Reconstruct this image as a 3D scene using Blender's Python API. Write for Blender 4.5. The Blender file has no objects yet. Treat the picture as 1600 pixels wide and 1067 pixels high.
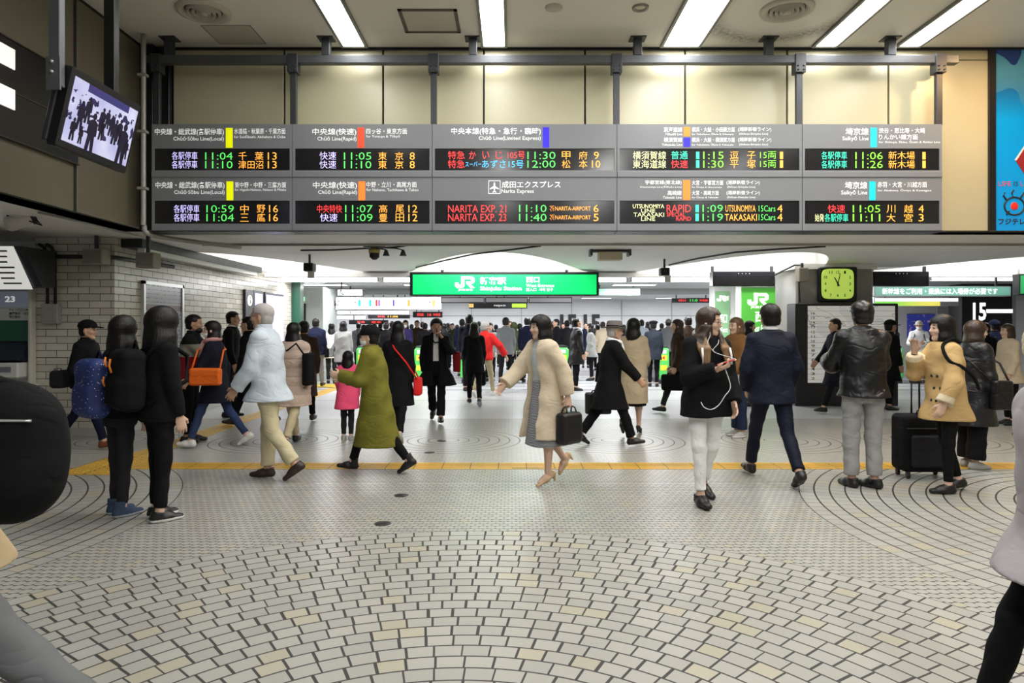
import bpy, math, random, time
import numpy as np
from mathutils import Vector, Matrix
T0 = time.time()
SC = bpy.context.scene
COL = SC.collection
random.seed(7)
F, EYE, HOR, CX = 1067.0, 1.5, 511.0, 800.0      # focal length in pixels, eye height, horizon row, centre column

def W(px, py, Y):                                  # the point at depth Y metres seen at that place of the photo
    return Vector(((px - CX) * Y / F, Y, EYE + (HOR - py) * Y / F))

def ground(px, py):
    v = py - HOR
    return ((px - CX) * EYE / v, F * EYE / v)

# ------------------------------------------------------------------ materials
class G:
    """tiny node-expression builder"""
    def __init__(s, name):
        s.m = bpy.data.materials.new(name); s.m.use_nodes = True
        s.t = s.m.node_tree; s.b = s.t.nodes['Principled BSDF']
    def n(s, typ, **kw):
        nd = s.t.nodes.new(typ)
        for k, v in kw.items(): setattr(nd, k, v)
        return nd
    def link(s, a, b):
        if hasattr(a, 'is_output'): s.t.links.new(a, b)
        else: b.default_value = a
    def M(s, op, a, b=0.0, c=0.0, clamp=False):
        nd = s.n('ShaderNodeMath', operation=op, use_clamp=clamp)
        for i, v in enumerate((a, b, c)): s.link(v, nd.inputs[i])
        return nd.outputs[0]
    def mix(s, f, a, b):
        nd = s.n('ShaderNodeMix', data_type='RGBA')
        s.link(f, nd.inputs[0]); s.link(a, nd.inputs[6]); s.link(b, nd.inputs[7])
        return nd.outputs[2]
    def pos(s):
        g = s.n('ShaderNodeNewGeometry'); sp = s.n('ShaderNodeSeparateXYZ')
        s.t.links.new(g.outputs['Position'], sp.inputs[0])
        return g.outputs['Position'], sp.outputs[0], sp.outputs[1], sp.outputs[2]
    def obj(s):
        g = s.n('ShaderNodeTexCoord'); return g.outputs['Object']
    def noise(s, vec, scale, detail=2.0, rough=0.5):
        nd = s.n('ShaderNodeTexNoise'); nd.inputs['Scale'].default_value = scale
        nd.inputs['Detail'].default_value = detail; nd.inputs['Roughness'].default_value = rough
        s.link(vec, nd.inputs['Vector']); return nd.outputs[0]
    def rnd(s, a, b=0.0):
        cb = s.n('ShaderNodeCombineXYZ'); s.link(a, cb.inputs[0]); s.link(b, cb.inputs[1])
        w = s.n('ShaderNodeTexWhiteNoise', noise_dimensions='2D'); s.t.links.new(cb.outputs[0], w.inputs['Vector'])
        return w.outputs['Value']
    def bump(s, h, strength=0.3, dist=0.01):
        nd = s.n('ShaderNodeBump'); nd.inputs['Strength'].default_value = strength; nd.inputs['Distance'].default_value = dist
        s.link(h, nd.inputs['Height']); s.t.links.new(nd.outputs[0], s.b.inputs['Normal'])
    def base(s, c): s.link(c, s.b.inputs['Base Color'])
    def set(s, **kw):
        for k, v in kw.items(): s.link(v, s.b.inputs[k.replace('_', ' ')])

def c4(c): return (c[0], c[1], c[2], 1.0)
def srgb(r, g, b):
    f = lambda u: u / 12.92 if u <= 0.04045 else ((u + 0.055) / 1.055) ** 2.4
    return (f(r / 255), f(g / 255), f(b / 255))

MC = {}
def mat(name, col, rough=0.5, metal=0.0, emit=0.0, var=0.0, vscale=6.0, bump=0.0, bscale=60.0, spec=0.5, coat=0.0, folds=0.0):
    if name in MC: return MC[name]
    g = G(name)
    g.set(Roughness=rough, Metallic=metal, Specular_IOR_Level=spec)
    if coat: g.set(Coat_Weight=coat, Coat_Roughness=0.15)
    vec = None
    if var or bump: vec = g.obj()
    if var:
        n = g.noise(vec, vscale, 4.0)
        f = g.M('MULTIPLY_ADD', n, 2 * var, 1 - var)
        mx = g.n('ShaderNodeVectorMath', operation='SCALE'); mx.inputs[0].default_value = col; g.link(f, mx.inputs[3])
        g.base(mx.outputs[0])
    else: g.base(c4(col))
    if bump and folds:      # weave plus soft creases
        mp = g.n('ShaderNodeMapping'); mp.inputs['Scale'].default_value = (1.0, 1.0, 1.35); g.link(vec, mp.inputs[0])
        w = g.noise(mp.outputs[0], 3.0, 2.0); mx = g.n('ShaderNodeVectorMath', operation='ADD'); g.link(mp.outputs[0], mx.inputs[0]); g.link(g.M('MULTIPLY', w, 0.5), mx.inputs[1])
        n1 = g.noise(mx.outputs[0], 5.5, 1.5); cr = g.M('ABSOLUTE', g.M('SUBTRACT', n1, 0.48))
        h = g.M('ADD', g.M('ADD', g.M('MULTIPLY', g.M('MINIMUM', g.M('MULTIPLY', cr, 4.5), 0.45), folds), g.M('MULTIPLY', n1, folds * 1.2)), g.M('MULTIPLY', g.noise(vec, bscale, 3.0), 0.05))
        g.bump(h, 0.42, 0.022)
    elif bump: g.bump(g.noise(vec, bscale, 3.0), bump, 0.004)
    if emit: g.set(Emission_Color=c4(col), Emission_Strength=emit)
    MC[name] = g.m
    return g.m

# ------------------------------------------------------------------ object helpers
def tag(o, label=None, cat=None, group=None, kind=None):
    if label: o['label'] = label
    if cat: o['category'] = cat
    if group: o['group'] = group
    if kind: o['kind'] = kind
    return o

def empty(name, loc, label, cat, group=None, rz=0.0):
    o = bpy.data.objects.new(name, None); COL.objects.link(o)
    o.location = loc; o.rotation_euler = (0, 0, rz); o.empty_display_size = 0.1
    return tag(o, label, cat, group)

def origin_of(o):
    v = Vector((0, 0, 0))
    while o is not None:
        v += o.location; o = o.parent
    return v

def smooth(pts, n=8):
    """Catmull-Rom through the points"""
    p = [Vector(q) for q in pts]; p = [p[0] * 2 - p[1]] + p + [p[-1] * 2 - p[-2]]; out = []
    for i in range(1, len(p) - 2):
        for k in range(n):
            t = k / n; a, b_, c_, d_ = p[i - 1], p[i], p[i + 1], p[i + 2]
            out.append(0.5 * ((2 * b_) + (c_ - a) * t + (2 * a - 5 * b_ + 4 * c_ - d_) * t * t + (3 * b_ - a - 3 * c_ + d_) * t ** 3))
    return out + [p[-2]]

class MB:
    """collects shapes; build() links them as one mesh object"""
    def __init__(s): s.v, s.f, s.mi, s.sm = [], [], [], []
    def add(s, vs, fs, mi=0, smooth=False):
        o = len(s.v); s.v += [tuple(v) for v in vs]
        for f in fs: s.f.append(tuple(i + o for i in f)); s.mi.append(mi); s.sm.append(smooth)
        return s
    def box(s, a, b, mi=0, bev=0.0):
        x0, x1 = sorted((a[0], b[0])); y0, y1 = sorted((a[1], b[1])); z0, z1 = sorted((a[2], b[2]))
        if bev <= 0:
            vs = [(x, y, z) for x in (x0, x1) for y in (y0, y1) for z in (z0, z1)]
            return s.add(vs, [(0, 1, 3, 2), (4, 6, 7, 5), (0, 4, 5, 1), (2, 3, 7, 6), (0, 2, 6, 4), (1, 5, 7, 3)], mi)
        t = min(bev, (x1 - x0) / 2.01, (y1 - y0) / 2.01, (z1 - z0) / 2.01)
        vs, ix = [], {}
        for i, x in enumerate((x0, x1)):
            for j, y in enumerate((y0, y1)):
                for k, z in enumerate((z0, z1)):
                    sx, sy, sz = (t if i == 0 else -t), (t if j == 0 else -t), (t if k == 0 else -t)
                    for ax, p in (('x', (x, y + sy, z + sz)), ('y', (x + sx, y, z + sz)), ('z', (x + sx, y + sy, z))):
                        ix[i, j, k, ax] = len(vs); vs.append(p)
        fs = []
        for i in (0, 1): fs.append([ix[i, j, k, 'x'] for j, k in ((0, 0), (0, 1), (1, 1), (1, 0))][::1 if i == 0 else -1])
        for j in (0, 1): fs.append([ix[i, j, k, 'y'] for i, k in ((0, 0), (1, 0), (1, 1), (0, 1))][::1 if j == 0 else -1])
        for k in (0, 1): fs.append([ix[i, j, k, 'z'] for i, j in ((0, 0), (0, 1), (1, 1), (1, 0))][::1 if k == 0 else -1])
        for j in (0, 1):
            for k in (0, 1): fs.append([ix[0, j, k, 'y'], ix[1, j, k, 'y'], ix[1, j, k, 'z'], ix[0, j, k, 'z']])
        for i in (0, 1):
            for k in (0, 1): fs.append([ix[i, 0, k, 'x'], ix[i, 1, k, 'x'], ix[i, 1, k, 'z'], ix[i, 0, k, 'z']])
        for i in (0, 1):
            for j in (0, 1): fs.append([ix[i, j, 0, 'x'], ix[i, j, 1, 'x'], ix[i, j, 1, 'y'], ix[i, j, 0, 'y']])
        for i in (0, 1):
            for j in (0, 1):
                for k in (0, 1): fs.append([ix[i, j, k, a] for a in 'xyz'])
        return s.add(vs, fs, mi)
    def tube(s, pts, r, seg=10, mi=0, closed=False, caps=True):
        pts = [Vector(p) for p in pts]; n = len(pts)
        rs = r if isinstance(r, (list, tuple)) else [r] * n
        up = Vector((0, 0, 1)); vs, fs = [], []
        for i, p in enumerate(pts):
            d = (pts[min(i + 1, n - 1)] - pts[max(i - 1, 0)])
            if d.length < 1e-9: d = Vector((0, 0, 1))
            d.normalize()
            a = d.cross(up)
            if a.length < 0.05: a = d.cross(Vector((0, 1, 0)))
            a.normalize(); b = d.cross(a)
            for k in range(seg):
                t = 2 * math.pi * k / seg
                vs.append(p + (a * math.cos(t) + b * math.sin(t)) * rs[i])
        for i in range(n - 1):
            for k in range(seg):
                k2 = (k + 1) % seg
                fs.append((i * seg + k, i * seg + k2, (i + 1) * seg + k2, (i + 1) * seg + k))
        s.add(vs, fs, mi, True)
        if caps:
            o = len(s.v) - n * seg
            s.f.append(tuple(o + k for k in range(seg))[::-1]); s.mi.append(mi); s.sm.append(False)
            s.f.append(tuple(o + (n - 1) * seg + k for k in range(seg))); s.mi.append(mi); s.sm.append(False)
        return s
    def lathe(s, prof, loc, seg=28, mi=0, axis='z', smooth=True):
        vs, fs = [], []
        for (r, h) in prof:
            for k in range(seg):
                t = 2 * math.pi * k / seg
                p = (r * math.cos(t), r * math.sin(t), h)
                if axis == 'y': p = (p[0], h, p[1])
                if axis == 'x': p = (h, p[0], p[1])
                vs.append((p[0] + loc[0], p[1] + loc[1], p[2] + loc[2]))
        for i in range(len(prof) - 1):
            for k in range(seg):
                k2 = (k + 1) % seg
                fs.append((i * seg + k, i * seg + k2, (i + 1) * seg + k2, (i + 1) * seg + k))
        return s.add(vs, fs, mi, smooth)
    def prism(s, poly, a, b, axis='y', mi=0):
        n = len(poly); q = {'y': lambda u, v, h: (u, h, v), 'x': lambda u, v, h: (h, u, v), 'z': lambda u, v, h: (u, v, h)}[axis]
        vs = [q(u, v, a) for u, v in poly] + [q(u, v, b) for u, v in poly]
        fs = [tuple(range(n))[::-1], tuple(range(n, 2 * n))] + [(i, (i + 1) % n, n + (i + 1) % n, n + i) for i in range(n)]
        return s.add(vs, fs, mi)
    def quad(s, *p, mi=0): return s.add(p, [(0, 1, 2, 3)], mi)
    def build(s, name, mats, parent=None, local=False):
        off = Vector((0, 0, 0)) if (parent is None or local) else origin_of(parent)
        me = bpy.data.meshes.new(name)
        me.from_pydata([(v[0] - off.x, v[1] - off.y, v[2] - off.z) for v in s.v], [], s.f)
        for m in (mats if isinstance(mats, (list, tuple)) else [mats]): me.materials.append(m)
        me.polygons.foreach_set('material_index', s.mi); me.polygons.foreach_set('use_smooth', s.sm)
        me.update()
        o = bpy.data.objects.new(name, me); COL.objects.link(o)
        if parent is not None: o.parent = parent
        return o

def struct(name, mb, mats):
    return tag(mb.build(name, mats), kind='structure')

TEXTS = []
def text(s, x0, x1, zc, h, Y, m, parent, name='lettering', face='front', bold=0.0, xoff=None):
    """lettering fitted to the box x0..x1 (metres along the sign), centred at height zc, cap height h"""
    cu = bpy.data.curves.new(name, 'FONT'); cu.body = s; cu.size = 1.0; cu.resolution_u = 2; cu.offset = bold
    cu.fill_mode = 'FRONT' if hasattr(cu, 'fill_mode') else cu.fill_mode
    cu.materials.append(m)
    o = bpy.data.objects.new(name, cu); COL.objects.link(o)
    if parent is not None: o.parent = parent
    TEXTS.append((o, x0, x1, zc, h, Y, face)); return o

def fit_texts():
    bpy.context.view_layer.update()
    dg = bpy.context.evaluated_depsgraph_get(); todo = []
    for o, x0, x1, zc, h, Y, face in TEXTS:         # letters become ordinary meshes
        me = bpy.data.meshes.new_from_object(o.evaluated_get(dg)); todo.append((o, me, x0, x1, zc, h, Y, face))
    for old, me, x0, x1, zc, h, Y, face in todo:
        nm, par, cu = old.name, old.parent, old.data
        bpy.data.objects.remove(old); bpy.data.curves.remove(cu)
        o = bpy.data.objects.new(nm, me); COL.objects.link(o); o.parent = par; me.name = nm
        bb = [v.co for v in me.vertices] or [Vector((0, 0, 0))]
        bx0, bx1 = min(c[0] for c in bb), max(c[0] for c in bb); by0, by1 = min(c[1] for c in bb), max(c[1] for c in bb)
        sx = (x1 - x0) / max(bx1 - bx0, 1e-6); sy = h / max(by1 - by0, 1e-6)
        if face == 'front':
            R = Matrix(((1, 0, 0), (0, 0, -1), (0, 1, 0))); org = Vector((x0, Y, zc))
        elif face == 'right':       # on a plane x = Y facing +x, x0..x1 run along +y
            R = Matrix(((0, 0, 1), (1, 0, 0), (0, 1, 0))); org = Vector((Y, x0, zc))
        elif face == 'left':        # on a plane x = Y facing -x
            R = Matrix(((0, 0, -1), (-1, 0, 0), (0, 1, 0))); org = Vector((Y, x1, zc))
        loc = org + R @ Vector((-bx0 * sx, -(by0 + by1) / 2 * sy, 0))
        if o.parent is not None: loc = loc - origin_of(o.parent)
        o.matrix_basis = Matrix.Translation(loc) @ R.to_4x4() @ Matrix.Diagonal((sx, sy, 1, 1))
# ------------------------------------------------------------------ the place: materials
m_ceil = mat('ceiling_paint', (0.52, 0.49, 0.42), 0.6, var=0.06, vscale=0.8)
m_soff = mat('soffit_paint', (0.86, 0.85, 0.81), 0.55, var=0.08, vscale=0.9)
m_white = mat('white_paint', (0.78, 0.78, 0.76), 0.5)
m_dark = mat('dark_steel', (0.045, 0.048, 0.055), 0.4, 0.3)
m_black = mat('black_plastic', (0.008, 0.008, 0.010), 0.35)
m_joint = mat('joint_black', (0.01, 0.01, 0.01), 0.7)
m_frame = mat('grey_enamel', (0.20, 0.21, 0.225), 0.42, var=0.05, vscale=1.2)
m_glassblk = mat('display_window', (0.012, 0.012, 0.014), 0.16, spec=0.6)
m_alu = mat('aluminium', (0.55, 0.56, 0.57), 0.35, 0.8)
m_pipe = mat('grey_conduit', (0.36, 0.35, 0.32), 0.45, 0.2)
m_cable = mat('cable_black', (0.03, 0.03, 0.03), 0.6)
m_tube = mat('lamp_white', (1.0, 0.985, 0.95), 0.5, emit=7.0)
m_lamp2 = mat('lamp_tube', (1.0, 0.98, 0.94), 0.5, emit=5.0)
m_txt = mat('white_lettering', (0.88, 0.88, 0.88), 0.5, emit=0.42)
m_txtb = mat('black_lettering', (0.02, 0.02, 0.02), 0.6)
m_jr = mat('green_sign_lit', (0.0, 0.62, 0.14), 0.4, emit=0.75)
m_lit = mat('white_sign_lit', (1.0, 1.0, 0.98), 0.4, emit=1.0)
m_green = mat('gate_green', (0.05, 0.50, 0.13), 0.4)
m_steel = mat('brushed_steel', (0.30, 0.31, 0.33), 0.35, 0.7)
LED = {k: mat('led_' + k, c, 0.5, emit=e) for k, c, e in (
    ('violet', (0.62, 0.55, 1.0), 1.15), ('green', (0.10, 0.72, 0.12), 1.0), ('orange', (1.0, 0.42, 0.06), 1.1), ('red', (1.0, 0.05, 0.05), 1.0),
    ('cyan', (0.10, 0.52, 1.0), 1.0), ('pale', (0.90, 0.92, 0.45), 0.9), ('teal', (0.05, 0.80, 0.50), 0.95), ('lime', (0.22, 0.75, 0.05), 1.0))}
def bar_mat(n, c): return mat('line_' + n, c, 0.4, emit=0.55)

def panel_mat():
    g = G('wall_panel_cream'); p, x, y, z = g.pos()
    n = g.noise(p, 1.3, 4.0)
    g.base(g.mix(n, c4((0.45, 0.42, 0.275)), c4((0.55, 0.515, 0.355))))
    g.set(Roughness=0.3, Specular_IOR_Level=0.5); g.bump(g.noise(p, 3.5, 3.0), 0.12, 0.02)
    return g.m
m_panel = panel_mat()
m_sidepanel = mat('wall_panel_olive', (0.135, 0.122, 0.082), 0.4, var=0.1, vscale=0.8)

def brick_mat():
    g = G('glazed_wall_tiles'); p, x, y, z = g.pos()
    u = g.M('ADD', x, y)
    rowf = g.M('DIVIDE', z, 0.098); row = g.M('FLOOR', rowf); fr = g.M('FRACT', rowf)
    off = g.M('MULTIPLY', g.M('FRACT', g.M('MULTIPLY', row, 0.5)), 1.0)
    uf = g.M('ADD', g.M('DIVIDE', u, 0.30), off); fu = g.M('FRACT', uf); cell = g.M('FLOOR', uf)
    dz = g.M('MULTIPLY', g.M('MINIMUM', fr, g.M('SUBTRACT', 1.0, fr)), 0.098)
    du = g.M('MULTIPLY', g.M('MINIMUM', fu, g.M('SUBTRACT', 1.0, fu)), 0.30)
    d = g.M('MINIMUM', dz, du)
    mask = g.M('LESS_THAN', d, 0.0045)
    r = g.rnd(cell, row)
    tile = g.mix(r, c4((0.52, 0.49, 0.41)), c4((0.66, 0.63, 0.54)))
    g.base(g.mix(mask, tile, c4((0.09, 0.085, 0.075))))
    g.set(Roughness=g.M('MULTIPLY_ADD', mask, 0.5, 0.22)); g.bump(g.M('SUBTRACT', 1.0, mask), 0.5, 0.004)
    return g.m
m_brick = brick_mat()

def floor_mat():
    g = G('floor_tiles'); p, x, y, z = g.pos()
    def polar(cx, cy, pitch, length, wr, wu):
        dx, dy = g.M('SUBTRACT', x, cx), g.M('SUBTRACT', y, cy)
        r = g.M('SQRT', g.M('ADD', g.M('MULTIPLY', dx, dx), g.M('MULTIPLY', dy, dy)))
        rf = g.M('DIVIDE', r, pitch); row = g.M('FLOOR', rf); fr = g.M('FRACT', rf)
        rm = g.M('MULTIPLY', g.M('ADD', row, 0.5), pitch)
        n = g.M('MAXIMUM', g.M('FLOOR', g.M('DIVIDE', g.M('MULTIPLY', rm, 2 * math.pi), length)), 3.0)
        a = g.M('ADD', g.M('DIVIDE', g.M('ARCTAN2', dy, dx), 2 * math.pi), 0.5)
        u = g.M('MULTIPLY_ADD', a, n, g.M('MULTIPLY', g.rnd(row, 3.0), 1.0))
        fu = g.M('FRACT', u); cell = g.M('FLOOR', u)
        dr = g.M('MULTIPLY', g.M('MINIMUM', fr, g.M('SUBTRACT', 1.0, fr)), pitch)
        du = g.M('MULTIPLY', g.M('MINIMUM', fu, g.M('SUBTRACT', 1.0, fu)), g.M('DIVIDE', g.M('MULTIPLY', r, 2 * math.pi), n))
        w = g.M('MULTIPLY', g.M('ADD', g.rnd(cell, row), 0.5), wu)
        mask = g.M('MAXIMUM', g.M('LESS_THAN', dr, wr), g.M('LESS_THAN', du, w))
        return r, mask, g.rnd(cell, g.M('ADD', row, 17.0))
    def fieldb(pitch, length, wr, wu):
        rf = g.M('DIVIDE', y, pitch); row = g.M('FLOOR', rf); fr = g.M('FRACT', rf)
        u = g.M('ADD', g.M('DIVIDE', x, length), g.M('MULTIPLY', row, 0.5)); fu = g.M('FRACT', u); cell = g.M('FLOOR', u)
        dr = g.M('MULTIPLY', g.M('MINIMUM', fr, g.M('SUBTRACT', 1.0, fr)), pitch)
        du = g.M('MULTIPLY', g.M('MINIMUM', fu, g.M('SUBTRACT', 1.0, fu)), length)
        # dark little triangles where the joints meet
        mask = g.M('LESS_THAN', g.M('ADD', g.M('MULTIPLY', dr, 1.3), du), wr)
        fine = g.M('LESS_THAN', g.M('MINIMUM', dr, du), wu)
        return g.M('MAXIMUM', mask, g.M('MULTIPLY', fine, 0.30)), g.rnd(cell, row)
    rA, mA, vA = polar(-0.22, 1.84, 0.1062, 0.128, 0.0052, 0.0060)
    rB, mB, vB = polar(5.45, 5.2, 0.131, 0.128, 0.0075, 0.0022)
    rC, mC, vC = polar(-5.85, 5.2, 0.131, 0.128, 0.0075, 0.0022)
    mF, vF = fieldb(0.062, 0.062, 0.019, 0.0022)
    # small ringed circles in a row behind the yellow line
    xm = g.M('SUBTRACT', g.M('MODULO', g.M('ADD', x, 0.84 + 1.08 + 21.6), 2.16), 1.08)
    dy = g.M('SUBTRACT', y, 9.05)
    rD = g.M('SQRT', g.M('ADD', g.M('MULTIPLY', xm, xm), g.M('MULTIPLY', dy, dy)))
    fD = g.M('FRACT', g.M('DIVIDE', rD, 0.135))
    ringD = g.M('MULTIPLY', g.M('LESS_THAN', g.M('MULTIPLY', g.M('MINIMUM', fD, g.M('SUBTRACT', 1.0, fD)), 0.135), 0.008), 0.75)
    mf2, vf2 = fieldb(0.09, 0.108, 0.012, 0.003)
    inA = g.M('LESS_THAN', rA, 3.186); inB = g.M('LESS_THAN', rB, 3.014); inC = g.M('LESS_THAN', rC, 3.014)
    inD = g.M('LESS_THAN', rD, 1.02)
    back = g.M('GREATER_THAN', y, 7.38); slab = g.M('GREATER_THAN', y, 11.2)
    def sel(f, a, b): return g.M('ADD', g.M('MULTIPLY', g.M('SUBTRACT', 1.0, f), a), g.M('MULTIPLY', f, b))
    mask = sel(inA, mF, mA); val = sel(inA, vF, vA)
    for i, m_, v_ in ((inB, mB, vB), (inC, mC, vC)): mask, val = sel(i, mask, m_), sel(i, val, v_)
    mk2 = sel(inD, g.M('MULTIPLY', mf2, 0.7), ringD)
    mask = sel(back, mask, mk2); val = sel(back, val, g.M('MULTIPLY', vf2, 0.5))
    # big slabs further in
    sx = g.M('FRACT', g.M('DIVIDE', x, 0.9)); sy = g.M('FRACT', g.M('DIVIDE', y, 0.9))
    sj = g.M('MAXIMUM', g.M('LESS_THAN', sx, 0.006), g.M('LESS_THAN', sy, 0.012))
    mask = sel(slab, mask, g.M('MULTIPLY', sj, 0.35)); 
    dirt = g.noise(p, 0.9, 5.0); grain = g.noise(p, 9.0, 3.0)
    c = g.mix(val, c4((0.345, 0.343, 0.315)), c4((0.41, 0.405, 0.37)))
    warm = g.M('MULTIPLY', g.M('GREATER_THAN', g.M('FRACT', g.M('MULTIPLY', val, 7.31)), 0.93), 0.5)
    c = g.mix(warm, c, c4((0.45, 0.40, 0.26)))
    c = g.mix(slab, c, c4((0.52, 0.525, 0.54)))
    # grey bands towards the gates and one dark drain line
    band = g.M('MULTIPLY', g.M('GREATER_THAN', y, 15.8), g.M('LESS_THAN', g.M('FRACT', g.M('DIVIDE', y, 0.95)), 0.42))
    c = g.mix(g.M('MULTIPLY', band, 0.55), c, c4((0.16, 0.165, 0.18)))
    line = g.M('LESS_THAN', g.M('ABSOLUTE', g.M('SUBTRACT', y, 13.95)), 0.03)
    c = g.mix(g.M('MULTIPLY', line, 0.9), c, c4((0.03, 0.03, 0.03)))
    c = g.mix(g.M('MULTIPLY', g.M('SUBTRACT', dirt, 0.35, clamp=True), 0.45), c, c4((0.20, 0.195, 0.17)))
    c = g.mix(mask, c, c4((0.035, 0.034, 0.032)))
    g.base(c)
    rough = g.M('MULTIPLY_ADD', grain, 0.10, 0.27)
    rough = g.M('ADD', rough, g.M('MULTIPLY', mask, 0.35))
    g.set(Roughness=rough, Specular_IOR_Level=0.45)
    g.bump(g.M('MULTIPLY_ADD', mask, -1.0, g.M('MULTIPLY', val, 0.25)), 0.35, 0.004)
    return g.m

# ------------------------------------------------------------------ shell
ZC, ZS, YW, XL = 5.134, 2.745, 8.915, -4.75
XR = 9.0
struct('floor', MB().box((-16, -5, -0.2), (16, 31, 0.0)), floor_mat())

def ceil_mat():
    """painted ceiling with a ring of dust blown on by the vent"""
    g = G('ceiling_painted'); p, x, y, z = g.pos()
    n = g.noise(p, 1.1, 4.0); sp = g.noise(p, 22.0, 6.0, 0.7)
    c = g.mix(n, c4((0.70, 0.68, 0.61)), c4((0.78, 0.76, 0.69)))
    dx, dy = g.M('SUBTRACT', x, 3.14), g.M('SUBTRACT', y, 7.8)
    r = g.M('SQRT', g.M('ADD', g.M('MULTIPLY', dx, dx), g.M('MULTIPLY', dy, dy)))
    ring = g.M('SUBTRACT', 1.0, g.M('MULTIPLY', g.M('ABSOLUTE', g.M('SUBTRACT', r, 0.83)), 5.0), clamp=True)
    sm = g.M('MULTIPLY', ring, g.M('MULTIPLY_ADD', sp, 3.2, -0.9, clamp=True))
    c = g.mix(g.M('MULTIPLY', sm, 0.7), c, c4((0.07, 0.065, 0.05)))
    g.base(c); g.set(Roughness=0.6); return g.m
struct('ceiling', MB().box((-5.0, -5, ZC), (XR + 0.2, YW + 0.3, ZC + 0.2)), ceil_mat())

mb = MB().box((XL, YW + 0.02, ZS), (XR, YW + 0.3, ZC), 1)
joints = [-4.42] + [(px - CX) * YW / F for px in (445, 599, 756, 914, 1070, 1229, 1387, 1545)] + [7.55, 8.87]
for a, b in zip(joints[:-1], joints[1:]):
    mb.box((a + 0.012, YW - 0.02, ZS + 0.01), (b - 0.012, YW + 0.03, ZC - 0.16), 0, 0.004)
    mb.box((a + 0.012, YW - 0.02, ZC - 0.15), (b - 0.012, YW + 0.03, ZC - 0.012), 0, 0.004)
struct('wall_back', mb, [m_panel, m_joint])
mb = MB()
mb.box((XL - 0.3, -5, ZS), (XL - 0.02, YW, ZC), 1)
for a, b in ((-5, -1.1), (-1.08, 1.6), (1.62, 4.7), (4.74, 7.40), (7.46, 8.72)):
    mb.box((XL - 0.03, a, ZS + 0.01), (XL, b, ZC - 0.05), 0, 0.005)
struct('wall_left', mb, [m_sidepanel, m_joint])
struct('trim_1', MB().box((XL - 0.02, 8.72, ZS), (XL + 0.16, YW - 0.02, ZC - 0.02), 0, 0.006).box((XL + 0.19, 8.80, ZS), (XL + 0.33, YW - 0.02, ZC - 0.02), 0, 0.006), m_black)
struct('wall_right', MB().box((XR, -5, 0), (XR + 0.2, YW, ZC)), m_panel)
struct('trim_2', MB().box((XL, YW - 0.05, ZC - 0.03), (XR, YW - 0.02, ZC)), m_joint)

# the low soffit with the lens-shaped light coves, one mesh
YB, ZR = 15.3, 3.42
lenses = [(-10.4, 2.0), (-5.35, 2.0), (-0.32, 1.95), (4.8, 2.0), (9.9, 2.05), (15.0, 2.0)]
def yfront(x):
    for c, hw in lenses:
        u = (x - c) / hw
        if abs(u) < 1: return YB - 3.95 * math.cos(u * math.pi / 2)
    return YB
xs = [-16 + i * 0.08 for i in range(401)]
mb = MB()
for a, b in zip(xs[:-1], xs[1:]):
    ya, yb = yfront(a), yfront(b)
    y0 = YW if a >= XL - 0.02 else YW
    mb.quad((a, y0, ZS), (a, ya, ZS), (b, yb, ZS), (b, y0, ZS), mi=0)
    if ya < YB - 1e-4 or yb < YB - 1e-4:
        mb.quad((a, ya, ZS), (a, ya, ZR), (b, yb, ZR), (b, yb, ZS), mi=1)
        mb.quad((a, ya, ZR), (a, YB, ZR), (b, YB, ZR), (b, yb, ZR), mi=1)
    mb.quad((a, YB, ZR), (a, YB, 2.70), (b, YB, 2.70), (b, YB, ZR), mi=1)
mb.quad((-16, -5, ZS), (-16, YW, ZS), (XL - 0.02, YW, ZS), (XL - 0.02, -5, ZS), mi=0)
mb.quad((XR, -5, ZS), (XR, YW, ZS), (16, YW, ZS), (16, -5, ZS), mi=0)
mb.quad((-16, YB, 2.70), (-16, 31, 2.70), (16, 31, 2.70), (16, YB, 2.70), mi=2)
mb.box((-16, YB - 0.12, 2.62), (16, YB + 0.15, 2.70), 0)
mb.box((-16, 21.3, 2.52), (16, 21.7, 2.70), 2)
struct('ceiling_low', mb, [m_soff, m_white, mat('far_ceiling', (0.46, 0.46, 0.46), 0.5)])

struct('wall_far', MB().box((-16, 30, 0), (16, 30.2, 2.7)), mat('hoarding_grey_white', (0.70, 0.71, 0.72), 0.4, var=0.12, vscale=0.5))
mb = MB()
for i in range(14): mb.box((-15 + i * 2.2, 29.97, 0.02), (-15 + i * 2.2 + 0.03, 30, 2.68))
for z in (1.98, 0.3): mb.box((-15, 29.975, z), (15, 30, z + 0.03))
struct('trim_3', mb, mat('hoarding_seam', (0.35, 0.36, 0.38), 0.5))
# tiled wall: front face and the long face running back
struct('wall_tiled', MB().box((-6.60, 9.45, 0), (-5.5, 17.0, ZS)), m_brick)
struct('wall_far_left', MB().box((-16, 9.95, 0), (-6.60, 10.2, ZS)), m_white)
struct('baseboard_left', MB().box((-6.60, 9.43, 0), (-5.48, 17.0, 0.10)), mat('skirting_stone', (0.42, 0.41, 0.38), 0.4))

# ------------------------------------------------------------------ pillar with the clock
PX0, PX1, PY0, PY1 = 5.60, 7.12, 13.45, 14.55
g = G('pillar_panels'); p, x, y, z = g.pos()
g.base(g.mix(g.noise(p, 2.0, 4.0), c4((0.26, 0.25, 0.22)), c4((0.36, 0.35, 0.31)))); g.set(Roughness=0.35)
mb = MB().box((PX0, PY0, 0), (PX1, PY1, ZS), 0, 0.03)
mb.box((PX0 - 0.05, PY0 - 0.05, 2.64), (PX1 + 0.05, PY1 + 0.05, ZS), 1)
struct('pillar', mb, [g.m, m_soff])

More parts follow.
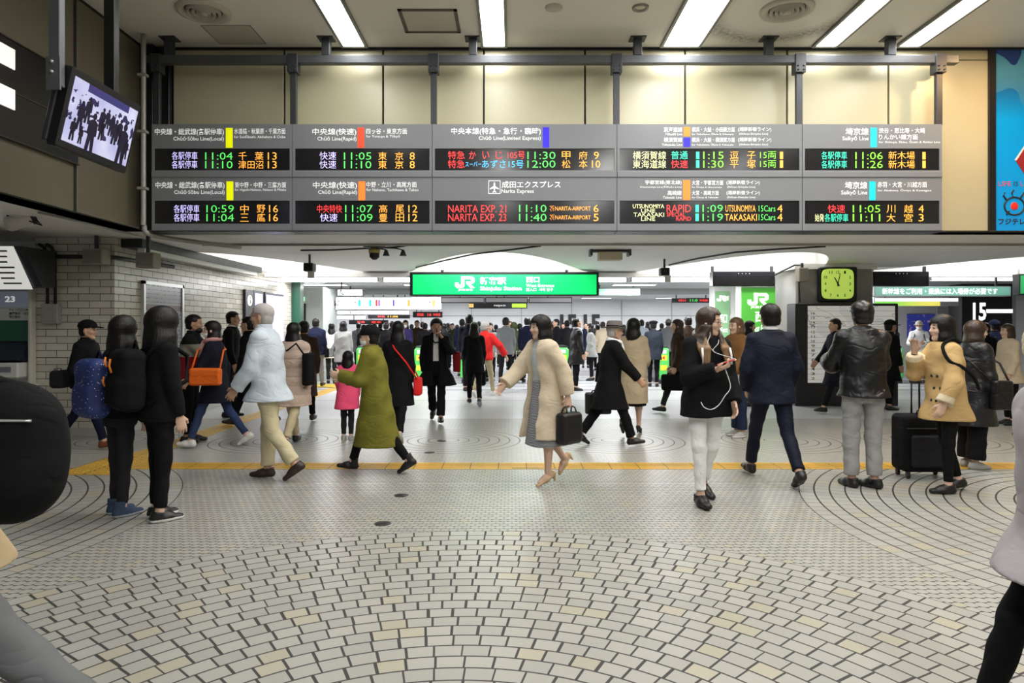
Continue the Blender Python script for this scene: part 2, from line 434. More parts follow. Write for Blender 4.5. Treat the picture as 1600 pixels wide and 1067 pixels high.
# ------------------------------------------------------------------ ceiling fittings, high hall
def ceiling_light(x, w, y0, y1, label, group=None):
    r = empty('ceiling_light', (x, (y0 + y1) / 2, ZC), label, 'ceiling light', group)
    t = 0.035
    mb = MB()
    for a, b, c, d in ((x - w / 2 - t, x - w / 2, y0 - t, y1 + t), (x + w / 2, x + w / 2 + t, y0 - t, y1 + t), (x - w / 2, x + w / 2, y0 - t, y0), (x - w / 2, x + w / 2, y1, y1 + t)):
        mb.box((a, c, ZC - 0.035), (b, d, ZC))
    mb.build('frame', mat('light_frame', (0.16, 0.16, 0.15), 0.4), r)
    MB().box((x - w / 2, y0, ZC - 0.022), (x + w / 2, y1, ZC - 0.002)).build('diffuser', m_tube, r)
for x, w, lab in ((-2.03, 0.27, 'long recessed ceiling light above the red and orange rapid line departure board'),
                  (-0.23, 0.27, 'long recessed ceiling light running straight away in the middle of the ceiling'),
                  (2.17, 0.45, 'widest long ceiling light, above the board for the orange and blue lines'),
                  (4.03, 0.26, 'narrow slanting ceiling light just beside the dusty round air vent'),
                  (5.10, 0.26, 'narrow ceiling light furthest along towards the blue poster')):
    ceiling_light(x, w, 3.9, 8.78, lab)
for x, w in ((-0.23, 0.27), (2.17, 0.45), (5.10, 0.26)):
    ceiling_light(x, w, -3.5, 2.6, 'long recessed ceiling light further back in the hall', 'ceiling lights behind')

def vent(x, y, label):
    r = empty('air_vent', (x, y, ZC), label, 'air vent')
    MB().lathe([(0.30, 0.0), (0.295, -0.03), (0.25, -0.045), (0.215, -0.02), (0.20, 0.0)], (x, y, ZC)).build('outer_ring', m_ceil, r)
    mb = MB()
    for q in (0.19, 0.135, 0.08):
        mb.lathe([(q, 0.0), (q - 0.005, -0.055), (q - 0.035, -0.035), (q - 0.04, 0.0)], (x, y, ZC))
    mb.build('louvre_rings', mat('vent_metal', (0.42, 0.40, 0.35), 0.4), r)
    MB().lathe([(0.2, -0.003), (0.001, -0.0031)], (x, y, ZC)).build('dark_throat', m_joint, r)
    MB().lathe([(0.001, -0.06), (0.045, -0.05), (0.04, 0.0)], (x, y, ZC)).build('centre_cone', m_ceil, r)
vent(-3.54, 7.84, 'round white air vent in the ceiling above the local line board')
vent(3.14, 7.80, 'round ceiling air vent inside a ring of black dust')
r = empty('ceiling_downlight', (1.46, 7.76, ZC), 'small round downlight with a dark rim beside the widest ceiling light', 'downlight')
MB().lathe([(0.095, 0), (0.09, -0.02), (0.065, -0.015), (0.06, 0)], (1.46, 7.76, ZC)).build('rim', mat('downlight_rim', (0.25, 0.24, 0.22), 0.3, 0.5), r)
MB().lathe([(0.06, -0.002), (0.03, -0.012), (0.001, -0.014)], (1.46, 7.76, ZC)).build('lens', mat('downlight_lens', (0.6, 0.55, 0.45), 0.2), r)
tag(MB().lathe([(0.10, 0), (0.10, -0.012), (0.001, -0.014)], (0.475, 7.76, ZC)).build('smoke_detector_cover', m_ceil), 'flat beige disc on the ceiling near the middle ceiling light', 'ceiling cover')
r = empty('access_hatch', (-0.97, 8.1, ZC), 'square ceiling access hatch outlined by a dark brown frame', 'ceiling hatch')
mb = MB()
for a, b in (((-1.31, 7.80), (-1.27, 8.42)), ((-0.67, 7.80), (-0.63, 8.42)), ((-1.31, 7.80), (-0.63, 7.84)), ((-1.31, 8.38), (-0.63, 8.42))):
    mb.box((a[0], a[1], ZC - 0.012), (b[0], b[1], ZC))
mb.build('frame', mat('hatch_frame', (0.10, 0.085, 0.07), 0.5), r)
MB().box((-1.27, 7.84, ZC - 0.006), (-0.67, 8.38, ZC)).build('panel', m_ceil, r)
r = empty('access_hatch', (-3.45, 8.5, ZC), 'faint square hatch painted like the ceiling beside the round vent', 'ceiling hatch')
mb = MB()
for a, b in (((-3.75, 8.22), (-3.74, 8.76)), ((-3.16, 8.22), (-3.15, 8.76)), ((-3.75, 8.22), (-3.15, 8.23)), ((-3.75, 8.75), (-3.15, 8.76))):
    mb.box((a[0], a[1], ZC - 0.006), (b[0], b[1], ZC))
mb.build('frame', mat('hatch_gap', (0.22, 0.21, 0.18), 0.6), r)
MB().box((-3.74, 8.23, ZC - 0.004), (-3.16, 8.75, ZC)).build('panel', m_ceil, r)

# ------------------------------------------------------------------ rail that carries the boards
YR = 8.60
r = empty('sign_rail', W(860, 94, YR), 'long dark steel rail with hangers carrying the departure boards', 'sign rail')
zr0, zr1 = W(0, 100.5, YR).z, W(0, 88, YR).z
MB().box((W(232, 0, YR).x, YR - 0.05, zr0), (W(1495, 0, YR).x, YR + 0.05, zr1), 0, 0.006).build('beam', mat('rail_steel', (0.085, 0.09, 0.10), 0.4, 0.3), r)
for px in (265, 510, 739, 996, 1201, 1391):
    x = W(px, 0, YR).x
    MB().box((x - 0.05, YR - 0.05, zr1), (x + 0.05, YR + 0.05, ZC), 0, 0.005).box((x - 0.10, YR - 0.09, ZC - 0.012), (x + 0.10, YR + 0.09, ZC)).build('ceiling_bracket', m_dark, r)
ztop = W(0, 194, 8.5).z
for px in (246, 459, 678, 963, 1248, 1466):
    x = W(px, 0, YR).x
    h = MB().box((x - 0.038, YR - 0.03, ztop + 0.002), (x + 0.038, YR + 0.03, zr0 + 0.03), 0, 0.004).box((x - 0.065, YR - 0.07, zr0 - 0.12), (x + 0.065, YR + 0.07, zr1 + 0.012), 0, 0.004).build('hanger', m_dark, r)
    for dx in (-0.035, 0.035):
        for dz in (-0.09, -0.04): MB().lathe([(0.001, -0.012), (0.011, -0.01), (0.012, 0)], (x + dx, YR - 0.07, zr0 + dz), 8, axis='y').build('bolt', m_dark, h)

# ------------------------------------------------------------------ departure boards
YF = 8.50
def bx(px): return (px - CX) * YF / F
def bz(py): return EYE + (HOR - py) * YF / F
def board(x0, x1, label, bars, heads, leds):
    r = empty('departure_board', ((bx(x0) + bx(x1)) / 2, YF + 0.13, bz(360)), label, 'departure board', 'departure boards under the rail')
    a, b = bx(x0) + 0.001, bx(x1) - 0.001
    mb = MB()
    for y0, y1 in ((194, 232), (266, 313.5), (349.5, 360.5)): mb.box((a, YF, bz(y0)), (b, YF + 0.26, bz(y1)))
    mb.box((a + 0.003, YF + 0.03, bz(200)), (b - 0.003, YF + 0.25, bz(355)))
    for y0, y1 in ((232, 266), (313.5, 349.5)):
        for p, q in ((a, a + 0.03), (b - 0.03, b)): mb.box((p, YF, bz(y0)), (q, YF + 0.03, bz(y1)))
    mb.box((a, YF - 0.012, bz(268)), (b, YF, bz(277)), 0, 0.004)
    mb.box((a, YF - 0.02, bz(360.5)), (b, YF + 0.27, bz(362)), 1)
    mb.build('casing', [m_frame, m_black], r)
    win = []
    for y0, y1 in ((232, 266), (313.5, 349.5)):
        w = MB().box((a + 0.03, YF + 0.012, bz(y0)), (b - 0.03, YF + 0.03, bz(y1))).build('display', m_glassblk, r); win.append(w)
    for i, (p, q, y0, y1, m) in enumerate(bars):
        MB().box((bx(p), YF - 0.004, bz(y0)), (bx(q), YF + 0.01, bz(y1))).build('colour_bar', m, r)
    for s, p, q, yc, h in heads:
        text(s, bx(p), bx(q), bz(yc), h * YF / F, YF - 0.003, m_txt, r, bold=0.012 if h > 10 else 0.006 if h > 6 else 0.0)
    for s, p, q, yc, h, c in leds:
        n = len(s)
        for i, ch in enumerate(s.split('\u3000')) if '\u3000' in s else ((None, s),):
            if i is None: u, v = p, q
            else: k = i * 2; u, v = p + (q - p) * k / n, p + (q - p) * (k + 1) / n
            text(ch, bx(u), bx(v), bz(yc), h * YF / F, YF + 0.009, LED[c], win[0 if yc < 290 else 1], 'led_text', bold=-0.004 if h > 9 else -0.002)
    return r
Yel, Red, Ora, Blu, Tea = (bar_mat(n, c) for n, c in (('yellow', (0.85, 0.90, 0.0)), ('red', (1.0, 0.06, 0.015)), ('orange', (1.0, 0.23, 0.03)), ('blue', (0.02, 0.01, 0.62)), ('teal', (0.01, 0.50, 0.55))))
L1 = [('中央線・総武線(各駅停車)', 242, 350, 206.5, 12), ('Chūō·Sōbu Line(Local)', 271, 350, 217.5, 8)]
L1b = [(s, p + 1, q + 1, y + 83.5, h) for s, p, q, y, h in L1]
board(237, 456.5, 'departure board with yellow bars, for the local line trains', [(353, 363.5, 200, 231, Yel), (354, 364.5, 283.5, 313, Yel)],
      L1 + L1b + [('水道橋・秋葉原・千葉方面', 366, 446, 205, 9), ('for Suidōbashi, Akihabara & Chiba', 366, 446, 214, 5), ('東中野・中野・三鷹方面', 367, 447, 289, 9), ('for Higashi-Nakano, Nakano & Mitaka', 367, 447, 297, 5)],
      [('各駅停車', 268, 308, 243, 12.5, 'violet'), ('11:04', 320, 363, 243.5, 11.5, 'green'), ('千　葉', 372, 411, 243.5, 12.5, 'orange'), ('13', 418, 432, 243.5, 11.5, 'orange'),
       ('各駅停車', 268, 308, 256.7, 12.5, 'violet'), ('11:10', 320, 363, 257, 11.5, 'green'), ('津田沼', 372, 411, 257, 12.5, 'orange'), ('13', 418, 432, 257, 11.5, 'orange'),
       ('各駅停車', 271, 311, 326, 12.5, 'violet'), ('10:59', 322, 365, 326, 11.5, 'green'), ('中　野', 375, 414, 326, 12.5, 'orange'), ('16', 420, 434, 326, 11.5, 'orange'),
       ('各駅停車', 271, 311, 339.8, 12.5, 'violet'), ('11:04', 322, 365, 339.8, 11.5, 'green'), ('三　鷹', 375, 414, 339.8, 12.5, 'orange'), ('16', 420, 434, 339.8, 11.5, 'orange')])
L2 = [('中央線(快速)', 488, 557, 206.5, 12), ('Chūō Line(Rapid)', 496, 557, 217.5, 8)]
L2b = [(s, p + 1, q + 1, y + 83.5, h) for s, p, q, y, h in L2]
board(457, 675, 'departure board with one red and one orange bar, for the rapid trains', [(559, 569, 199.5, 231, Red), (560, 570.5, 283.5, 313, Ora)],
      L2 + L2b + [('四ッ谷・東京方面', 572, 636, 205, 9), ('for Yotsuya & Tōkyō', 572, 625, 213.5, 5), ('中野・立川・高尾方面', 572.5, 651, 288.5, 9), ('for Nakano, Tachikawa & Takao', 572.5, 654, 297, 5)],
      [('快速', 499, 525, 243, 12.5, 'violet'), ('11:05', 537, 580, 243.5, 11.5, 'green'), ('東　京', 591, 630, 243.5, 12.5, 'orange'), ('8', 640, 648, 243.5, 11.5, 'orange'),
       ('快速', 499, 525, 256.7, 12.5, 'violet'), ('11:10', 537, 580, 257, 11.5, 'green'), ('東　京', 591, 630, 257, 12.5, 'orange'), ('8', 640, 648, 257, 11.5, 'orange'),
       ('中央特快', 495, 534, 326, 12.5, 'red'), ('11:07', 539, 582, 326, 11.5, 'green'), ('高　尾', 592, 631, 326, 12.5, 'orange'), ('12', 638, 652, 326, 11.5, 'orange'),
       ('快速', 500, 527, 339.8, 12.5, 'violet'), ('11:09', 539, 582, 339.8, 11.5, 'green'), ('豊　田', 592, 631, 339.8, 12.5, 'orange'), ('12', 638, 652, 339.8, 11.5, 'orange')])
board3 = board(675.5, 963.7, 'widest departure board with a single dark blue bar, airport express below', [(848, 858, 199, 230.5, Blu)],
      [('中央本線(特急・急行・臨時)', 705, 845, 205.5, 12), ('Chūō Line(Limited Express)', 748, 845, 216.5, 8), ('成田エクスプレス', 784, 876, 288.5, 11), ('Narita Express', 783.5, 834, 299.5, 8)],
      [('特急', 700, 726, 242, 12.5, 'red'), ('か　い　じ', 733, 785, 242, 12, 'red'), ('105号', 793, 820, 242, 12, 'red'), ('11:30', 824, 868, 242.5, 11.5, 'green'), ('甲　府', 878, 918, 242.5, 12.5, 'orange'), ('9', 928, 936, 242.5, 11.5, 'orange'),
       ('特急', 700, 726, 256, 12.5, 'red'), ('スーパー', 727, 752, 256, 8, 'cyan'), ('あずさ15号', 753, 818, 256, 12.5, 'cyan'), ('12:00', 824, 868, 256, 11.5, 'green'), ('松　本', 878, 918, 256, 12.5, 'orange'), ('10', 925, 938, 256, 11.5, 'orange'),
       ('NARITA EXP. 21', 700, 791, 326, 11.5, 'red'), ('11:10', 811, 854, 325.5, 11.5, 'green'), ('✈NARITA-AIRPORT', 859, 923, 325.5, 9.5, 'orange'), ('6', 927.5, 935.5, 325.5, 11.5, 'orange'),
       ('NARITA EXP. 23', 700, 791, 339.5, 11.5, 'red'), ('11:40', 811, 854, 339.5, 11.5, 'green'), ('✈NARITA-AIRPORT', 859, 923, 339.5, 9.5, 'orange'), ('5', 927.5, 935.5, 339.5, 11.5, 'orange')])
pl = MB()   # aeroplane pictogram
def pq(u, v): return (bx(763 + u), bz(282 + v))
for a, b in (((0, 0), (19, 1)), ((0, 20), (19, 21)), ((0, 0), (1, 21)), ((18, 0), (19, 21))):
    pl.box((pq(*a)[0], YF - 0.004, pq(*a)[1]), (pq(*b)[0], YF, pq(*b)[1]))
pl.prism([pq(*p) for p in ((9.5, 2), (10.6, 4.5), (10.6, 8.5), (16.5, 12.6), (16.5, 14), (10.6, 12), (10.3, 16), (12.6, 18), (12.6, 19), (9.5, 18), (6.4, 19), (6.4, 18), (8.7, 16), (8.4, 12), (2.5, 14), (2.5, 12.6), (8.4, 8.5), (8.4, 4.5))], YF - 0.004, YF)
pl.build('aeroplane_pictogram', m_txt, board3)
SL = '(湘南新宿ライン)'
board(964.3, 1253.2, 'departure board with orange and blue squares, for the four through lines', [(1068, 1078.5, 198.5, 213, Ora), (1068, 1078.5, 215, 229.5, Blu), (1067, 1078.5, 281.5, 312.5, Ora)],
      [('東海道線', 1037, 1066, 202.5, 7.5), ('Tōkaidō Line', 1039, 1066, 209.5, 4), ('横浜・大船・小田原方面', 1081, 1148, 202.5, 7.5), ('for Yokohama, Ōfuna & Odawara', 1081, 1146, 209.5, 4), (SL, 1153, 1205, 202.5, 7.5), ('(Shōnan-Shinjuku Line)', 1155, 1200, 209.5, 4),
       ('横須賀線', 1037, 1066, 218.5, 7.5), ('Yokosuka Line', 1034, 1066, 226, 4), ('横浜・大船・横須賀方面', 1081, 1148, 218.5, 7.5), ('for Yokohama, Ōfuna & Yokosuka', 1081, 1146, 226, 4), (SL, 1153, 1205, 218.5, 7.5), ('(Shōnan-Shinjuku Line)', 1155, 1200, 226, 4),
       ('宇都宮線(東北線)', 1008, 1065, 285.5, 7.5), ('Utsunomiya Line(Tōhoku Line)', 1000, 1065, 292.5, 4), ('大宮・宇都宮方面', 1081, 1130, 285.5, 7.5), ('for Ōmiya & Utsunomiya', 1081, 1128, 292.5, 4), (SL, 1135, 1187, 285.5, 7.5), ('(Shōnan-Shinjuku Line)', 1136, 1180, 292.5, 4),
       ('高崎線', 1043, 1065, 301.5, 7.5), ('Takasaki Line', 1036, 1065, 308.5, 4), ('大宮・高崎方面', 1081, 1123, 301.5, 7.5), ('for Ōmiya & Takasaki', 1081, 1122, 308.5, 4), (SL, 1135, 1187, 301.5, 7.5), ('(Shōnan-Shinjuku Line)', 1136, 1180, 308.5, 4)],
      [('横須賀線', 989, 1041, 242.5, 13, 'pale'), ('普通', 1049, 1075, 242, 12.5, 'teal'), ('1', 1088, 1093, 242.5, 11.5, 'teal'), ('1:15', 1099, 1131, 242.5, 11.5, 'lime'), ('逗　子', 1141, 1181, 242.5, 12.5, 'orange'), ('15両', 1188, 1213, 242, 11.5, 'lime'), ('1', 1219, 1224, 242.5, 11.5, 'orange'),
       ('東海道線', 989, 1041, 256, 13, 'pale'), ('快速', 1049, 1075, 256, 12.5, 'red'), ('1', 1088, 1093, 256, 11.5, 'teal'), ('1:30', 1099, 1131, 256, 11.5, 'lime'), ('平　塚', 1141, 1181, 256, 12.5, 'orange'), ('15両', 1188, 1213, 256, 11.5, 'lime'), ('1', 1219, 1224, 256, 11.5, 'orange'),
       ('UTSUNOMIYA', 989, 1038, 322, 6.5, 'pale'), ('LINE', 1002, 1024, 328.8, 5.5, 'pale'), ('RAPID', 1042, 1080, 325.5, 11.5, 'red'), ('1', 1087, 1092, 325.5, 11.5, 'teal'), ('1:09', 1098, 1130, 325.5, 11.5, 'green'), ('UTSUNOMIYA', 1134, 1181, 325.5, 10.5, 'orange'), ('15Cars', 1186, 1212, 325.5, 9.5, 'green'), ('4', 1215, 1223, 325.5, 11.5, 'orange'),
       ('TAKASAKI', 990, 1038, 335.2, 6.5, 'pale'), ('LINE', 1002, 1024, 342, 5.5, 'pale'), ('SPECIAL', 1042, 1071, 335, 6, 'red'), ('RAPID', 1057, 1080, 341.5, 6, 'red'), ('1', 1087, 1092, 339.3, 11.5, 'teal'), ('1:19', 1098, 1130, 339.3, 11.5, 'green'), ('TAKASAKI', 1133, 1183, 339.3, 10.5, 'orange'), ('15Cars', 1186, 1212, 339.3, 9.5, 'green'), ('4', 1215, 1223, 339.3, 11.5, 'orange')])
board(1253.8, 1472, 'departure board with two turquoise bars at the far end of the row', [(1360, 1370, 199.5, 230, Tea), (1358, 1368, 283.5, 313, Tea)],
      [('埼京線', 1321, 1357, 205.5, 11.5), ('Saikyō Line', 1316, 1357, 217, 8.5), ('渋谷・恵比寿・大崎', 1373, 1445, 204, 8.5), ('りんかい線方面', 1373, 1434, 214, 8.5), ('for Shibuya, Ebisu, Ōsaki & Rinkai Line', 1373, 1472 - 3, 222, 5),
       ('埼京線', 1320, 1355, 289.5, 11.5), ('Saikyō Line', 1314, 1355, 301.5, 8.5), ('赤羽・大宮・川越方面', 1371, 1448, 288.5, 9), ('for Akabane, Ōmiya & Kawagoe', 1371, 1455, 297.5, 5)],
      [('各駅停車', 1284, 1324, 242.5, 12.5, 'teal'), ('11:06', 1337, 1380, 243, 11.5, 'lime'), ('新木場', 1389, 1430, 242.5, 12.5, 'orange'), ('1', 1442, 1447, 243, 11.5, 'orange'),
       ('各駅停車', 1284, 1324, 256.5, 12.5, 'teal'), ('11:26', 1337, 1380, 256.5, 11.5, 'lime'), ('新木場', 1389, 1430, 256.5, 12.5, 'orange'), ('1', 1442, 1447, 256.5, 11.5, 'orange'),
       ('快速', 1294, 1321, 326, 12.5, 'red'), ('11:05', 1333, 1376, 326, 11.5, 'lime'), ('川　越', 1386, 1427, 326, 12.5, 'orange'), ('4', 1436, 1444, 326, 11.5, 'orange'),
       ('始発', 1274, 1288, 340, 12, 'pale'), ('各駅停車', 1289, 1326, 340, 12.5, 'teal'), ('11:11', 1333, 1376, 340, 11.5, 'lime'), ('大　宮', 1386, 1427, 340, 12.5, 'orange'), ('3', 1436, 1444, 340, 11.5, 'orange')])

# ------------------------------------------------------------------ blue poster on the upper wall
YP = YW - 0.03
g = G('blue_poster_print'); p, x, y, z = g.pos()
wv = g.n('ShaderNodeTexWave', wave_type='BANDS', bands_direction='DIAGONAL'); wv.inputs['Scale'].default_value = 0.35; wv.inputs['Distortion'].default_value = 5.0
g.link(p, wv.inputs['Vector'])
hi = g.M('MULTIPLY', g.M('SUBTRACT', z, 4.2), 1.6, clamp=True)
c = g.mix(g.M('MULTIPLY', hi, 1.0), c4((0.0, 0.30, 0.78)), c4((0.01, 0.035, 0.16)))
patch = g.M('GREATER_THAN', g.noise(p, 1.9, 1.0), 0.56)
c = g.mix(g.M('MULTIPLY', patch, g.M('MULTIPLY', hi, 0.9)), c, c4((0.07, 0.27, 0.40)))
g.base(c); g.set(Roughness=0.25, Emission_Strength=0.12); g.t.links.new(c.node.outputs[2], g.b.inputs['Emission Color'])
xp0 = W(1556, 0, YP).x
r = empty('wall_poster', (xp0 + 0.65, YP, ZS), 'tall bright blue advertising poster beyond the last departure board', 'poster')
MB().box((xp0, YP - 0.01, ZS + 0.01), (7.52, YP + 0.008, ZC - 0.03)).build('print', g.m, r)
MB().box((xp0 - 0.10, YP - 0.03, ZS + 0.01), (xp0 - 0.02, YP + 0.008, ZC - 0.03)).build('frame', m_black, r)
ym = YP - 0.014
mb = MB().prism([(W(*q, ym).x, W(*q, ym).z) for q in ((1586, 250), (1600, 230), (1640, 262), (1612, 290))], ym - 0.002, ym)
mb.build('red_card', mat('poster_red', (0.30, 0.02, 0.03), 0.4), r)
mb = MB().prism([(W(*q, ym).x, W(*q, ym).z) for q in ((1585, 250), (1600, 228), (1603, 228), (1588, 251))], ym - 0.004, ym - 0.002)
mb.build('card_edge', m_white, r)
text('LIFE', W(1560, 0, ym).x, W(1580, 0, ym).x, W(0, 287, ym).z, 0.06, ym, mat('poster_red_text', (0.75, 0.06, 0.05), 0.5), r)
text('IS', W(1584, 0, ym).x, W(1591, 0, ym).x, W(0, 287, ym).z, 0.06, ym, m_txtb, r)
text('L', W(1595, 0, ym).x, W(1599, 0, ym).x, W(0, 287, ym).z, 0.06, ym, mat('poster_red_text', (0.75, 0.06, 0.05), 0.5), r)
text('フジテレビ', W(1560, 0, ym).x, W(1613, 0, ym).x, W(0, 346, ym).z, 0.085, ym, m_txtb, r, bold=0.03)
mb = MB()
ec = W(1585, 322, ym)
ell = [(ec.x + 0.13 * math.cos(t), ym, ec.z + 0.115 * math.sin(t)) for t in [2 * math.pi * k / 40 for k in range(41)]]
mb.tube(ell, 0.011, 8)
for q in (((1573, 313), (1568, 306), (1570, 301)), ((1583, 308), (1581, 302), (1584, 297)), ((1594, 310), (1598, 304), (1600, 301)), ((1577, 330), (1574, 333), (1573, 336))):
    mb.tube([W(a, b, ym) for a, b in q], 0.011, 8)
mb.build('eye_emblem', m_txtb, r)
MB().lathe([(0.05, 0), (0.045, -0.004), (0.001, -0.005)], (ec.x, ym, ec.z), axis='y').build('emblem_dot', mat('emblem_red', (0.9, 0.03, 0.02), 0.4), r)

# ------------------------------------------------------------------ left wall: dark panel, monitor, conduit
r = empty('dark_wall_panel', (XL + 0.02, 5.5, 3.26), 'long dark glossy panel on the side wall behind the monitor', 'wall panel')
MB().box((XL + 0.002, 1.0, 3.27), (XL + 0.04, 7.42, 4.2), 0, 0.006).build('panel_face', mat('dark_gloss', (0.010, 0.009, 0.009), 0.28, var=0.3), r)
mb = MB()
for z in (3.71, 4.2, 3.26): mb.box((XL + 0.002, 1.0, z), (XL + 0.048, 7.44, z + 0.012))
mb.build('rails', mat('dark_bronze', (0.04, 0.03, 0.022), 0.4), r)
for z in (3.93, 3.55):  # white reflections on the gloss panel, put in as glowing patches
    MB().box((XL + 0.041, 6.05, z), (XL + 0.05, 6.46, z + 0.19)).build('reflection_patch', mat('reflection_patch', (0.85, 0.83, 0.78), 0.5, emit=0.8), r)

mr = empty('monitor', (-3.6, 6.0, 3.28), 'tilted flat television monitor showing a station crowd, hung from the ceiling', 'monitor')
# built around its own centre: width along y, height along z, facing +x, then tilted
bm = MB().box((-0.09, -0.50, -0.33), (0.0, 0.50, 0.33), 0, 0.012)
body = bm.build('casing', m_black, mr, local=True)
def screen_mat():
    g = G('screen_picture'); v = g.obj(); sp = g.n('ShaderNodeSeparateXYZ'); g.link(v, sp.inputs[0])
    y, z = sp.outputs[1], sp.outputs[2]
    c = g.mix(g.noise(v, 4.0, 4.0), c4((0.30, 0.30, 0.72)), c4((1.0, 1.0, 1.15)))
    blot = g.M('GREATER_THAN', g.noise(v, 11.0, 3.0), 0.57)
    c = g.mix(g.M('MULTIPLY', blot, g.M('LESS_THAN', g.M('ABSOLUTE', g.M('SUBTRACT', z, 0.02)), 0.15)), c, c4((0.03, 0.02, 0.10)))
    c = g.mix(g.M('MULTIPLY', g.M('GREATER_THAN', z, 0.20), g.M('LESS_THAN', g.M('ABSOLUTE', g.M('SUBTRACT', y, 0.02)), 0.30)), c, c4((0.05, 0.04, 0.20)))
    g.base(c4((0.01, 0.01, 0.01))); g.t.links.new(c.node.outputs[2], g.b.inputs['Emission Color']); g.set(Emission_Strength=0.9, Roughness=0.2); return g.m
rr = random.Random(3); fg = MB()
for yy, zz, s_ in ((-0.30, -0.02, .26), (-0.22, 0.05, .24), (-0.12, -0.12, .36), (-0.02, 0.03, .22), (0.05, 0.06, .18), (0.12, 0.02, .2), (0.19, -0.02, .24), (0.25, 0.01, .22), (0.33, -0.10, .40), (-0.36, -0.15, .2), (0.0, -0.05, .2), (0.40, -0.12, .2), (-0.25, -0.17, .16)):
    hd = [(yy + s_ * 0.075 * math.cos(t), zz + s_ * 0.42 + s_ * 0.085 * math.sin(t)) for t in [2 * math.pi * k / 12 for k in range(12)]]
    bd = [(yy + s_ * u, zz + s_ * v) for u, v in ((-.06, .34), (-.17, .28), (-.19, -.02), (-.13, -.04), (-.15, -.45), (-.03, -.45), (0, -.12), (.06, -.45), (.17, -.43), (.12, -.04), (.18, -.02), (.16, .28), (.06, .34))]
    fg.prism(hd, 0.0045, 0.006, axis='x').prism(bd, 0.0045, 0.006, axis='x')
fg.build('filmed_figures', mat('screen_dark', (0.012, 0.008, 0.035), 0.3), mr, local=True)
MB().box((0.0, -0.46, -0.265), (0.004, 0.46, 0.265)).build('screen', screen_mat(), mr, local=True)
for ya in (-0.50, 0.05): MB().box((-0.14, ya, -0.30), (-0.09, ya + 0.10, 0.30), 0, 0.01).build('back_plate', m_dark, mr, local=True)
mr.rotation_euler = (0, math.radians(13), 0)
p1, p2 = W(88, 115, 5.45), W(165, 130, 6.15)
r = empty('ceiling_post', (p1.x, 5.45, 3.4), 'grey steel post with two bolts holding the near side of the monitor', 'ceiling post')
MB().box((p1.x - 0.045, 5.42, 3.42), (p1.x + 0.045, 5.49, ZC), 0, 0.005).box((p1.x - 0.05, 5.40, 3.38), (p1.x + 0.06, 5.42, 3.64)).build('post', mat('post_grey', (0.13, 0.135, 0.15), 0.4, 0.3), r)
for z in (3.60, 3.52): MB().lathe([(0.001, -0.02), (0.012, -0.018), (0.014, 0)], (p1.x, 5.40, z), 10, axis='y').build('bolt', m_alu, r)
r = empty('ceiling_post', (p2.x, 6.3, 3.5), 'black steel post rising behind the far side of the monitor', 'ceiling post')
MB().box((p2.x - 0.05, 6.2, 3.45), (p2.x + 0.05, 6.28, ZC), 0, 0.005).build('post', m_black, r)

cd = MB().tube(smooth([(-4.56, 8.45, ZC - 0.02), (-4.56, 8.45, 3.0), (-4.56, 8.46, 2.76), (-4.52, 8.55, 2.655), (-4.3, 9.1, 2.645), (-3.9, 9.8, 2.645)]), 0.03, 12)
for z in (4.6, 3.9, 3.2): cd.box((-4.62, 8.41, z), (-4.515, 8.49, z + 0.03))
tag(cd.build('conduit_pipe', m_pipe), 'pale metal conduit running down the corner beside the first departure board', 'pipe')
# cables and boxes under the soffit
def S2(px, py, z=ZS - 0.02):                      # the point of the soffit seen at that place of the photo
    Y = (z - EYE) * F / (HOR - py); return Vector(((px - CX) * Y / F, Y, z))
def cable(pts, r_, m, label, name='cable'):
    return tag(MB().tube(pts, r_, 8).build(name, m), label, 'cable')
z = ZS - 0.022
cable([(-4.6, 10.15, z), (-1.5, 10.17, z), (2, 10.13, z), (5.0, 10.16, z), (9.5, 10.15, z)], 0.018, m_pipe, 'thin grey conduit running straight across the low soffit below all the boards', 'ceiling_conduit')
cable([S2(470, 391), S2(520, 390.5), S2(575, 388), S2(620, 386), S2(640, 383)], 0.013, m_cable, 'black cable along the low soffit by the hanging light fitting')
cable([S2(845, 384), S2(800, 390), S2(740, 397), S2(690, 408), S2(650, 418)], 0.014, m_cable, 'dark cable following the curved edge of the middle light cove')
cable([S2(1290, 385), S2(1220, 389), S2(1150, 394), S2(1090, 404), S2(1045, 414)], 0.014, m_cable, 'dark cable sagging along the light cove beside the pillar')
cable([S2(60, 332), S2(110, 343), S2(150, 352), S2(180, 360), S2(225, 372)], 0.013, m_pipe, 'thin pale cable from the white camera along the soffit')

def soffit_box(name, px0, px1, py0, py1, Y, depth, m, label, cat, extra=None):
    a, b = W(px0, py1, Y), W(px1, py0, Y)
    r = empty(name, ((a.x + b.x) / 2, Y + depth / 2, a.z), label, cat)
    MB().box((a.x, Y, a.z), (b.x, Y + depth, b.z), 0, 0.012).build('housing', m, r)
    MB().box(((a.x + b.x) / 2 - 0.02, Y + depth * 0.4, b.z), ((a.x + b.x) / 2 + 0.02, Y + depth * 0.6, max(ZS, b.z + 0.01))).build('mount', m_dark, r)
    return r, a, b
m_spk = mat('beige_speaker', (0.30, 0.27, 0.22), 0.6)
for px0, px1, py0, py1, Y, lab in ((128, 160, 388, 413, 9.2, 'brownish box loudspeaker on the tiled wall corner, nearer the ticket machine'), (211, 240, 394, 418, 9.2, 'box loudspeaker under the soffit beside the dark corner recess')):
    r, a, b = soffit_box('wall_speaker', px0, px1, py0, py1, Y, 0.2, m_spk, lab, 'loudspeaker')
    MB().box((a.x + 0.02, Y - 0.006, a.z + 0.02), (b.x - 0.02, Y, b.z - 0.02)).build('grille', mat('speaker_grille', (0.2, 0.18, 0.15), 0.7, bump=0.5, bscale=300), r)
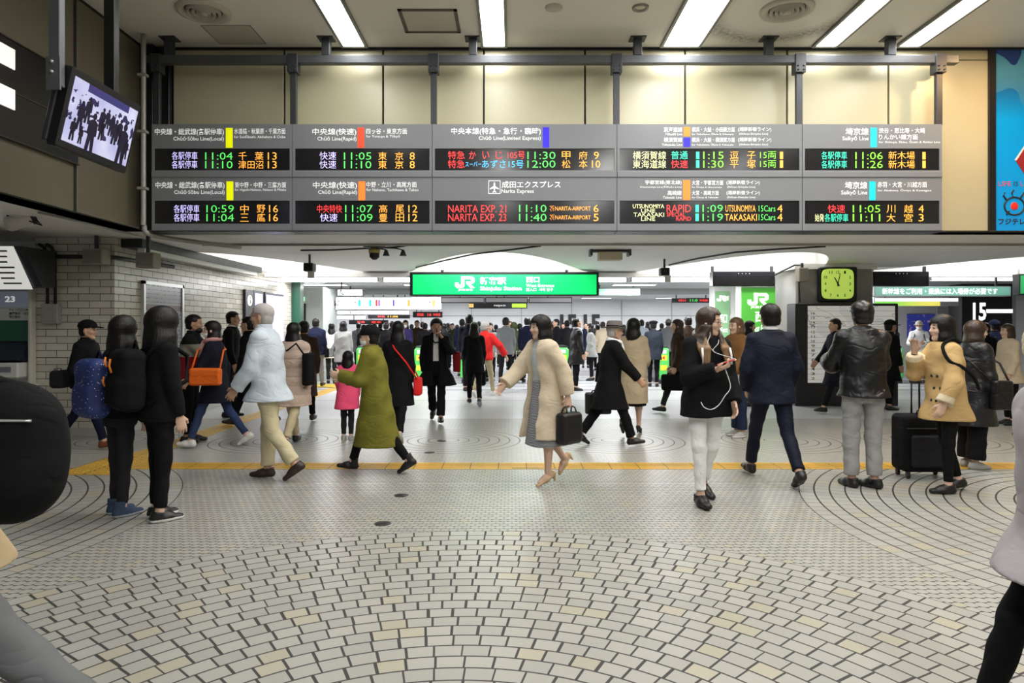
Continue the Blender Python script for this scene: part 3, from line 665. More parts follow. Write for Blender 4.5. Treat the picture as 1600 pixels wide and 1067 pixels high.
# hanging light fitting / emergency device
r = empty('hanging_sensor', W(585, 372, 10.4), 'cluster of small black fittings with a yellow ring hanging under the soffit', 'sensor')
c = W(585, 380, 10.4)
MB().lathe([(0.001, 0.0), (0.16, -0.005), (0.17, -0.03), (0.05, -0.05)], (c.x, 10.4, ZS)).build('base_plate', m_dark, r)
MB().lathe([(0.05, 0.0), (0.085, -0.01), (0.085, -0.07), (0.07, -0.07)], (c.x, 10.4, ZS - 0.05)).build('yellow_ring', mat('dull_yellow', (0.50, 0.42, 0.12), 0.5), r)
MB().lathe([(0.075, 0.0), (0.075, -0.06), (0.03, -0.10), (0.001, -0.10)], (c.x, 10.4, ZS - 0.12)).build('sensor_head', m_black, r)
for dx in (0.16, 0.42):
    MB().lathe([(0.02, 0.04), (0.055, -0.05), (0.001, -0.045)], (c.x + dx, 10.5, ZS - 0.10), 14).tube([(c.x + dx, 10.5, ZS - 0.06), (c.x + dx - 0.1, 10.45, ZS - 0.04), (c.x, 10.42, ZS - 0.03)], 0.01, 6).build('spot_cone', m_dark, r)
r, a, b = soffit_box('projector_box', 936, 973, 393, 406, 10.9, 0.25, mat('yellowed_plastic', (0.55, 0.50, 0.36), 0.5), 'yellowed plastic unit hung under the soffit right of the middle cove', 'ceiling unit')
mb = MB().box((a.x - 0.13, 10.95, b.z), (b.x + 0.13, 11.1, b.z + 0.05)).box((a.x - 0.14, 10.9, b.z - 0.06), (a.x - 0.10, 11.15, b.z + 0.12)).box((b.x + 0.10, 10.9, b.z - 0.06), (b.x + 0.14, 11.15, b.z + 0.12))
mb.build('bracket', m_dark, r)
def camera_cube(px, py, Y, label):
    c = W(px, py, Y)
    r = empty('security_camera', (c.x, Y, c.z), label, 'security camera')
    MB().box((c.x - 0.08, Y, c.z - 0.07), (c.x + 0.08, Y + 0.22, c.z + 0.07), 0, 0.012).build('housing', m_black, r)
    MB().tube([(c.x, Y + 0.1, c.z + 0.06), (c.x, Y + 0.1, max(ZS, c.z + 0.1))], 0.02, 8).build('ceiling_mount', m_dark, r)
    MB().lathe([(0.05, -0.02), (0.05, 0), ], (c.x, Y, c.z), 14, axis='y').lathe([(0.045, -0.012), (0.001, -0.012)], (c.x, Y, c.z), 14, axis='y').build('lens', m_glassblk, r)
    MB().box((c.x - 0.01, Y + 0.02, c.z - 0.19), (c.x + 0.10, Y + 0.05, c.z - 0.07)).build('bracket_plate', m_white, r)
camera_cube(481, 417, 11.6, 'small black security camera under the left light cove')
camera_cube(1040, 424, 12.4, 'small black security camera above the hanging black display board')
r = empty('security_camera', W(30, 345, 7.6), 'white bullet security camera under the soffit at the left edge', 'security camera')
a, b = W(8, 352, 7.6), W(52, 338, 7.75)
MB().tube([a, a.lerp(b, 0.1), a.lerp(b, 0.9), b], [0.05, 0.085, 0.085, 0.07], 16).build('housing', mat('camera_white', (0.55, 0.54, 0.50), 0.4), r)
MB().tube([a.lerp(b, 0.88), b.lerp(a, -0.06)], 0.088, 16).build('black_hood', m_black, r)
q = a.lerp(b, 0.5)
MB().tube([q, (q.x, q.y, ZS)], 0.03, 10).lathe([(0.001, -0.03), (0.10, -0.02), (0.10, 0)], (q.x, q.y, ZS)).build('ceiling_mount', mat('camera_white', (0.55, 0.54, 0.50), 0.4), r)
MB().tube([a, (a.x + 0.05, a.y, a.z + 0.2), (q.x + 0.1, q.y, ZS - 0.05), (q.x + 0.25, q.y, ZS - 0.1), b], 0.01, 6).build('cable_loop', m_cable, r)

# ------------------------------------------------------------------ green station sign
YJ = 14.8
r = empty('station_sign', W(788, 462, YJ), 'long illuminated bright green station sign hanging in the middle', 'sign')
a, b = W(640, 462, YJ), W(936, 425, YJ)
MB().box((a.x, YJ, a.z), (b.x, YJ + 0.3, b.z), 0, 0.01).build('casing', m_black, r)
a2, b2 = W(645, 460, YJ), W(932, 429, YJ)
face = MB().box((a2.x, YJ - 0.012, a2.z), (b2.x, YJ + 0.001, b2.z)).build('sign_face', m_jr, r)
yj = YJ - 0.018
def jt(s, x0, x1, yc, h, bold=0.0): text(s, W(x0, 0, yj).x, W(x1, 0, yj).x, W(0, yc, yj).z, h * yj / F, yj, m_lit, face, bold=bold)
def jr_logo(px, py, sc, Y, m, parent, name='railway_logo'):
    """the two joined letters, drawn as thick strokes"""
    def q(u, v): return (W(px + u * sc, py + v * sc, Y).x, W(px + u * sc, py + v * sc, Y).z)
    mb = MB()
    for poly in ([(0, 9), (5, 9), (5, 12), (9, 12), (9, 0), (14, 0), (14, 14), (11, 17), (3, 17), (0, 14)],
                 [(9, 0), (26, 0), (29, 3), (29, 8), (26, 10.5), (22, 10.5), (29, 17), (23, 17), (16.5, 10.2), (16.5, 7), (24, 7), (24, 4), (9, 4)]):
        mb.prism([q(u, v) for u, v in poly], Y - 0.006, Y)
    return mb.build(name, m, parent)
jr_logo(711, 432, 1.06, yj, m_lit, face)
jt('JR東日本', 716, 739, 453, 4, 0.02); jt('新宿駅', 750, 791, 438.5, 12, 0.03); jt('Shinjuku Station', 750, 815, 451.5, 8, 0.02)
jt('西口', 822, 843, 437, 9, 0.03); jt('West Entrance', 822, 866, 446, 5, 0.01); jt('西入口  서쪽 입구', 822, 864, 452.5, 5, 0.01)
for px in (690, 886):
    x = W(px, 0, YJ).x; MB().box((x - 0.03, YJ + 0.1, b.z), (x + 0.03, YJ + 0.16, ZS)).build('hanger', m_dark, r)

# ------------------------------------------------------------------ low hall fittings
def strip_light(px0, px1, py, Y, label, group='strip lights under the far ceiling', z=None):
    a, b = W(px0, py, Y), W(px1, py, Y)
    zz = a.z if z is None else z
    r = empty('strip_light', ((a.x + b.x) / 2, Y, zz), label, 'strip light', group)
    MB().box((a.x, Y - 0.06, zz + 0.05), (b.x, Y + 0.06, zz + 0.09)).build('tray', m_white, r)
    MB().tube([(a.x + 0.03, Y, zz), (b.x - 0.03, Y, zz)], 0.055, 12).build('tube', m_lamp2, r)
    for x in (a.x + 0.02, b.x - 0.02): MB().box((x - 0.02, Y - 0.05, zz - 0.05), (x + 0.02, Y + 0.05, zz + 0.05)).build('end_cap', m_alu, r)
    MB().tube([((a.x + b.x) / 2, Y, zz + 0.09), ((a.x + b.x) / 2, Y, 2.72)], 0.012, 6).build('hanger', m_dark, r)
G1 = 'glaring strip lights behind the green station sign'
strip_light(408, 592, 437, 16.4, 'long glaring strip light left of the green station sign, outer one', None)
strip_light(598, 716, 437, 16.4, 'strip light running in behind the left end of the green station sign', None)
strip_light(864, 980, 437, 16.4, 'strip light coming out from behind the right end of the green station sign', None)
strip_light(985, 1112, 437, 16.4, 'long glaring strip light ending at the first black hanging board', None)
strip_light(1452, 1584, 435, 15.9, 'long glaring strip light above the pale green message sign', None)
k = 0
for Y in (19.0, 24.0, 27.5):
    for x in (-8.2, -5.2, -2.4, 0.6, 3.4, 6.4, 9.2):
        r = empty('far_ceiling_light', (x, Y, 2.7), 'flat rectangular light set in the far low ceiling', 'ceiling light', 'flat lights in the far low ceiling')
        MB().box((x - 0.62, Y - 0.16, 2.668), (x + 0.62, Y + 0.16, 2.70)).build('tray', m_alu, r)
        MB().box((x - 0.58, Y - 0.13, 2.66), (x + 0.58, Y + 0.13, 2.669)).build('diffuser', m_lamp2, r)
for i, (c, hw) in enumerate(lenses[1:5]):   # lamps hidden inside the coves
    r = empty('cove_light', (c, 13.9, 3.36), 'lamp set up inside a curved light cove', 'cove light', 'lamps inside the light coves')
    MB().box((c - hw * 0.55, 13.6, 3.36), (c + hw * 0.55, 13.75, 3.415)).build('tube', mat('cove_lamp', (1.0, 0.98, 0.94), 0.5, emit=14.0), r)
    MB().box((c - hw * 0.57, 13.58, 3.40), (c + hw * 0.57, 13.77, 3.419)).build('tray', m_alu, r)

def led_strip(px0, px1, py0, py1, Y, words, label, name='hanging_display', group=None):
    a, b = W(px0, py1, Y), W(px1, py0, Y)
    r = empty(name, ((a.x + b.x) / 2, Y, a.z), label, 'display', group)
    MB().box((a.x, Y, a.z), (b.x, Y + 0.14, b.z), 0, 0.01).build('casing', m_black, r)
    for s, u0, u1, c in words:
        text(s, W(u0, 0, Y).x, W(u1, 0, Y).x, (a.z + b.z) / 2, (b.z - a.z) * 0.5, Y - 0.004, LED[c], r, 'led_text', bold=0.02)
    for t in (0.12, 0.88):
        x = a.x + (b.x - a.x) * t; MB().box((x - 0.015, Y + 0.05, b.z), (x + 0.015, Y + 0.08, 2.72)).build('hanger', m_dark, r)
    return r
led_strip(645, 691, 487, 496, 22.5, [('回送', 652, 662, 'red'), ('16', 668, 674, 'red'), ('中央線', 677, 688, 'red')], 'small black display with red lettering below the grey hanging frames')
led_strip(1050, 1111, 465.5, 473, 22.5, [('お知らせ', 1060, 1072, 'red'), ('11:0', 1078, 1090, 'green'), ('中央線', 1093, 1106, 'red')], 'slim black display with red lettering on the pale far wall side')
led_strip(575, 640, 491.5, 497.5, 25, [('特急', 590, 602, 'red'), ('11:06', 606, 622, 'orange')], 'dim black display under the white line signs')
led_strip(545, 606, 500, 506.5, 25.4, [('快速', 558, 570, 'red'), ('東京', 580, 596, 'red')], 'lowest black display with red lettering, over the left crowd')
for px0, px1, lab in ((1114, 1211, 'switched-off black hanging board on the near side of the pillar'), (1365, 1452, 'switched-off black hanging board on the far side of the clock pillar')):
    a, b = W(px0, 447, 13.9), W(px1, 424, 13.9)
    r = empty('hanging_board', ((a.x + b.x) / 2, 13.9, a.z), lab, 'display board')
    MB().box((a.x, 13.9, a.z), (b.x, 14.15, b.z), 0, 0.01).build('casing', mat('board_black', (0.012, 0.012, 0.018), 0.3), r)
    MB().box((a.x + 0.02, 13.89, a.z + 0.02), (b.x - 0.02, 13.90, b.z - 0.09)).build('screen', m_glassblk, r)
    text('・・・・', (a.x + b.x) / 2 - 0.12, (a.x + b.x) / 2 + 0.12, b.z - 0.045, 0.02, 13.894, m_txt, r)
    MB().box((a.x, 14.0, b.z), (a.x + 0.05, 14.05, ZS)).box((b.x - 0.05, 14.0, b.z), (b.x, 14.05, ZS)).build('hanger', m_dark, r)

# clock
YC = PY0 - 0.10
c = W(1309.5, 444.5, YC)
r = empty('wall_clock', (c.x, YC, c.z), 'square yellow-green lit clock in a black frame on the pillar', 'clock')
MB().box((c.x - 0.37, YC, c.z - 0.34), (c.x + 0.38, PY0, c.z + 0.345), 0, 0.02).build('case', m_black, r)
fc = MB()
n = 40
sup = [(c.x - 0.012 + 0.315 * abs(math.cos(t)) ** 0.35 * (1 if math.cos(t) > 0 else -1), c.z + 0.012 + 0.295 * abs(math.sin(t)) ** 0.35 * (1 if math.sin(t) > 0 else -1)) for t in [2 * math.pi * k / n for k in range(n)]]
fc.prism(sup, YC - 0.012, YC)
face = fc.build('dial', mat('clock_dial', (0.55, 0.78, 0.12), 0.4, emit=0.55), r)
cx, cz = c.x - 0.012, c.z + 0.012
for k in range(1, 13):
    t = math.radians(90 - 30 * k); q = 1 / max(abs(math.cos(t)), abs(math.sin(t))); q = min(q, 1.22)
    x, z = cx + 0.235 * math.cos(t) * q * 1.02, cz + 0.225 * math.sin(t) * q
    text(str(k), x - (0.032 if k > 9 else 0.018), x + (0.032 if k > 9 else 0.018), z, 0.055, YC - 0.016, m_txtb, face, 'numeral', bold=0.02)
def hand(ang, ln, w, name):
    t = math.radians(90 - ang); d = Vector((math.cos(t), 0, math.sin(t))); s_ = Vector((-d.z, 0, d.x))
    o = Vector((cx, YC - 0.022, cz)); mb = MB()
    pts = [o - d * 0.05 + s_ * w, o - d * 0.05 - s_ * w, o + d * ln - s_ * w * 0.6, o + d * ln + s_ * w * 0.6]
    mb.prism([(p.x, p.z) for p in pts], YC - 0.026, YC - 0.020); return mb.build(name, m_black, r)
hand(331, 0.15, 0.014, 'hour_hand'); hand(12, 0.21, 0.010, 'minute_hand')
MB().lathe([(0.001, -0.03), (0.018, -0.028), (0.018, -0.012)], (cx, YC, cz), 12, axis='y').build('hub', m_black, r)
r, a, b = soffit_box('wall_speaker', 1249, 1264, 418, 440, 13.2, 0.2, m_spk, 'dark box loudspeaker on the pillar beside the clock', 'loudspeaker')
tag(MB().tube([(5.50, 13.32, 2.70), (5.48, 13.9, 2.63), (5.51, 14.5, 2.56)], 0.018, 8).tube([(5.50, 13.32, 2.71), (5.70, 13.355, 2.70), (5.64, 13.36, 2.60), (5.64, 13.42, 2.4), (5.66, 13.42, 1.99)], 0.012, 8).build('cable', m_cable), 'black cables draped over the pillar corner', 'cable')

# map kiosk in front of the pillar
YK = 12.95
a, b = W(1243, 634, YK), W(1404, 474, YK)
r = empty('map_board', ((a.x + b.x) / 2, YK, 0), 'black-framed station map board standing in front of the pillar', 'map board')
MB().box((a.x, YK, 0), (b.x, YK + 0.42, b.z), 0, 0.015).build('cabinet', mat('kiosk_black', (0.015, 0.015, 0.022), 0.35), r)
def map_mat():
    g = G('map_print'); p, x, y, z = g.pos()
    n = g.noise(p, 2.4, 2.0); v = g.M('FRACT', g.M('MULTIPLY', n, 7.0))
    ln = g.M('LESS_THAN', v, 0.06)
    rows = g.M('LESS_THAN', g.M('FRACT', g.M('MULTIPLY', z, 10.0)), 0.10)
    left = g.M('LESS_THAN', x, 6.35)
    d = g.M('MAXIMUM', g.M('MULTIPLY', ln, g.M('GREATER_THAN', z, 1.5)), g.M('MULTIPLY', rows, 0.6))
    c = g.mix(d, c4((0.78, 0.78, 0.74)), c4((0.25, 0.25, 0.25)))
    c = g.mix(g.M('MULTIPLY', g.M('GREATER_THAN', n, 0.6), 0.35), c, c4((0.45, 0.46, 0.46)))
    g.base(c); g.t.links.new(c.node.outputs[2], g.b.inputs['Emission Color']); g.set(Emission_Strength=0.30, Roughness=0.3); return g.m
a2, b2 = W(1262, 598, YK), W(1398, 478, YK)
mp = MB().box((a2.x, YK - 0.012, a2.z), (b2.x, YK + 0.001, b2.z)).build('map_sheet', map_mat(), r)
for i in range(15):
    z = b2.z - 0.14 - i * 0.088
    text(('16', '15', '14', '13', '12', '11', '10', '9', '8', '7', '6', '5', '4', '3', '2')[i], a2.x + 0.06, a2.x + 0.13, z, 0.05, YK - 0.016, m_txtb, mp, 'numeral', bold=0.01)

# JR column behind the suited man
YQ = 16.0
r = empty('green_column_sign', W(1184, 560, YQ), 'tall green column sign behind the suited man', 'sign')
a, b = W(1158, 620, YQ), W(1214, 450, YQ)
MB().box((a.x, YQ, 0), (b.x + 0.05, YQ + 0.4, 2.7), 0, 0.01).build('column', m_white, r)
fc = MB().box((a.x, YQ - 0.015, 1.0), (b.x, YQ + 0.001, b.z)).build('sign_face', mat('green_sign', (0.10, 0.50, 0.06), 0.4, emit=0.35), r)
jr_logo(1168, 458, 1.13, YQ - 0.02, m_lit, fc)
yq = YQ - 0.02
text('JR東日本', W(1173, 0, yq).x, W(1200, 0, yq).x, W(0, 480, yq).z, 0.07, yq, m_lit, fc, bold=0.02)
text('西口', W(1180, 0, yq).x, W(1210, 0, yq).x, W(0, 495, yq).z, 0.24, yq, m_lit, fc, bold=0.02)
text('West Entrance', W(1172, 0, yq).x, W(1212, 0, yq).x, W(0, 513, yq).z, 0.15, yq, m_lit, fc, bold=0.01)
YQ2 = 17.2
r = empty('green_column_sign', W(1129, 560, YQ2), 'narrow pale green sign on the lit column behind the girl with glasses', 'sign')
a, b = W(1117, 530, YQ2), W(1140, 455, YQ2)
MB().box((a.x - 0.03, YQ2, 0), (b.x + 0.32, YQ2 + 0.4, 2.7), 0, 0.01).build('column', m_white, r)
fc = MB().box((a.x, YQ2 - 0.015, 0.95), (b.x, YQ2 + 0.001, b.z)).build('sign_face', mat('pale_green_sign', (0.22, 0.42, 0.22), 0.4, emit=0.25), r)
jr_logo(1120, 462, 0.5, YQ2 - 0.02, m_lit, fc)
yq = YQ2 - 0.02
text('新宿駅', W(1129, 0, yq).x, W(1139, 0, yq).x, W(0, 466, yq).z, 0.12, yq, m_lit, fc)
text('西口', W(1123, 0, yq).x, W(1136, 0, yq).x, W(0, 498, yq).z, 0.22, yq, m_lit, fc, bold=0.02)
text('West', W(1121, 0, yq).x, W(1137, 0, yq).x, W(0, 515, yq).z, 0.13, yq, m_lit, fc)

# right part: message sign, coloured strip, dark column 15, blue poster, shutter
Y = 15.6
r = empty('message_sign', W(1470, 462, Y), 'long pale green message sign with white lettering right of the clock', 'sign')
a, b = W(1366, 463, Y), W(1580, 447, Y)
MB().box((a.x, Y, a.z), (b.x, Y + 0.2, b.z), 0, 0.01).build('casing', m_alu, r)
fc = MB().box((a.x + 0.02, Y - 0.01, a.z + 0.02), (b.x - 0.02, Y + 0.001, b.z - 0.02)).build('sign_face', mat('sea_green_sign', (0.14, 0.34, 0.28), 0.4, emit=0.35), r)
text('新幹線をご利用・乗換には入場券が必要です', W(1378, 0, Y).x, W(1558, 0, Y).x, (a.z + b.z) / 2, 0.14, Y - 0.014, m_lit, fc, bold=0.01)
MB().box((a.x + 0.2, Y + 0.08, b.z), (a.x + 0.24, Y + 0.12, 2.72)).box((b.x - 0.3, Y + 0.08, b.z), (b.x - 0.26, Y + 0.12, 2.72)).build('hanger', m_dark, r)
Y = 18.2
r = empty('coloured_sign', W(1430, 478, Y), 'white hanging sign with a green to yellow lower edge', 'sign')
a, b = W(1366, 478, Y), W(1498, 465, Y)
MB().box((a.x, Y, a.z), (b.x, Y + 0.15, b.z), 0, 0.01).build('casing', m_alu, r)
MB().box((a.x + 0.02, Y - 0.01, a.z + 0.12), (b.x - 0.02, Y + 0.001, b.z - 0.01)).build('white_band', m_lit, r)
g = G('green_yellow_band'); p, x, y, z = g.pos()
c = g.mix(g.M('MULTIPLY', g.M('SUBTRACT', x, a.x + 0.5), 1.2, clamp=True), c4((0.25, 0.8, 0.1)), c4((0.95, 0.85, 0.15)))
g.base(c); g.t.links.new(c.node.outputs[2], g.b.inputs['Emission Color']); g.set(Emission_Strength=0.7)
MB().box((a.x + 0.02, Y - 0.01, a.z), (b.x - 0.5, Y + 0.001, a.z + 0.115)).build('coloured_band', g.m, r)
MB().box((a.x + 0.3, Y + 0.05, b.z), (a.x + 0.34, Y + 0.09, 2.71)).build('hanger', m_dark, r)
Y = 19.0
a, b = W(1503, 560, Y), W(1582, 463, Y)
r = empty('platform_column', ((a.x + b.x) / 2, Y, 0), 'black clad column with a large white lit 15', 'column sign')
MB().box((a.x, Y, 0), (b.x, Y + 0.6, 2.7), 0, 0.01).build('cladding', m_black, r)
text('15', W(1520, 0, Y).x, W(1541, 0, Y).x, W(0, 487, Y).z, 0.5, Y - 0.004, m_lit, r, 'numeral', bold=0.03)
MB().box((W(1541, 0, Y).x, Y - 0.012, W(0, 489, Y).z), (b.x, Y, W(0, 483, Y).z)).build('lit_band', m_lit, r)
Y = 21.0
a, b = W(1370, 600, Y), W(1500, 478, Y)
struct('wall_office', MB().box((a.x, Y, 0), (W(1660, 0, Y).x, Y + 0.3, 2.7)), mat('office_wall', (0.62, 0.61, 0.62), 0.5))
r = empty('wall_poster', W(1438, 540, Y), 'deep blue poster on the pale wall behind the masked man', 'poster')
a, b = W(1417, 530, Y), W(1460, 491, Y)
g = G('blue_starry_print'); p, x, y, z = g.pos()
c = g.mix(g.M('GREATER_THAN', g.noise(p, 7.0, 5.0), 0.62), c4((0.03, 0.04, 0.26)), c4((0.25, 0.18, 0.40)))
g.base(c); g.t.links.new(c.node.outputs[2], g.b.inputs['Emission Color']); g.set(Emission_Strength=0.4)
MB().box((a.x, Y - 0.02, a.z), (b.x, Y - 0.001, b.z)).build('print', g.m, r)
MB().box((a.x - 0.02, Y - 0.025, a.z - 0.02), (b.x + 0.02, Y - 0.002, a.z)).box((a.x - 0.02, Y - 0.025, b.z), (b.x + 0.02, Y - 0.002, b.z + 0.02)).build('frame', m_alu, r)
a, b = W(1463, 590, Y), W(1504, 474, Y)
mb = MB()
for i in range(24):
    z0 = 0.02 + i * 0.098; mb.box((a.x, Y - 0.05, z0), (b.x, Y - 0.02, z0 + 0.075), 0, 0.01)
mb.box((a.x, Y - 0.03, 0), (b.x, Y - 0.001, 2.38))
tag(mb.build('roller_shutter', mat('shutter_grey', (0.45, 0.45, 0.46), 0.4)), 'closed grey slatted roller shutter beside the black column', 'shutter')
Y = 14.6
r = empty('exit_sign', W(1596, 461, Y), 'dark green box sign at the right edge under the soffit', 'sign')
a, b = W(1592, 461, Y), W(1650, 428, Y)
MB().box((a.x, Y, a.z), (b.x, Y + 0.2, b.z), 0, 0.01).build('casing', m_black, r)
MB().box((a.x + 0.03, Y - 0.01, a.z + 0.03), (b.x - 0.03, Y + 0.001, b.z - 0.03)).build('sign_face', mat('deep_green_sign', (0.02, 0.22, 0.07), 0.4, emit=0.3), r)
MB().box((a.x + 0.05, Y + 0.08, b.z), (a.x + 0.08, Y + 0.11, ZS)).build('hanger', m_alu, r)
struct('wall_right_low', MB().box((15.5, YW, 0), (15.8, 31, 2.745)), m_white)

# far wall: big numbers, green band, hanging frames, white line signs
for px, lab in ((875, 'large black 15 on the pale far wall, nearer the green station sign'), (912, 'large black 15 on the pale far wall, nearer the man in the felt hat')):
    x = W(px, 0, 29.9).x; r = empty('wall_number_sign', (x, 29.95, 1.4), lab, 'wall number')
    text('15', x, x + 0.74, W(0, 505, 29.9).z, 0.78, 29.93, m_txtb, r, 'numeral', bold=0.035)
Y = 18.5
for i, (p0, p1) in enumerate(((689, 757), (758, 825), (826, 894))):
    a, b = W(p0, 473.5, Y), W(p1, 464, Y)
    r = empty('hanging_sign', ((a.x + b.x) / 2, Y, a.z), ('empty grey hanging sign frame, first below the green sign', 'empty grey hanging sign frame in the middle of the three', 'empty grey hanging sign frame nearest the far 15s')[i], 'sign frame', 'grey frames under the green sign')
    MB().box((a.x, Y, a.z), (b.x, Y + 0.05, b.z)).build('frame', m_black, r)
    MB().box((a.x + 0.025, Y - 0.006, a.z + 0.025), (b.x - 0.025, Y + 0.001, b.z - 0.025)).build('panel', mat('frame_grey', (0.38, 0.38, 0.40), 0.4), r)
    MB().box((a.x + 0.5, Y + 0.01, b.z), (a.x + 0.53, Y + 0.04, 2.71)).build('hanger', m_dark, r)
Y = 20.5
a, b = W(733, 482, Y), W(824, 473.5, Y)
r = empty('advert_strip', ((a.x + b.x) / 2, Y, a.z), 'black hanging strip with a lime green patch under the grey frames', 'sign')
MB().box((a.x, Y, a.z), (b.x, Y + 0.1, b.z)).build('casing', m_black, r)
MB().box((W(800, 0, Y).x, Y - 0.01, a.z + 0.03), (W(822, 0, Y).x, Y, b.z - 0.02)).build('lime_patch', mat('lime_lit', (0.35, 0.8, 0.02), 0.4, emit=0.6), r)
MB().box((W(733, 0, Y).x, Y - 0.01, a.z + 0.03), (W(740, 0, Y).x, Y, b.z - 0.02)).build('amber_patch', mat('amber_lit', (0.75, 0.45, 0.12), 0.4, emit=0.4), r)
text('respect', W(772, 0, Y).x, W(790, 0, Y).x, (a.z + b.z) / 2, 0.07, Y - 0.004, m_txt, r)
MB().box((a.x + 0.8, Y + 0.03, b.z), (a.x + 0.84, Y + 0.07, 2.71)).build('hanger', m_dark, r)

def line_sign(p0, p1, y0, y1, Y, label, marks, words=()):
    a, b = W(p0, y1, Y), W(p1, y0, Y)
    r = empty('line_sign', ((a.x + b.x) / 2, Y, a.z), label, 'sign')
    MB().box((a.x, Y, a.z), (b.x, Y + 0.18, b.z), 0, 0.01).build('casing', m_alu, r)
    fc = MB().box((a.x + 0.02, Y - 0.01, a.z + 0.02), (b.x - 0.02, Y + 0.001, b.z - 0.02)).build('sign_face', m_lit, r)
    for px, w, c in marks:
        MB().box((W(px, 0, Y).x, Y - 0.016, a.z + 0.10), (W(px + w, 0, Y).x, Y - 0.008, b.z - 0.08)).build('colour_bar', bar_mat(c, BARC[c]), fc)
    for s, u0, u1, yc, h in words:
        text(s, W(u0, 0, Y).x, W(u1, 0, Y).x, W(0, yc, Y).z, h * Y / F, Y - 0.014, m_txtb, fc)
    MB().box((a.x + 0.4, Y + 0.06, b.z), (a.x + 0.44, Y + 0.1, 2.72)).box((b.x - 0.44, Y + 0.06, b.z), (b.x - 0.4, Y + 0.1, 2.72)).build('hanger', m_dark, r)
BARC = {'teal': (0.01, 0.50, 0.55), 'orange': (1.0, 0.23, 0.03), 'violet': (0.25, 0.12, 0.45), 'redd': (0.8, 0.05, 0.05), 'navy': (0.05, 0.06, 0.35), 'sand': (0.85, 0.75, 0.45), 'sky': (0.3, 0.6, 0.9), 'lime': (0.4, 0.8, 0.1)}
line_sign(524, 690, 464, 484, 20.0, 'widest white hanging sign with coloured line bars and black arrows', [(560, 4, 'teal'), (577, 3.5, 'teal'), (587, 3, 'redd'), (591, 3, 'violet'), (614, 2.5, 'navy'), (637, 4, 'orange'), (676, 4, 'orange')],
          [('↙', 522.5, 531, 473, 9), ('↑', 551, 557, 472, 8), ('山手線', 566, 576, 472, 4), ('↑', 668, 673, 472, 8), ('中央線', 645, 660, 472, 4)])
line_sign(500, 640, 484.5, 492, 23.0, 'second white line sign hanging under the widest one', [(524, 2, 'sky'), (541, 2, 'sky'), (600, 2, 'orange'), (606, 2, 'lime'), (579, 2, 'sand')], [('↑', 514, 519, 488, 5), ('↑', 545, 549, 488, 5), ('小田急線', 556, 566, 488, 3)])
line_sign(498, 572, 492.5, 499.5, 26.0, 'third white line sign lowest over the left crowd', [(510, 2, 'redd'), (528, 2, 'orange'), (540, 4, 'sand')], [('京王線', 544, 556, 496, 3)])
Y = 17.6
a, b = W(526, 463, Y), W(568, 452, Y)
r = empty('small_arrow_sign', ((a.x + b.x) / 2, Y, a.z), 'small white hanging sign with a black wheelchair symbol above the line signs', 'sign')
MB().box((a.x, Y, a.z), (b.x, Y + 0.1, b.z)).build('casing', m_black, r)
fc = MB().box((a.x + 0.03, Y - 0.01, a.z + 0.02), (b.x - 0.03, Y + 0.001, b.z - 0.01)).build('sign_face', m_lit, r)
sx, sz = W(533, 0, Y).x, (a.z + b.z) / 2
MB().lathe([(0.022, -0.02), (0.001, -0.022)], (sx, Y, sz + 0.055), 10, axis='y').tube([(sx, Y - 0.014, sz + 0.03), (sx, Y - 0.014, sz - 0.02), (sx + 0.05, Y - 0.014, sz - 0.02), (sx + 0.07, Y - 0.014, sz - 0.06)], 0.012, 6).tube([(sx + 0.05 * math.cos(t), Y - 0.014, sz - 0.03 + 0.045 * math.sin(t)) for t in [math.radians(120 + 20 * k) for k in range(13)]], 0.008, 6).build('wheelchair_symbol', m_txtb, fc)
MB().box((a.x + 0.1, Y + 0.03, b.z), (a.x + 0.13, Y + 0.06, 2.71)).build('hanger', m_dark, r)
Y = 19.5
a, b = W(936, 461, Y), W(1000, 451, Y)
r = empty('translucent_green_sign', ((a.x + b.x) / 2, Y, a.z), 'pale translucent green hanging panel just past the end of the green sign', 'sign')
MB().box((a.x - 0.6, Y, a.z), (b.x, Y + 0.06, b.z)).build('panel', mat('pale_green_glow', (0.35, 0.62, 0.47), 0.4, emit=0.35), r)
MB().box((a.x, Y + 0.01, b.z), (a.x + 0.03, Y + 0.04, 2.71)).box((b.x - 0.2, Y + 0.01, b.z), (b.x - 0.17, Y + 0.04, 2.71)).build('hanger', m_dark, r)

# ------------------------------------------------------------------ tiled wall fittings on the left
XW = -5.5
def on_side(px, py):            # point on the side wall plane x = XW
    Y = XW * F / (px - CX); return Y, EYE + (HOR - py) * Y / F
y0, zt = on_side(220, 438); y1, _ = on_side(283, 455); zb = 0.75
r = empty('wall_poster_frame', (XW + 0.03, (y0 + y1) / 2, zb), 'tall aluminium-framed timetable poster on the tiled wall', 'poster')
mb = MB()
for a, b, c, d in ((y0, y0 + 0.05, zb, zt), (y1 - 0.05, y1, zb, zt), (y0, y1, zb, zb + 0.05), (y0, y1, zt - 0.05, zt)): mb.box((XW + 0.001, a, c), (XW + 0.05, b, d))
mb.build('frame', mat('bright_aluminium', (0.72, 0.72, 0.72), 0.3, 0.5), r)
g = G('timetable_print'); p, x, y, z = g.pos()
rows = g.M('MULTIPLY', g.M('LESS_THAN', g.M('FRACT', g.M('MULTIPLY', z, 16.0)), 0.25), g.M('GREATER_THAN', g.noise(p, 26.0, 1.0), 0.48))
head = g.M('LESS_THAN', g.M('ABSOLUTE', g.M('SUBTRACT', z, 1.80)), 0.045)
c = g.mix(rows, c4((0.42, 0.42, 0.47)), c4((0.16, 0.15, 0.17))); c = g.mix(head, c, c4((0.20, 0.12, 0.11)))
g.base(c); g.set(Roughness=0.2)
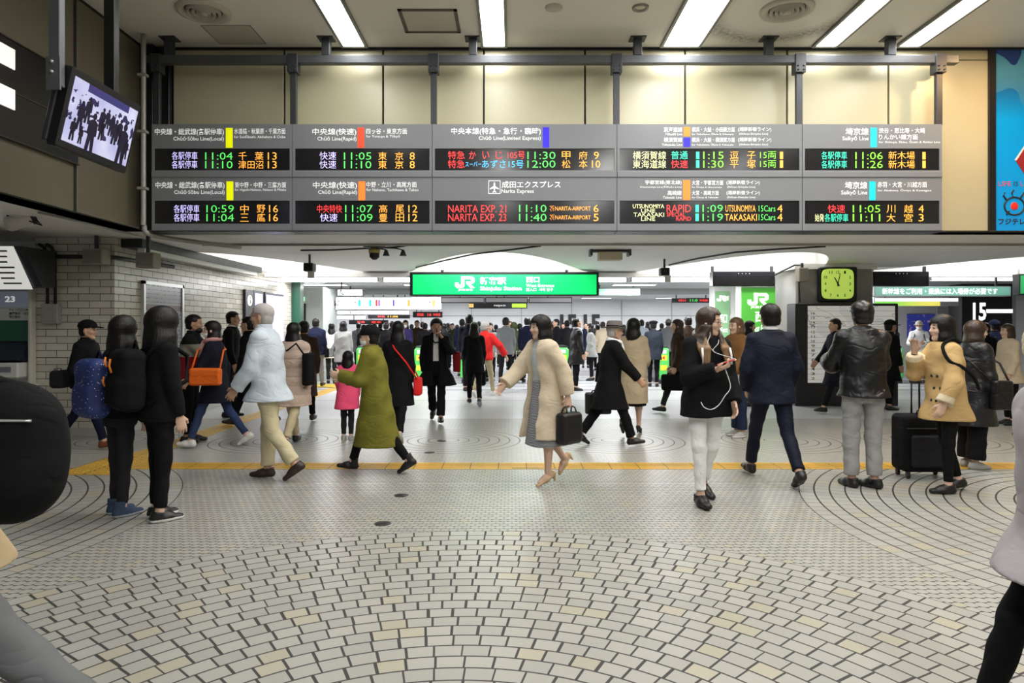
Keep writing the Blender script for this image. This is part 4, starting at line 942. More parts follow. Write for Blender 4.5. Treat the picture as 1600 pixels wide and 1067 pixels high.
MB().box((XW + 0.001, y0 + 0.05, zb + 0.05), (XW + 0.03, y1 - 0.05, zt - 0.05)).build('sheet', g.m, r)
y0, zt = on_side(379, 452); y1, _ = on_side(392, 455)
r = empty('information_post', (XW + 0.1, (y0 + y1) / 2, 0), 'black information column with a white letter i on the tiled wall', 'information sign')
MB().box((XW + 0.001, y0, 0.12), (XW + 0.06, y1, zt), 0, 0.01).build('panel', m_black, r)
dsc = MB().lathe([(0.001, 0.012), (0.11, 0.012), (0.11, 0.0)], (XW + 0.06, (y0 + y1) / 2, zt - 0.22), 20, axis='x').build('white_disc', m_lit, r)
MB().box((XW + 0.073, (y0 + y1) / 2 - 0.02, zt - 0.29), (XW + 0.078, (y0 + y1) / 2 + 0.02, zt - 0.20)).box((XW + 0.073, (y0 + y1) / 2 - 0.02, zt - 0.18), (XW + 0.078, (y0 + y1) / 2 + 0.02, zt - 0.145)).build('letter_i', m_txtb, dsc)
for p0, p1, lab, cc in ((393, 408, 'lit poster with a yellow lower half next to the information column', (0.72, 0.70, 0.35)), (411, 441, 'lavender glowing lit poster farther along the tiled wall', (0.60, 0.52, 0.95))):
    y0, zt = on_side(p0, 458); y1, _ = on_side(p1, 458)
    r = empty('lit_poster', (XW + 0.03, (y0 + y1) / 2, 0.9), lab, 'poster')
    MB().box((XW + 0.001, y0, 0.9), (XW + 0.05, y1, 2.28), 0, 0.008).build('frame', m_dark, r)
    MB().box((XW + 0.05, y0 + 0.06, 0.96), (XW + 0.056, y1 - 0.06, 2.22)).build('lit_face', mat('lit_lavender_' + str(p0), (0.62, 0.56, 0.95), 0.4, emit=0.8), r)
    if p0 == 393: MB().box((XW + 0.056, y0 + 0.1, 1.5), (XW + 0.060, y1 - 0.1, 1.9)).build('yellow_field', mat('lit_yellow', (0.85, 0.80, 0.12), 0.4, emit=0.7), r)
    else: MB().box((XW + 0.056, y0 + 0.2, 1.96), (XW + 0.060, y1 - 0.2, 2.12)).build('headline', m_lit, r)
Y = 9.45
a, b = W(71, 506, Y), W(97, 475, Y)
r = empty('junction_box', ((a.x + b.x) / 2, Y - 0.06, a.z), 'grey electrical box on the tiled wall with two conduits', 'electrical box')
MB().box((a.x, Y - 0.10, a.z), (b.x, Y - 0.001, b.z), 0, 0.008).build('housing', mat('box_grey', (0.34, 0.33, 0.30), 0.5), r)
MB().box((a.x + 0.03, Y - 0.108, a.z + 0.03), (b.x - 0.02, Y - 0.10, b.z - 0.10), 0, 0.003).build('cover', m_pipe, r)
for q in (78, 90):
    x = W(q, 0, Y).x
    MB().tube([(x, Y - 0.05, b.z), (x, Y - 0.05, 2.50), (x - 0.05, Y - 0.05, 2.60), (x - 0.12, Y - 0.05, 2.64)], 0.022, 10).build('conduit', m_cable, r)
tag(MB().tube([(-6.58, Y - 0.04, 2.47), (-6.0, Y - 0.04, 2.47), (-5.56, Y - 0.04, 2.46), (-5.46, Y - 0.03, 2.46), (-5.455, Y + 0.1, 2.46), (-5.455, 11.0, 2.47)], 0.028, 10).build('conduit_pipe', m_cable), 'dark pipe running along the top of the tiled wall', 'pipe')
g1 = MB()
g1.box((-5.49, 9.6, 2.62), (-5.2, 14.2, 2.74)).box((-5.32, 9.7, 2.55), (-5.22, 14.0, 2.62), 1)
tag(g1.build('cable_tray', [m_black, m_white]), 'dark cable tray with a pale edge along the top of the tiled side wall', 'cable tray')
Y = 17.1
a, b = W(456, 600, Y), W(469, 452, Y)
struct('trim_4', MB().box((a.x, Y, 0), (b.x, Y + 0.3, 2.7), 0, 0.01), mat('dark_green_frame', (0.02, 0.09, 0.06), 0.35))
Y = 18.8
a, b = W(467, 570, Y), W(505, 463, Y)
r = empty('ticket_office', ((a.x + b.x) / 2, Y, 0), 'small lit office front with a dark window behind the navy jacket man', 'office')
MB().box((a.x - 1.0, Y, 0), (b.x, Y + 1.5, 2.6), 0, 0.01).build('wall', mat('office_white', (0.62, 0.66, 0.64), 0.4), r)
MB().box((W(467, 0, Y).x, Y - 0.02, 1.62), (W(478, 0, Y).x, Y, 2.15)).build('window', m_glassblk, r)
MB().box((W(466, 0, Y).x, Y - 0.03, 2.22), (W(476, 0, Y).x, Y, 2.33)).build('exit_light', mat('exit_glow', (0.4, 0.9, 0.5), 0.4, emit=0.9), r)
struct('wall_left_low', MB().box((-15.8, YW, 0), (-15.5, 31, 2.745)), m_white)

# ticket machine at the left edge and its lit notice above
Y = 9.36
r = empty('ticket_machine', (-7.3, Y, 0), 'ticket machine number 23 with green panel at the left edge', 'ticket machine')
x0, x1 = -8.4, W(45, 0, Y).x
MB().box((x0, Y + 0.10, 0), (x1, 9.92, W(0, 452, Y).z), 0, 0.01).build('cabinet', mat('machine_white', (0.66, 0.66, 0.62), 0.4), r)
MB().box((x0, Y + 0.06, W(0, 480, Y).z), (x1 - 0.01, Y + 0.10, W(0, 455, Y).z)).build('number_plate', mat('plate_grey', (0.16, 0.18, 0.22), 0.4, emit=0.3), r)
text('23', W(3, 0, Y).x, W(19, 0, Y).x, W(0, 467, Y).z, 0.085, Y + 0.055, m_txt, r, 'numeral', bold=0.03)
for s, yc in (('チャージ(ご入金)', 484), ('履歴表示・印字', 489.5), ('残額表示', 495)):
    text(s, W(6, 0, Y).x, W(38 if yc < 494 else 24, 0, Y).x, W(0, yc, Y).z, 0.04, Y + 0.095, m_txtb, r, bold=0.02)
MB().box((x0, Y + 0.07, W(0, 533, Y).z), (W(43, 0, Y).x, Y + 0.10, W(0, 500.5, Y).z)).build('green_panel', mat('machine_green', (0.01, 0.10, 0.055), 0.3), r)
mb = MB().prism([(Y + 0.10, W(0, 533, Y).z), (Y + 0.10, W(0, 566, Y).z), (Y - 0.14, W(0, 562, Y).z)], x0, W(38, 0, Y).x, axis='x')
mb.build('screen_console', mat('machine_screen', (0.03, 0.04, 0.055), 0.15), r)
MB().box((x0, Y - 0.18, W(0, 590, Y).z), (x1 - 0.02, Y + 0.1, W(0, 566, Y).z), 0, 0.02).build('shelf', mat('machine_white', (0.66, 0.66, 0.62), 0.4), r)
MB().box((W(12, 0, Y).x, Y - 0.19, W(0, 580, Y).z), (W(32, 0, Y).x, Y - 0.18, W(0, 572, Y).z)).build('coin_tray', m_steel, r)
tag(MB().box((x1 + 0.005, Y - 0.03, 0.72), (x1 + 0.05, Y + 0.075, W(0, 450, Y).z), 0, 0.008).box((x1 + 0.004, Y - 0.06, 0.70), (x1 + 0.12, Y + 0.075, 0.73)).box((x1 + 0.01, Y - 0.02, 0), (x1 + 0.04, Y + 0.06, 0.72)).build('side_screen', mat('cream_post', (0.62, 0.60, 0.52), 0.4)), 'narrow cream upright divider beside the ticket machine', 'divider')
r = empty('lit_notice', (-7.2, 8.7, 2.1), 'slanted white lit notice with rows of black lettering above the ticket machine', 'notice')
zt, zb = W(0, 386, 8.7).z, W(0, 450, 8.7).z
prof = [(8.60, zt), (9.2, zt), (9.2, zb + 0.03), (8.95, zb + 0.03)]
x1 = W(30, 0, 8.7).x
MB().prism(prof, -8.2, x1 + 0.12, axis='x').build('casing', m_dark, r)
d = Vector((0, 8.95 - 8.60, zb - zt)); nn = Vector((0, -0.006, -0.004))
A, B_ = Vector((-8.2, 8.60, zt)) + nn, Vector((x1, 8.60, zt)) + nn
MB().add([A, B_, B_ + d, A + d, A - nn * 0.9, B_ - nn * 0.9, B_ + d - nn * 0.9, A + d - nn * 0.9], [(0, 1, 2, 3), (4, 7, 6, 5), (0, 4, 5, 1), (1, 5, 6, 2), (2, 6, 7, 3), (3, 7, 4, 0)]).build('lit_face', mat('notice_lit', (0.80, 0.80, 0.76), 0.4, emit=0.6), r)
mb = MB()
for i in range(7):
    t0, t1 = 0.08 + i * 0.125, 0.12 + i * 0.125
    for u0, u1 in ((x1 - 0.62, x1 - 0.42), (x1 - 0.34, x1 - 0.10 - 0.03 * (i % 3))):
        a, b = Vector((u0, 8.60, zt)) + nn * 1.6, Vector((u1, 8.60, zt)) + nn * 1.6
        mb.quad(a + d * t0, b + d * t0, b + d * t1, a + d * t1)
mb.build('text_rows', mat('notice_ink', (0.12, 0.10, 0.10), 0.6), r)

# ------------------------------------------------------------------ yellow tactile paving
def tactile_mat():
    g = G('tactile_yellow'); p, x, y, z = g.pos()
    fx = g.M('FRACT', g.M('DIVIDE', g.M('ADD', x, 4.65), 0.3)); fy = g.M('FRACT', g.M('DIVIDE', g.M('SUBTRACT', y, 7.21), 0.33))
    j = g.M('LESS_THAN', fx, 0.03)
    cell = g.M('FLOOR', g.M('DIVIDE', x, 0.3))
    c = g.mix(g.rnd(cell, g.M('FLOOR', g.M('MULTIPLY', y, 3.0))), c4((0.50, 0.30, 0.03)), c4((0.68, 0.38, 0.03)))
    c = g.mix(g.M('MULTIPLY', g.noise(p, 5.0, 4.0), 0.35), c, c4((0.35, 0.27, 0.10)))
    c = g.mix(j, c, c4((0.10, 0.08, 0.04)))
    g.base(c); g.set(Roughness=0.45); return g.m
m_tac = tactile_mat()
mb = MB().box((-4.05, 7.21, 0), (9.2, 7.55, 0.004))
for yy in (7.30, 7.38, 7.46):
    mb.box((-4.0, yy - 0.012, 0.004), (9.2, yy + 0.012, 0.008))
tag(mb.build('tactile_strip', m_tac), 'long straight yellow tactile strip across the tiled floor', 'tactile paving')
mb = MB().box((-4.65, 6.92, 0), (-4.05, 7.84, 0.004))
for i in range(7):
    for j in range(11): mb.lathe([(0.02, 0), (0.012, 0.006), (0.001, 0.006)], (-4.6 + i * 0.083, 6.97 + j * 0.083, 0.004), 8)
tag(mb.build('tactile_pad', m_tac), 'yellow tactile square where the two strips meet', 'tactile paving')
mb = MB().box((-4.5, 7.84, 0), (-4.18, 17.0, 0.004))
for xx in (-4.43, -4.34, -4.25): mb.box((xx - 0.012, 7.84, 0.004), (xx + 0.012, 17.0, 0.008))
tag(mb.build('tactile_strip', m_tac), 'yellow tactile strip leading away along the tiled wall', 'tactile paving')
tag(MB().box((-5.2, 17.0, 0), (-3.9, 17.9, 0.006)).build('tactile_pad', mat('tactile_bright', (0.75, 0.52, 0.03), 0.45)), 'bright yellow tactile square far off below the navy jacket man', 'tactile paving')
m_plug = mat('floor_plug', (0.03, 0.03, 0.03), 0.4, 0.5)
for (px, py, lab) in ((598, 818, 'dark round floor cap nearest the camera'), (627, 774, 'dark round floor cap second from the camera'), (671, 707, 'small dark floor cap behind the yellow strip'), (690, 689, 'tiny dark floor cap farthest from the camera')):
    x, y = ground(px, py)
    tag(MB().lathe([(0.065, 0), (0.06, 0.004), (0.001, 0.005)], (x, y, 0.0)).build('floor_cap', m_plug), lab, 'floor cap')

# ------------------------------------------------------------------ ticket gates
def gate(x, y, label, sticker=True):
    r = empty('ticket_gate', (x, y, 0), label, 'ticket gate', 'ticket gates')
    MB().box((x - 0.14, y, 0.10), (x + 0.14, y + 1.7, 0.92), 0, 0.04).build('body', m_steel, r)
    MB().box((x - 0.12, y + 0.03, 0.0), (x + 0.12, y + 1.65, 0.10)).build('plinth', m_dark, r)
    MB().box((x - 0.15, y - 0.02, 0.12), (x + 0.15, y + 0.10, 0.95), 0, 0.05).build('front_cover', mat('gate_lime', (0.10, 0.62, 0.12), 0.35), r)
    MB().box((x - 0.155, y + 0.12, 0.62), (x + 0.155, y + 1.6, 0.90), 0, 0.03).build('side_panel', m_green, r)
    MB().box((x - 0.13, y + 0.05, 0.92), (x + 0.13, y + 1.6, 0.99), 0, 0.02).build('card_reader_top', m_black, r)
    if sticker:
        MB().box((x - 0.09, y - 0.027, 0.62), (x + 0.09, y - 0.018, 0.76)).build('yellow_sticker', mat('sticker_yellow', (0.85, 0.75, 0.05), 0.5), r)
        MB().box((x - 0.09, y - 0.027, 0.36), (x + 0.09, y - 0.018, 0.50)).build('lower_sticker', mat('sticker_yellow', (0.85, 0.75, 0.05), 0.5), r)
        MB().prism([(x - 0.05, 0.69), (x + 0.02, 0.64), (x + 0.02, 0.74)], y - 0.031, y - 0.026).build('red_arrow', mat('sticker_red', (0.7, 0.03, 0.03), 0.5), r)
        MB().box((x - 0.07, y - 0.027, 0.80), (x + 0.07, y - 0.018, 0.90)).build('white_sticker', m_white, r)
labs = ['green ticket gate beside the man phoning in a black coat', 'green ticket gate right of the beige trench coat woman', 'green ticket gate between the girl in glasses and the kiosk', 'green ticket gate behind the leather jacket man',
        'green ticket gate hidden behind the red jacketed walker', 'green ticket gate behind the beige coat woman', 'green ticket gate left behind the olive coat woman']
for (px, Y), lab in zip(((656, 18.0), (1037, 18.0), (1128, 18.4), (1404, 18.2), (728, 18.2), (880, 18.3), (565, 18.3)), labs):
    gate((px - CX) * Y / F, Y, lab)
GATES = [((px - CX) * Y / F, Y) for px, Y in ((656, 18.0), (1037, 18.0), (1128, 18.4), (1404, 18.2), (728, 18.2), (880, 18.3), (565, 18.3))]

# ------------------------------------------------------------------ lights, world, camera
def area(x, y, z, sx, sy, e, col=(1.0, 0.985, 0.955), name='lamp'):
    l = bpy.data.lights.new(name, 'AREA'); l.shape = 'RECTANGLE'; l.size, l.size_y, l.energy, l.color = sx, sy, e, col
    o = bpy.data.objects.new(name, l); COL.objects.link(o); o.location = (x, y, z); return o
for x, w in ((-2.03, 0.27), (-0.23, 0.27), (2.17, 0.45), (4.03, 0.26), (5.10, 0.26)):
    area(x, 6.34, ZC - 0.03, w, 4.8, (58 if x > -1 else 34) * w / 0.27, name='ceiling_lamp')
for x, w in ((-0.23, 0.27), (2.17, 0.45), (5.10, 0.26)):
    area(x, -0.45, ZC - 0.03, w, 6.0, 85 * w / 0.27, name='ceiling_lamp_back')
for Y in (19.0, 24.0, 27.5):
    for x in (-8.2, -5.2, -2.4, 0.6, 3.4, 6.4, 9.2): area(x, Y, 2.65, 1.1, 0.26, 75, (0.97, 0.98, 1.0), 'far_lamp')
for x0, x1 in ((408, 716), (864, 1112)):
    a, b = W(x0, 437, 16.4), W(x1, 437, 16.4); area((a.x + b.x) / 2, 16.4, 2.55, b.x - a.x, 0.1, 150, (0.97, 0.98, 1.0), 'strip_lamp')
area(6.2, 7.6, ZC - 0.02, 0.15, 0.15, 60, (1.0, 0.60, 0.26), 'warm_downlamp')
for cx_, hw in lenses[1:5]:
    o = area(cx_, 13.3, 3.34, hw * 1.1, 0.12, 70, (1.0, 0.99, 0.96), 'cove_lamp'); o.rotation_euler = (math.radians(80), 0, 0)
w = bpy.data.worlds.new('World'); SC.world = w; w.use_nodes = True
w.node_tree.nodes['Background'].inputs[0].default_value = (0.85, 0.88, 0.95, 1); w.node_tree.nodes['Background'].inputs[1].default_value = 0.18

cam = bpy.data.cameras.new('Camera'); co = bpy.data.objects.new('Camera', cam); COL.objects.link(co)
cam.sensor_fit = 'HORIZONTAL'; cam.sensor_width = 36.0; cam.lens = F / 1600 * 36; cam.shift_y = -(533.5 - HOR) / 1600
co.location = (0, 0, EYE); co.rotation_euler = (math.radians(90), 0, 0); SC.camera = co
cam.clip_start = 0.05; cam.clip_end = 200
SC.view_settings.view_transform = 'Standard'; SC.view_settings.look = 'None'; SC.view_settings.gamma = 1.0; SC.view_settings.exposure = 0.0
SC.cycles.use_denoising = True; SC.cycles.use_adaptive_sampling = True; SC.cycles.adaptive_threshold = 0.03; SC.cycles.max_bounces = 6; SC.cycles.diffuse_bounces = 4; SC.cycles.glossy_bounces = 4; SC.cycles.sample_clamp_indirect = 6.0
# ------------------------------------------------------------------ signed-distance modelling for people and soft things
class Field:
    def __init__(s, lo, hi, h):
        s.h = h; s.lo = np.array(lo, np.float64) - 2 * h; n = np.ceil((np.array(hi) + 2 * h - s.lo) / h).astype(int) + 1
        s.n = n; s.g = np.full(tuple(n), 0.5, np.float32)
        s.ax = [(s.lo[i] + h * np.arange(n[i])).astype(np.float32) for i in range(3)]
    def sl(s, lo, hi, pad):
        r = []
        for i in range(3):
            a = int(max(0, math.floor((lo[i] - pad - s.lo[i]) / s.h))); b = int(min(s.n[i], math.ceil((hi[i] + pad - s.lo[i]) / s.h) + 1))
            if b <= a: return None
            r.append(slice(a, b))
        return tuple(r)
    def xyz(s, q):
        return s.ax[0][q[0]][:, None, None], s.ax[1][q[1]][None, :, None], s.ax[2][q[2]][None, None, :]
    def put(s, prim, k=0.02):
        fn, lo, hi = prim
        q = s.sl(lo, hi, k + 3 * s.h)
        if q is None: return s
        d = fn(*s.xyz(q)); g = s.g[q]
        if k > 0:
            hh = np.clip(0.5 + 0.5 * (g - d) / k, 0, 1); s.g[q] = g + (d - g) * hh - k * hh * (1 - hh)
        else: s.g[q] = np.minimum(g, d)
        return s
    def carve(s, prim):
        fn, lo, hi = prim
        q = s.sl(lo, hi, 0.0)
        if q is None: return s
        s.g[q] = np.maximum(s.g[q], -fn(*s.xyz(q))); return s
    def wrinkle(s, amp, f=(9, 9, 14), seed=0.0):
        q = tuple(slice(0, n) for n in s.n); X, Y, Z = s.xyz(q)
        s.g += (amp * (np.sin(f[0] * X + 5 * np.sin(3.1 * Z + seed) + seed) * np.sin(f[2] * Z + 3.0 * np.sin(4 * Y + seed) + 2 * X) + 0.6 * np.sin(1.9 * f[2] * Z + 7 * X + 4 * Y + seed) * np.sin(1.7 * f[1] * Y + seed))).astype(np.float32)
        return s
    def mesh(s):
        g, h = s.g, s.h; S = g < 0
        c = [S[i:S.shape[0] - 1 + i, j:S.shape[1] - 1 + j, k:S.shape[2] - 1 + k] for i in (0, 1) for j in (0, 1) for k in (0, 1)]
        anyv = c[0].copy(); allv = c[0].copy()
        for q in c[1:]: anyv |= q; allv &= q
        m = anyv & ~allv
        I = np.argwhere(m); n = len(I)
        if n == 0: return np.zeros((0, 3)), np.zeros((0, 4), int)
        idx = np.full(m.shape, -1, np.int64); idx[m] = np.arange(n)
        off = [(i, j, k) for i in (0, 1) for j in (0, 1) for k in (0, 1)]
        val = [g[I[:, 0] + o[0], I[:, 1] + o[1], I[:, 2] + o[2]] for o in off]
        acc = np.zeros((n, 3)); cnt = np.zeros(n)
        for a in range(8):
            for b in range(a + 1, 8):
                df = [off[b][t] - off[a][t] for t in range(3)]
                if sum(abs(t) for t in df) != 1: continue
                va, vb = val[a], val[b]; x = (va < 0) != (vb < 0)
                t = np.where(x, va / np.where(np.abs(va - vb) < 1e-9, 1, va - vb), 0)
                p = np.array(off[a])[None, :] + t[:, None] * np.array(df)[None, :]
                acc += np.where(x[:, None], p, 0); cnt += x
        V = s.lo + h * (I + acc / cnt[:, None])
        fs = []
        for ax in range(3):
            a, b = [(1, 2), (2, 0), (0, 1)][ax]
            s0 = [slice(None)] * 3; s1 = [slice(None)] * 3
            s0[ax] = slice(0, -1); s1[ax] = slice(1, None)
            d = S[tuple(s0)] != S[tuple(s1)]
            E = np.argwhere(d); E = E[(E[:, a] > 0) & (E[:, b] > 0) & (E[:, a] < m.shape[a]) & (E[:, b] < m.shape[b])]
            inside = S[E[:, 0], E[:, 1], E[:, 2]]
            def cell(da, db):
                C = E.copy(); C[:, a] -= da; C[:, b] -= db; return idx[C[:, 0], C[:, 1], C[:, 2]]
            Q = np.stack([cell(1, 1), cell(0, 1), cell(0, 0), cell(1, 0)], 1)
            Q[~inside] = Q[~inside][:, ::-1]; fs.append(Q)
        return V, np.concatenate(fs)

def link_mesh(name, V, Q, mats, parent, mi=None):
    me = bpy.data.meshes.new(name); n, f = len(V), len(Q)
    me.vertices.add(n); me.vertices.foreach_set('co', np.ascontiguousarray(V, np.float32).ravel())
    me.loops.add(4 * f); me.loops.foreach_set('vertex_index', np.ascontiguousarray(Q, np.int32).ravel())
    me.polygons.add(f); me.polygons.foreach_set('loop_start', np.arange(0, 4 * f, 4, dtype=np.int32)); me.polygons.foreach_set('loop_total', np.full(f, 4, np.int32))
    me.polygons.foreach_set('use_smooth', np.ones(f, bool))
    for m in (mats if isinstance(mats, (list, tuple)) else [mats]): me.materials.append(m)
    if mi is not None: me.polygons.foreach_set('material_index', np.ascontiguousarray(mi, np.int32))
    me.update(calc_edges=True); me.validate()
    o = bpy.data.objects.new(name, me); COL.objects.link(o)
    if parent is not None: o.parent = parent
    return o

def V3(p): return np.array(p, np.float64)
def unit(v): v = V3(v); return v / max(np.linalg.norm(v), 1e-9)

def cone(a, b, ra, rb, sq=None, capa=False, capb=False):
    a, b = V3(a), V3(b); ab = b - a; L2 = max(float(ab @ ab), 1e-9); r = max(ra, rb)
    u, sc = (unit(sq[0]), sq[1]) if sq else (None, 1.0)
    def fn(X, Y, Z):
        x, y, z = X - a[0], Y - a[1], Z - a[2]
        t0 = (x * ab[0] + y * ab[1] + z * ab[2]) / L2
        t = np.clip(t0, 0, 1); rr = ra + (rb - ra) * t
        ex, ey, ez = x - t * ab[0], y - t * ab[1], z - t * ab[2]
        if u is not None:
            w = (ex * u[0] + ey * u[1] + ez * u[2]) * (1 / sc - 1)
            ex, ey, ez = ex + w * u[0], ey + w * u[1], ez + w * u[2]
        d = (np.sqrt(ex * ex + ey * ey + ez * ez) - rr) * (min(1, sc) if u is not None else 1)
        L = math.sqrt(L2)
        if capa: d = np.maximum(d, -t0 * L)
        if capb: d = np.maximum(d, (t0 - 1) * L)
        return d
    m = r * max(1.0, sc)
    return fn, np.minimum(a, b) - m, np.maximum(a, b) + m

def chain(f, pts, rs, k=0.02, **kw):
    for i in range(len(pts) - 1): f.put(cone(pts[i], pts[i + 1], rs[i], rs[i + 1], **kw), k)

def ell(c, r, M=None):
    c, r = V3(c), V3(r); m = float(r.max())
    R = np.eye(3) if M is None else np.array(M)
    def fn(X, Y, Z):
        x, y, z = X - c[0], Y - c[1], Z - c[2]
        q = [(R[0, i] * x + R[1, i] * y + R[2, i] * z) for i in range(3)]
        k0 = np.sqrt(sum((q[i] / r[i]) ** 2 for i in range(3))); k1 = np.sqrt(sum((q[i] / r[i] ** 2) ** 2 for i in range(3)))
        return k0 * (k0 - 1) / np.maximum(k1, 1e-6)
    return fn, c - m, c + m

def loft(sec, n=2.4, shear=None):
    """sec: (z, xoff, halfwidth y, halfdepth x), bottom to top; superellipse cross-sections"""
    sec = sorted(sec); zz = np.array([q[0] for q in sec]); C = [np.array([q[i] for q in sec]) for i in (1, 2, 3)]
    yo = np.array([q[4] if len(q) > 4 else 0.0 for q in sec])
    zd = np.linspace(zz[0], zz[-1], 160); ker = np.ones(11) / 11
    def sm(v):
        w = np.interp(zd, zz, v); p = np.pad(w, 5, 'edge'); return np.convolve(p, ker, 'valid')
    T = [sm(c) for c in C] + [sm(yo)]
    def fn(X, Y, Z):
        xo, w, d, y0 = (np.interp(Z, zd, t) for t in T)
        k = (np.abs((X - xo) / d) ** n + np.abs((Y - y0) / w) ** n) ** (1 / n)
        f = (k - 1) * np.minimum(w, d)
        return np.maximum(f, np.maximum(zz[0] - Z, Z - zz[-1]))
    mx = float((np.abs(C[0]) + C[2]).max()); my = float((C[1] + np.abs(yo)).max())
    return fn, V3((-mx, -my, zz[0])), V3((mx, my, zz[-1]))

def rbox(c, r, rad, M=None):
    c, r = V3(c), V3(r); R = np.eye(3) if M is None else np.array(M)
    def fn(X, Y, Z):
        x, y, z = X - c[0], Y - c[1], Z - c[2]
        q = [np.abs(R[0, i] * x + R[1, i] * y + R[2, i] * z) - (r[i] - rad) for i in range(3)]
        o = np.sqrt(sum(np.maximum(t, 0) ** 2 for t in q)) + np.minimum(np.maximum(np.maximum(q[0], q[1]), q[2]), 0)
        return o - rad
    m = float(np.linalg.norm(r))
    return fn, c - m, c + m

def infr(fn, c, M, lo=-0.45, hi=0.45):
    """a field written in a local frame (origin c, axes = columns of M)"""
    c = V3(c); R = np.array(M)
    def g(X, Y, Z):
        x, y, z = X - c[0], Y - c[1], Z - c[2]
        return fn(*[(R[0, i] * x + R[1, i] * y + R[2, i] * z) for i in range(3)])
    m = max(abs(lo), abs(hi))
    return g, c - m, c + m

def RY(a): a = math.radians(a); return np.array([[math.cos(a), 0, math.sin(a)], [0, 1, 0], [-math.sin(a), 0, math.cos(a)]])
def RZ(a): a = math.radians(a); return np.array([[math.cos(a), -math.sin(a), 0], [math.sin(a), math.cos(a), 0], [0, 0, 1]])
def RX(a): a = math.radians(a); return np.array([[1, 0, 0], [0, math.cos(a), -math.sin(a)], [0, math.sin(a), math.cos(a)]])

# ------------------------------------------------------------------ people
def cloth(name, c, rough=0.85, **kw): return mat('cloth_' + name, c, rough, bump=kw.pop('bump', 0.25), bscale=kw.pop('bscale', 220), var=kw.pop('var', 0.12), vscale=9, spec=kw.pop('spec', 0.12), folds=kw.pop('folds', 0.6), **kw)
SKIN = mat('skin', (0.56, 0.335, 0.225), 0.5, var=0.05, vscale=14)
SKIN2 = mat('skin_pale', (0.64, 0.42, 0.31), 0.45, var=0.04, vscale=14)
SKIN3 = mat('skin_tan', (0.42, 0.235, 0.145), 0.5, var=0.06, vscale=14)
HAIR = mat('hair_black', (0.005, 0.004, 0.004), 0.42, bump=0.5, bscale=120, spec=0.3)
HAIRB = mat('hair_brown', (0.035, 0.018, 0.010), 0.38, bump=0.5, bscale=120)
HAIRG = mat('hair_grey', (0.42, 0.40, 0.38), 0.5, bump=0.4, bscale=150)
EYEW = mat('eye_white', (0.75, 0.73, 0.70), 0.25); IRIS = mat('iris_dark', (0.012, 0.007, 0.005), 0.15)
LIP = mat('lips', (0.45, 0.14, 0.12), 0.4); BROW = mat('eyebrow', (0.02, 0.014, 0.012), 0.7)

class P: pass

def skeleton(H, lean=3, legs=((0, 3), (0, 3)), feet=(0, 0), arms=((5, 8, 12, 5), (5, 8, 12, 5)), head=(0, 0), sh=0.175, toe=(6, 6), stance=0.085, tw=0):
    """legs: (hip pitch, knee bend) left, right; arms: (pitch, out, elbow, inward) left, right; degrees"""
    j = P(); S = j.S = H / 1.70; j.H = H; rad = math.radians
    hips, kn, an, ft = [], [], [], []
    for i, side in enumerate((1, -1)):
        a, b = legs[i]; hp = V3((0, side * stance * S, 0))
        sp = rad(toe[i]) * side * 0.25
        k = hp + 0.41 * S * V3((math.sin(rad(a)), math.sin(sp) * 0.3, -math.cos(rad(a))))
        n = k + 0.40 * S * V3((math.sin(rad(a - b)), 0, -math.cos(rad(a - b))))
        R = RZ(toe[i] * side) @ RY(feet[i])
        hips.append(hp); kn.append(k); an.append(n); ft.append(R)
    low = min(min((an[i] + ft[i] @ V3(q) * S)[2] for q in ((-0.06, 0, -0.085), (0.17, 0, -0.085)) ) for i in (0, 1))
    dz = V3((0, 0, -low))
    j.hip = [p + dz for p in hips]; j.knee = [p + dz for p in kn]; j.ankle = [p + dz for p in an]; j.foot = ft
    j.P = V3((0, 0, -low + 0.03 * S)); u = V3((math.sin(rad(lean)), 0, math.cos(rad(lean)))); j.u = u; j.lean = lean
    j.neck = j.P + u * 0.525 * S
    T = RZ(tw)
    j.sh, j.el, j.wr, j.fd = [], [], [], []
    for i, side in enumerate((1, -1)):
        p, o, e, w = arms[i]
        s = j.P + u * 0.438 * S + T @ V3((0, side * sh * S, 0))
        d1 = T @ V3((math.sin(rad(p)) * math.cos(rad(o)), side * math.sin(rad(o)), -math.cos(rad(p)) * math.cos(rad(o))))
        d2 = T @ V3((math.sin(rad(p + e)) * math.cos(rad(w)), -side * math.sin(rad(w)), -math.cos(rad(p + e)) * math.cos(rad(w))))
        j.sh.append(s); j.el.append(s + d1 * 0.285 * S); j.wr.append(s + d1 * 0.285 * S + d2 * 0.245 * S); j.fd.append(d2)
    j.HM = RZ(head[0]) @ RY(head[1]) @ RY(lean * 0.3)
    j.hc = j.neck + u * 0.05 * S + j.HM @ V3((0.018, 0, 0.08)) * S
    j.shw = sh
    return j

def torso_sections(j, w=1.0, d=1.0, ease=0.0, belly=0.0):
    S = j.S; t = math.tan(math.radians(j.lean)); k = j.shw / 0.165
    tab = ((-0.15, .150, .100), (-0.08, .165, .115), (0.0, .165, .114), (0.10, .148, .102), (0.22, .155 * k, .108), (0.33, .163 * k, .112), (0.40, .160 * k, .100), (0.445, .125 * k, .082), (0.485, .080, .064), (0.525, .056, .056))
    out = []
    for z, a, b in tab:
        bb = b + (belly * math.exp(-((z - 0.1) / 0.12) ** 2))
        out.append((j.P[2] + z * S, max(z, 0) * S * t + belly * 0.4 * math.exp(-((z - 0.1) / 0.12) ** 2), a * S * w + ease, bb * S * d + ease))
    return out

